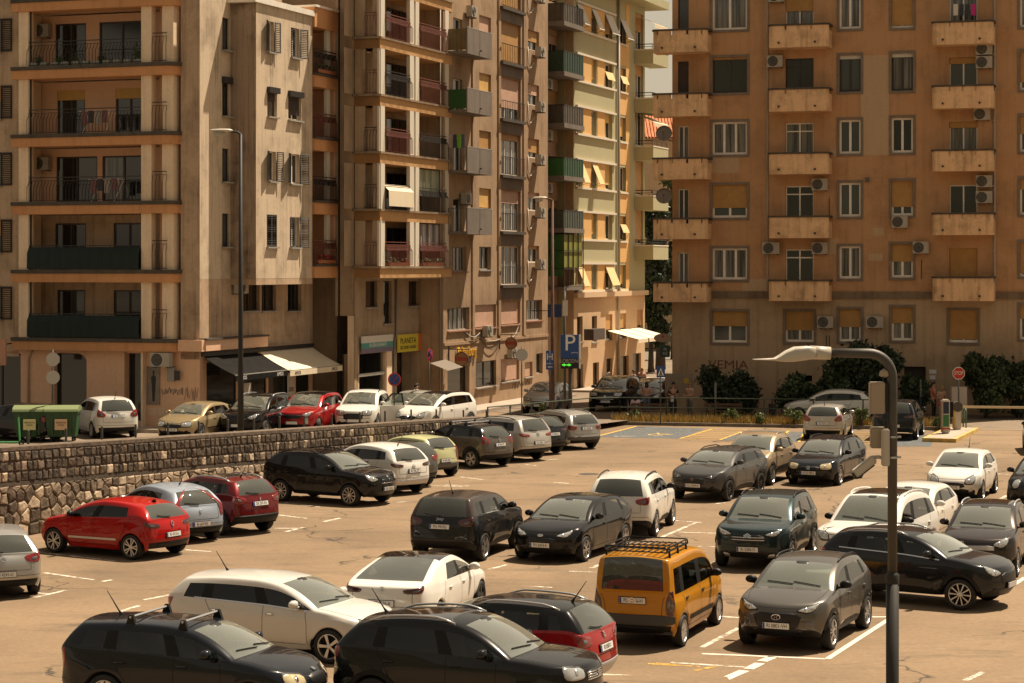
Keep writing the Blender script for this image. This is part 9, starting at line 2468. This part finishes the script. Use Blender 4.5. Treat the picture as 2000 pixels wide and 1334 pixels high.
def person(label, loc, rz, h, top, bottom, hair, pose='stand', longhair=False, hold=None, shoes=M_BLACK, sleeve=0.55, shorts=False, group='people on the pavement'):
 o = loc_tag('person', loc, label, 'person', group, rz); k = h / 1.75
 # joints; +x is the way the person faces
 J = dict(pel=(0, 0, .95), chest=(.01, 0, 1.28), neck=(.0, 0, 1.47), head=(.02, 0, 1.60), crown=(.01, 0, 1.70))
 for s, n in ((1, 'l'), (-1, 'r')):
  J.update({'hip' + n: (0, .09 * s, .92), 'kne' + n: (.03, .10 * s, .50), 'ank' + n: (0, .10 * s, .08), 'toe' + n: (.16, .12 * s, .04), 'sho' + n: (0, .18 * s, 1.41), 'elb' + n: (-.02, .23 * s, 1.12), 'wri' + n: (.08, .22 * s, .88)})
 if pose == 'arms': 
  for s, n in ((1, 'l'), (-1, 'r')): J['elb' + n] = (.0, .25 * s, 1.14); J['wri' + n] = (.24, .08 * s, 1.10)
 if pose == 'walk': J['knel'] = (.16, .1, .52); J['ankl'] = (.22, .1, .09); J['toel'] = (.37, .11, .06); J['kner'] = (-.02, -.1, .50); J['ankr'] = (-.24, -.1, .14); J['toer'] = (-.1, -.11, .05)
 if pose in ('sit', 'drive'):
  for s, n in ((1, 'l'), (-1, 'r')): J['kne' + n] = (.46, .12 * s, .98); J['ank' + n] = (.50 if pose == 'sit' else .78, .12 * s, .56 if pose == 'sit' else .66); J['toe' + n] = (.66 if pose == 'sit' else .92, .13 * s, .52 if pose == 'sit' else .70)
  if pose == 'drive':
   J['chest'] = (-.06, 0, 1.26); J['neck'] = (-.10, 0, 1.46); J['head'] = (-.08, 0, 1.59); J['crown'] = (-.09, 0, 1.69)
   for s, n in ((1, 'l'), (-1, 'r')): J['sho' + n] = (-.09, .18 * s, 1.40); J['elb' + n] = (.14, .24 * s, 1.20); J['wri' + n] = (.36, .14 * s, 1.28)
 P = {n: Vector(v) * k for n, v in J.items()}
 def chain(lst, rad):
  vs, es, rr, ix = [], [], [], {}
  for ch in lst:
   for a in ch:
    if a not in ix: ix[a] = len(vs); vs.append(P[a]); rr.append(rad[a] * k)
   es += [(ix[a], ix[c]) for a, c in zip(ch[:-1], ch[1:])]
  return vs, es, rr
 rad = dict(pel=.13, chest=.135, neck=.055, head=.088, crown=.055)
 for n in 'lr': rad.update({'hip' + n: .085, 'kne' + n: .058, 'ank' + n: .04, 'toe' + n: .032, 'sho' + n: .062, 'elb' + n: .042, 'wri' + n: .027, 'pal' + n: .03})
 fing = []
 for n, s in (('l', 1), ('r', -1)):
  d = (P['wri' + n] - P['elb' + n]).normalized(); sd = Vector((0, 0, 1)).cross(d); sd = sd.normalized() if sd.length > .1 else Vector((1, 0, 0)); P['pal' + n] = P['wri' + n] + d * .06 * k
  for q in range(5):
   nm = 'f%s%d' % (n, q); off = sd * ((q - 1.5) * .019 * k); ln = (.07, .08, .075, .06, .045)[q] * k
   if q == 4: off = sd * (-.045 * k); st = P['wri' + n] + d * .03 * k
   else: st = P['pal' + n] + d * .015 * k
   P[nm + 'a'] = st + off + d * ln * .5; P[nm + 'b'] = st + off * 1.1 + d * ln * .9 - Vector((0, 0, .012)); rad[nm + 'a'] = .0095; rad[nm + 'b'] = .008; fing.append(['pal' + n if q < 4 else 'wri' + n, nm + 'a', nm + 'b'])
 body = [['pel', 'chest', 'neck', 'head', 'crown']]
 for n in 'lr': body += [['pel', 'hip' + n, 'kne' + n, 'ank' + n, 'toe' + n], ['chest', 'sho' + n, 'elb' + n, 'wri' + n, 'pal' + n]]
 me = skin_mesh('body', *chain(body + fing, rad), M_SKIN); bd = link('body', me, o)
 fwd = Vector((1, 0, 0)); hc = P['head']
 b = MB(); b.tube([hc + Vector((.085, 0, .02)) * k, hc + Vector((.115, 0, -.02)) * k, hc + Vector((.085, 0, -.03)) * k], [.008, .016, .012], 6); b.lathe([(.001, -.01), (.03, 0), (.001, .012)], 8, c=tuple(hc + Vector((-.0, .092, 0)) * k), axis='y'); b.lathe([(.001, -.012), (.03, 0), (.001, .01)], 8, c=tuple(hc + Vector((0, -.092, 0)) * k), axis='y'); b.build('face_features', M_SKIN, o, smooth=True)
 b = MB()
 for s in (1, -1): b.lathe([(.001, .006), (.012, 0), (.001, -.006)], 8, c=tuple(hc + Vector((.084, .034 * s, .02)) * k), axis='x')
 b.box(hc.x + .083 * k, hc.x + .092 * k, -.025 * k, .025 * k, hc.z - .062 * k, hc.z - .052 * k); b.build('eyes_and_mouth', M_HAIRD, o)
 b = MB(); b.lathe([(.001, .125), (.06, .115), (.095, .07), (.104, .02), (.100, -.02 if not longhair else -.16), (.07, -.03 if not longhair else -.20)], 14); b.v = [(x * 1.02 - .022, y * .95, z + (max(0, x) * .9)) for (x, y, z) in b.v]; b.v = [tuple(hc + Vector(v) * k) for v in b.v]; b.build('hair', hair, o, smooth=True)
 R2 = {a: (r + (.014 if a[:2] in ('pe', 'ch', 'sh') else .016)) for a, r in rad.items()}
 for n in 'lr': P['slv' + n] = P['sho' + n].lerp(P['elb' + n], min(1, sleeve * 1.6)); R2['slv' + n] = .062; P['hem'] = P['pel'] - Vector((0, 0, .06 * k)); R2['hem'] = .15; P['col'] = P['neck'] - Vector((0, 0, .03 * k)); R2['col'] = .062
 sh = [['pel', 'chest', 'col']] + [['chest', 'sho' + n, 'slv' + n] for n in 'lr']
 if sleeve > .8: sh = [['pel', 'chest', 'col']] + [['chest', 'sho' + n, 'elb' + n, 'wri' + n] for n in 'lr']
 link('shirt', skin_mesh('shirt', *chain(sh, R2), top), o)
 R3 = {a: r + .018 for a, r in rad.items()}; R3['pel'] = .135
 for n in 'lr': P['cuf' + n] = P['kne' + n].lerp(P['hip' + n], .45) if shorts else P['ank' + n] + Vector((0, 0, .04)); R3['cuf' + n] = .085 if shorts else .058
 P['wst'] = P['pel'] + Vector((0, 0, .06 * k)); R3['wst'] = .135
 link('trousers', skin_mesh('trousers', *chain([['wst', 'pel']] + [['pel', 'hip' + n] + (['cuf' + n] if shorts else ['kne' + n, 'cuf' + n]) for n in 'lr'], R3), bottom), o)
 for n in 'lr':
  b = MB(); a, t = P['ank' + n], P['toe' + n]; bevbox(b, .25 * k, .09 * k, .075 * k, (a + t) / 2 + Vector((.0, 0, -.02)), 0, .025); b.build('shoe', shoes, o, smooth=True)
 if hold: b = MB(); w = P['wrir']; b.box(w.x, w.x + .10, w.y - .12, w.y + .02, w.z - .30, w.z - .02); b.build('bag', hold, o)
 return o
C_ = lambda n, c: mat('cloth_' + n, c, 0.85, var=0.1)
def on(px, Y): return ((px - 1000) * Y / FPX, Y, 0.012)
JEANS = C_('jeans', (0.10, 0.13, 0.19)); BLK = C_('black', (0.012, 0.012, 0.014))
person('woman in a pink top and blue jeans with a shoulder bag before the dark car', on(1263, 104.0), R(-95), 1.70, C_('pink', (0.55, 0.32, 0.34)), JEANS, M_HAIRD, 'arms', True, C_('bagblue', (0.14, 0.16, 0.2)))
person('person in a pale pink shirt, seen from behind, low beside the black SUV', (on(1241, 102.6)[0], 102.6, -0.42), R(80), 1.62, C_('palepink', (0.62, 0.45, 0.46)), BLK, M_HAIRD, 'stand', True)
person('person in a black T-shirt holding a bag before the notice board', on(1315, 103.6), R(-80), 1.72, BLK, C_('navy', (0.02, 0.022, 0.03)), M_HAIRD, 'arms', False, C_('bagwhite', (0.6, 0.57, 0.52)))
person('woman with fair hair in a sleeveless cream top beside the round bush', on(1347, 103.4), R(-140), 1.70, C_('cream', (0.62, 0.46, 0.40)), C_('sage', (0.13, 0.13, 0.11)), M_HAIRB, 'arms', False, None, sleeve=.2)
person('man in a long orange red shirt by the entrance door', on(1823, 102.4), R(-30), 1.80, C_('coral', (0.46, 0.09, 0.06)), BLK, M_HAIRD, 'stand')
person('woman in pink shorts and a light top beside the man in orange red', on(1839, 102.0), R(-70), 1.62, C_('blush', (0.46, 0.35, 0.24)), C_('hotpink', (0.62, 0.03, 0.16)), M_HAIRB, 'arms', True, shorts=True)
for (px, Y, c, hr, lab, rz) in ((1188, 121.0, (0.05, 0.06, 0.08), M_HAIRG, 'grey haired person in a dark top seated at the cafe', -20), (1238, 124.0, (0.55, 0.40, 0.34), M_HAIRD, 'cafe guest in a pale top seated under the awning', 200), (1254, 126.0, (0.5, 0.3, 0.26), M_HAIRB, 'cafe guest in a pinkish top at the far table', -100)):
 X = (px - 1000) * Y / FPX; p = person(lab, (X, Y, -0.38), R(rz), 1.72, C_('cafe%d' % px, c), BLK, hr, 'sit')
 o = loc_tag('cafe_chair', (X, Y, 0.13), 'dark cafe chair under the ' + lab.split(' seated')[0].split(' at the')[0], 'chair', 'cafe chairs', R(rz)); b = MB(); b.box(-.22, .22, -.22, .22, .40, .44); b.build('seat', M_BLACK, o); b = MB(); b.box(-.24, -.21, -.22, .22, .44, .85); b.build('backrest', M_BLACK, o)
 for (x, y) in ((-.2, -.2), (-.2, .2), (.2, -.2), (.2, .2)): b = MB(); b.bar((x, y, 0), (x, y, .4), .03); b.build('leg', M_IRON, o)
 o = loc_tag('cafe_table', (X + .7 * math.cos(R(rz)), Y + .7 * math.sin(R(rz)), 0.13), 'small round cafe table in front of the ' + lab.split(' seated')[0].split(' at the')[0], 'table', 'cafe tables'); b = MB(); b.lathe([(.001, .70), (.35, .70), (.35, .73), (.001, .73)], 16); b.build('table_top', M_BLACK, o); b = MB(); b.tube([(0, 0, 0), (0, 0, .7)], .03, 8); b.build('leg', M_IRON, o)
X, Y = (813 - 1000) * 97.5 / FPX, 97.5; person('person in a white shirt walking past the second hand shop', (X, Y, street_h(X, Y) + .02), R(20), 1.74, C_('white', (0.66, 0.62, 0.56)), BLK, M_HAIRD, 'walk', sleeve=1.0)
tr = [o for o in CAR_OBJS if 'turning' in o['label']][0]; bpy.context.view_layer.update()
g_ = dict(DEF); g_.update(SP('suv', L=4.23)); mw = tr.matrix_world @ Vector((g_['L'] / 2 - (g_['fo'] + 2.59 * .5) + 0.02, 0.36, 0.60)); person('driver in a white shirt at the wheel of the dark grey crossover', (mw.x, mw.y, mw.z - 0.93), tr.rotation_euler[2], 1.70, C_('white', ()), BLK, M_HAIRD, 'drive', sleeve=1.0, group='drivers')
# information board behind the waiting people
EB = EF.shifted(3.6); t0, t1, z0, z1 = EB.rect(1299, 1353, 730, 768); o = loc_tag('notice_board', EB.w((t0 + t1) / 2, 0, 0.01), 'wide pale information board behind the waiting people', 'notice board', rz=ANG_E); w = (t1 - t0) / 2; b = MB(); b.box(-w, w, -0.03, 0.03, z0, z1); b.build('panel', mat('board_tan', (0.26, 0.20, 0.14), 0.6, var=0.15), o)
for x in (-w + .1, w - .1): b = MB(); b.bar((x, .05, 0), (x, .05, z1), .06); b.build('post', M_IRONG, o)
b = MB(); disc(b, .14, -0.04, -0.031, 20, (w * .55, 0, z1 - .35)); b.build('yellow_badge', mat('badge_yellow', (0.5, 0.3, 0.03), 0.5), o)
bpy.data.scenes.remove(TMP)
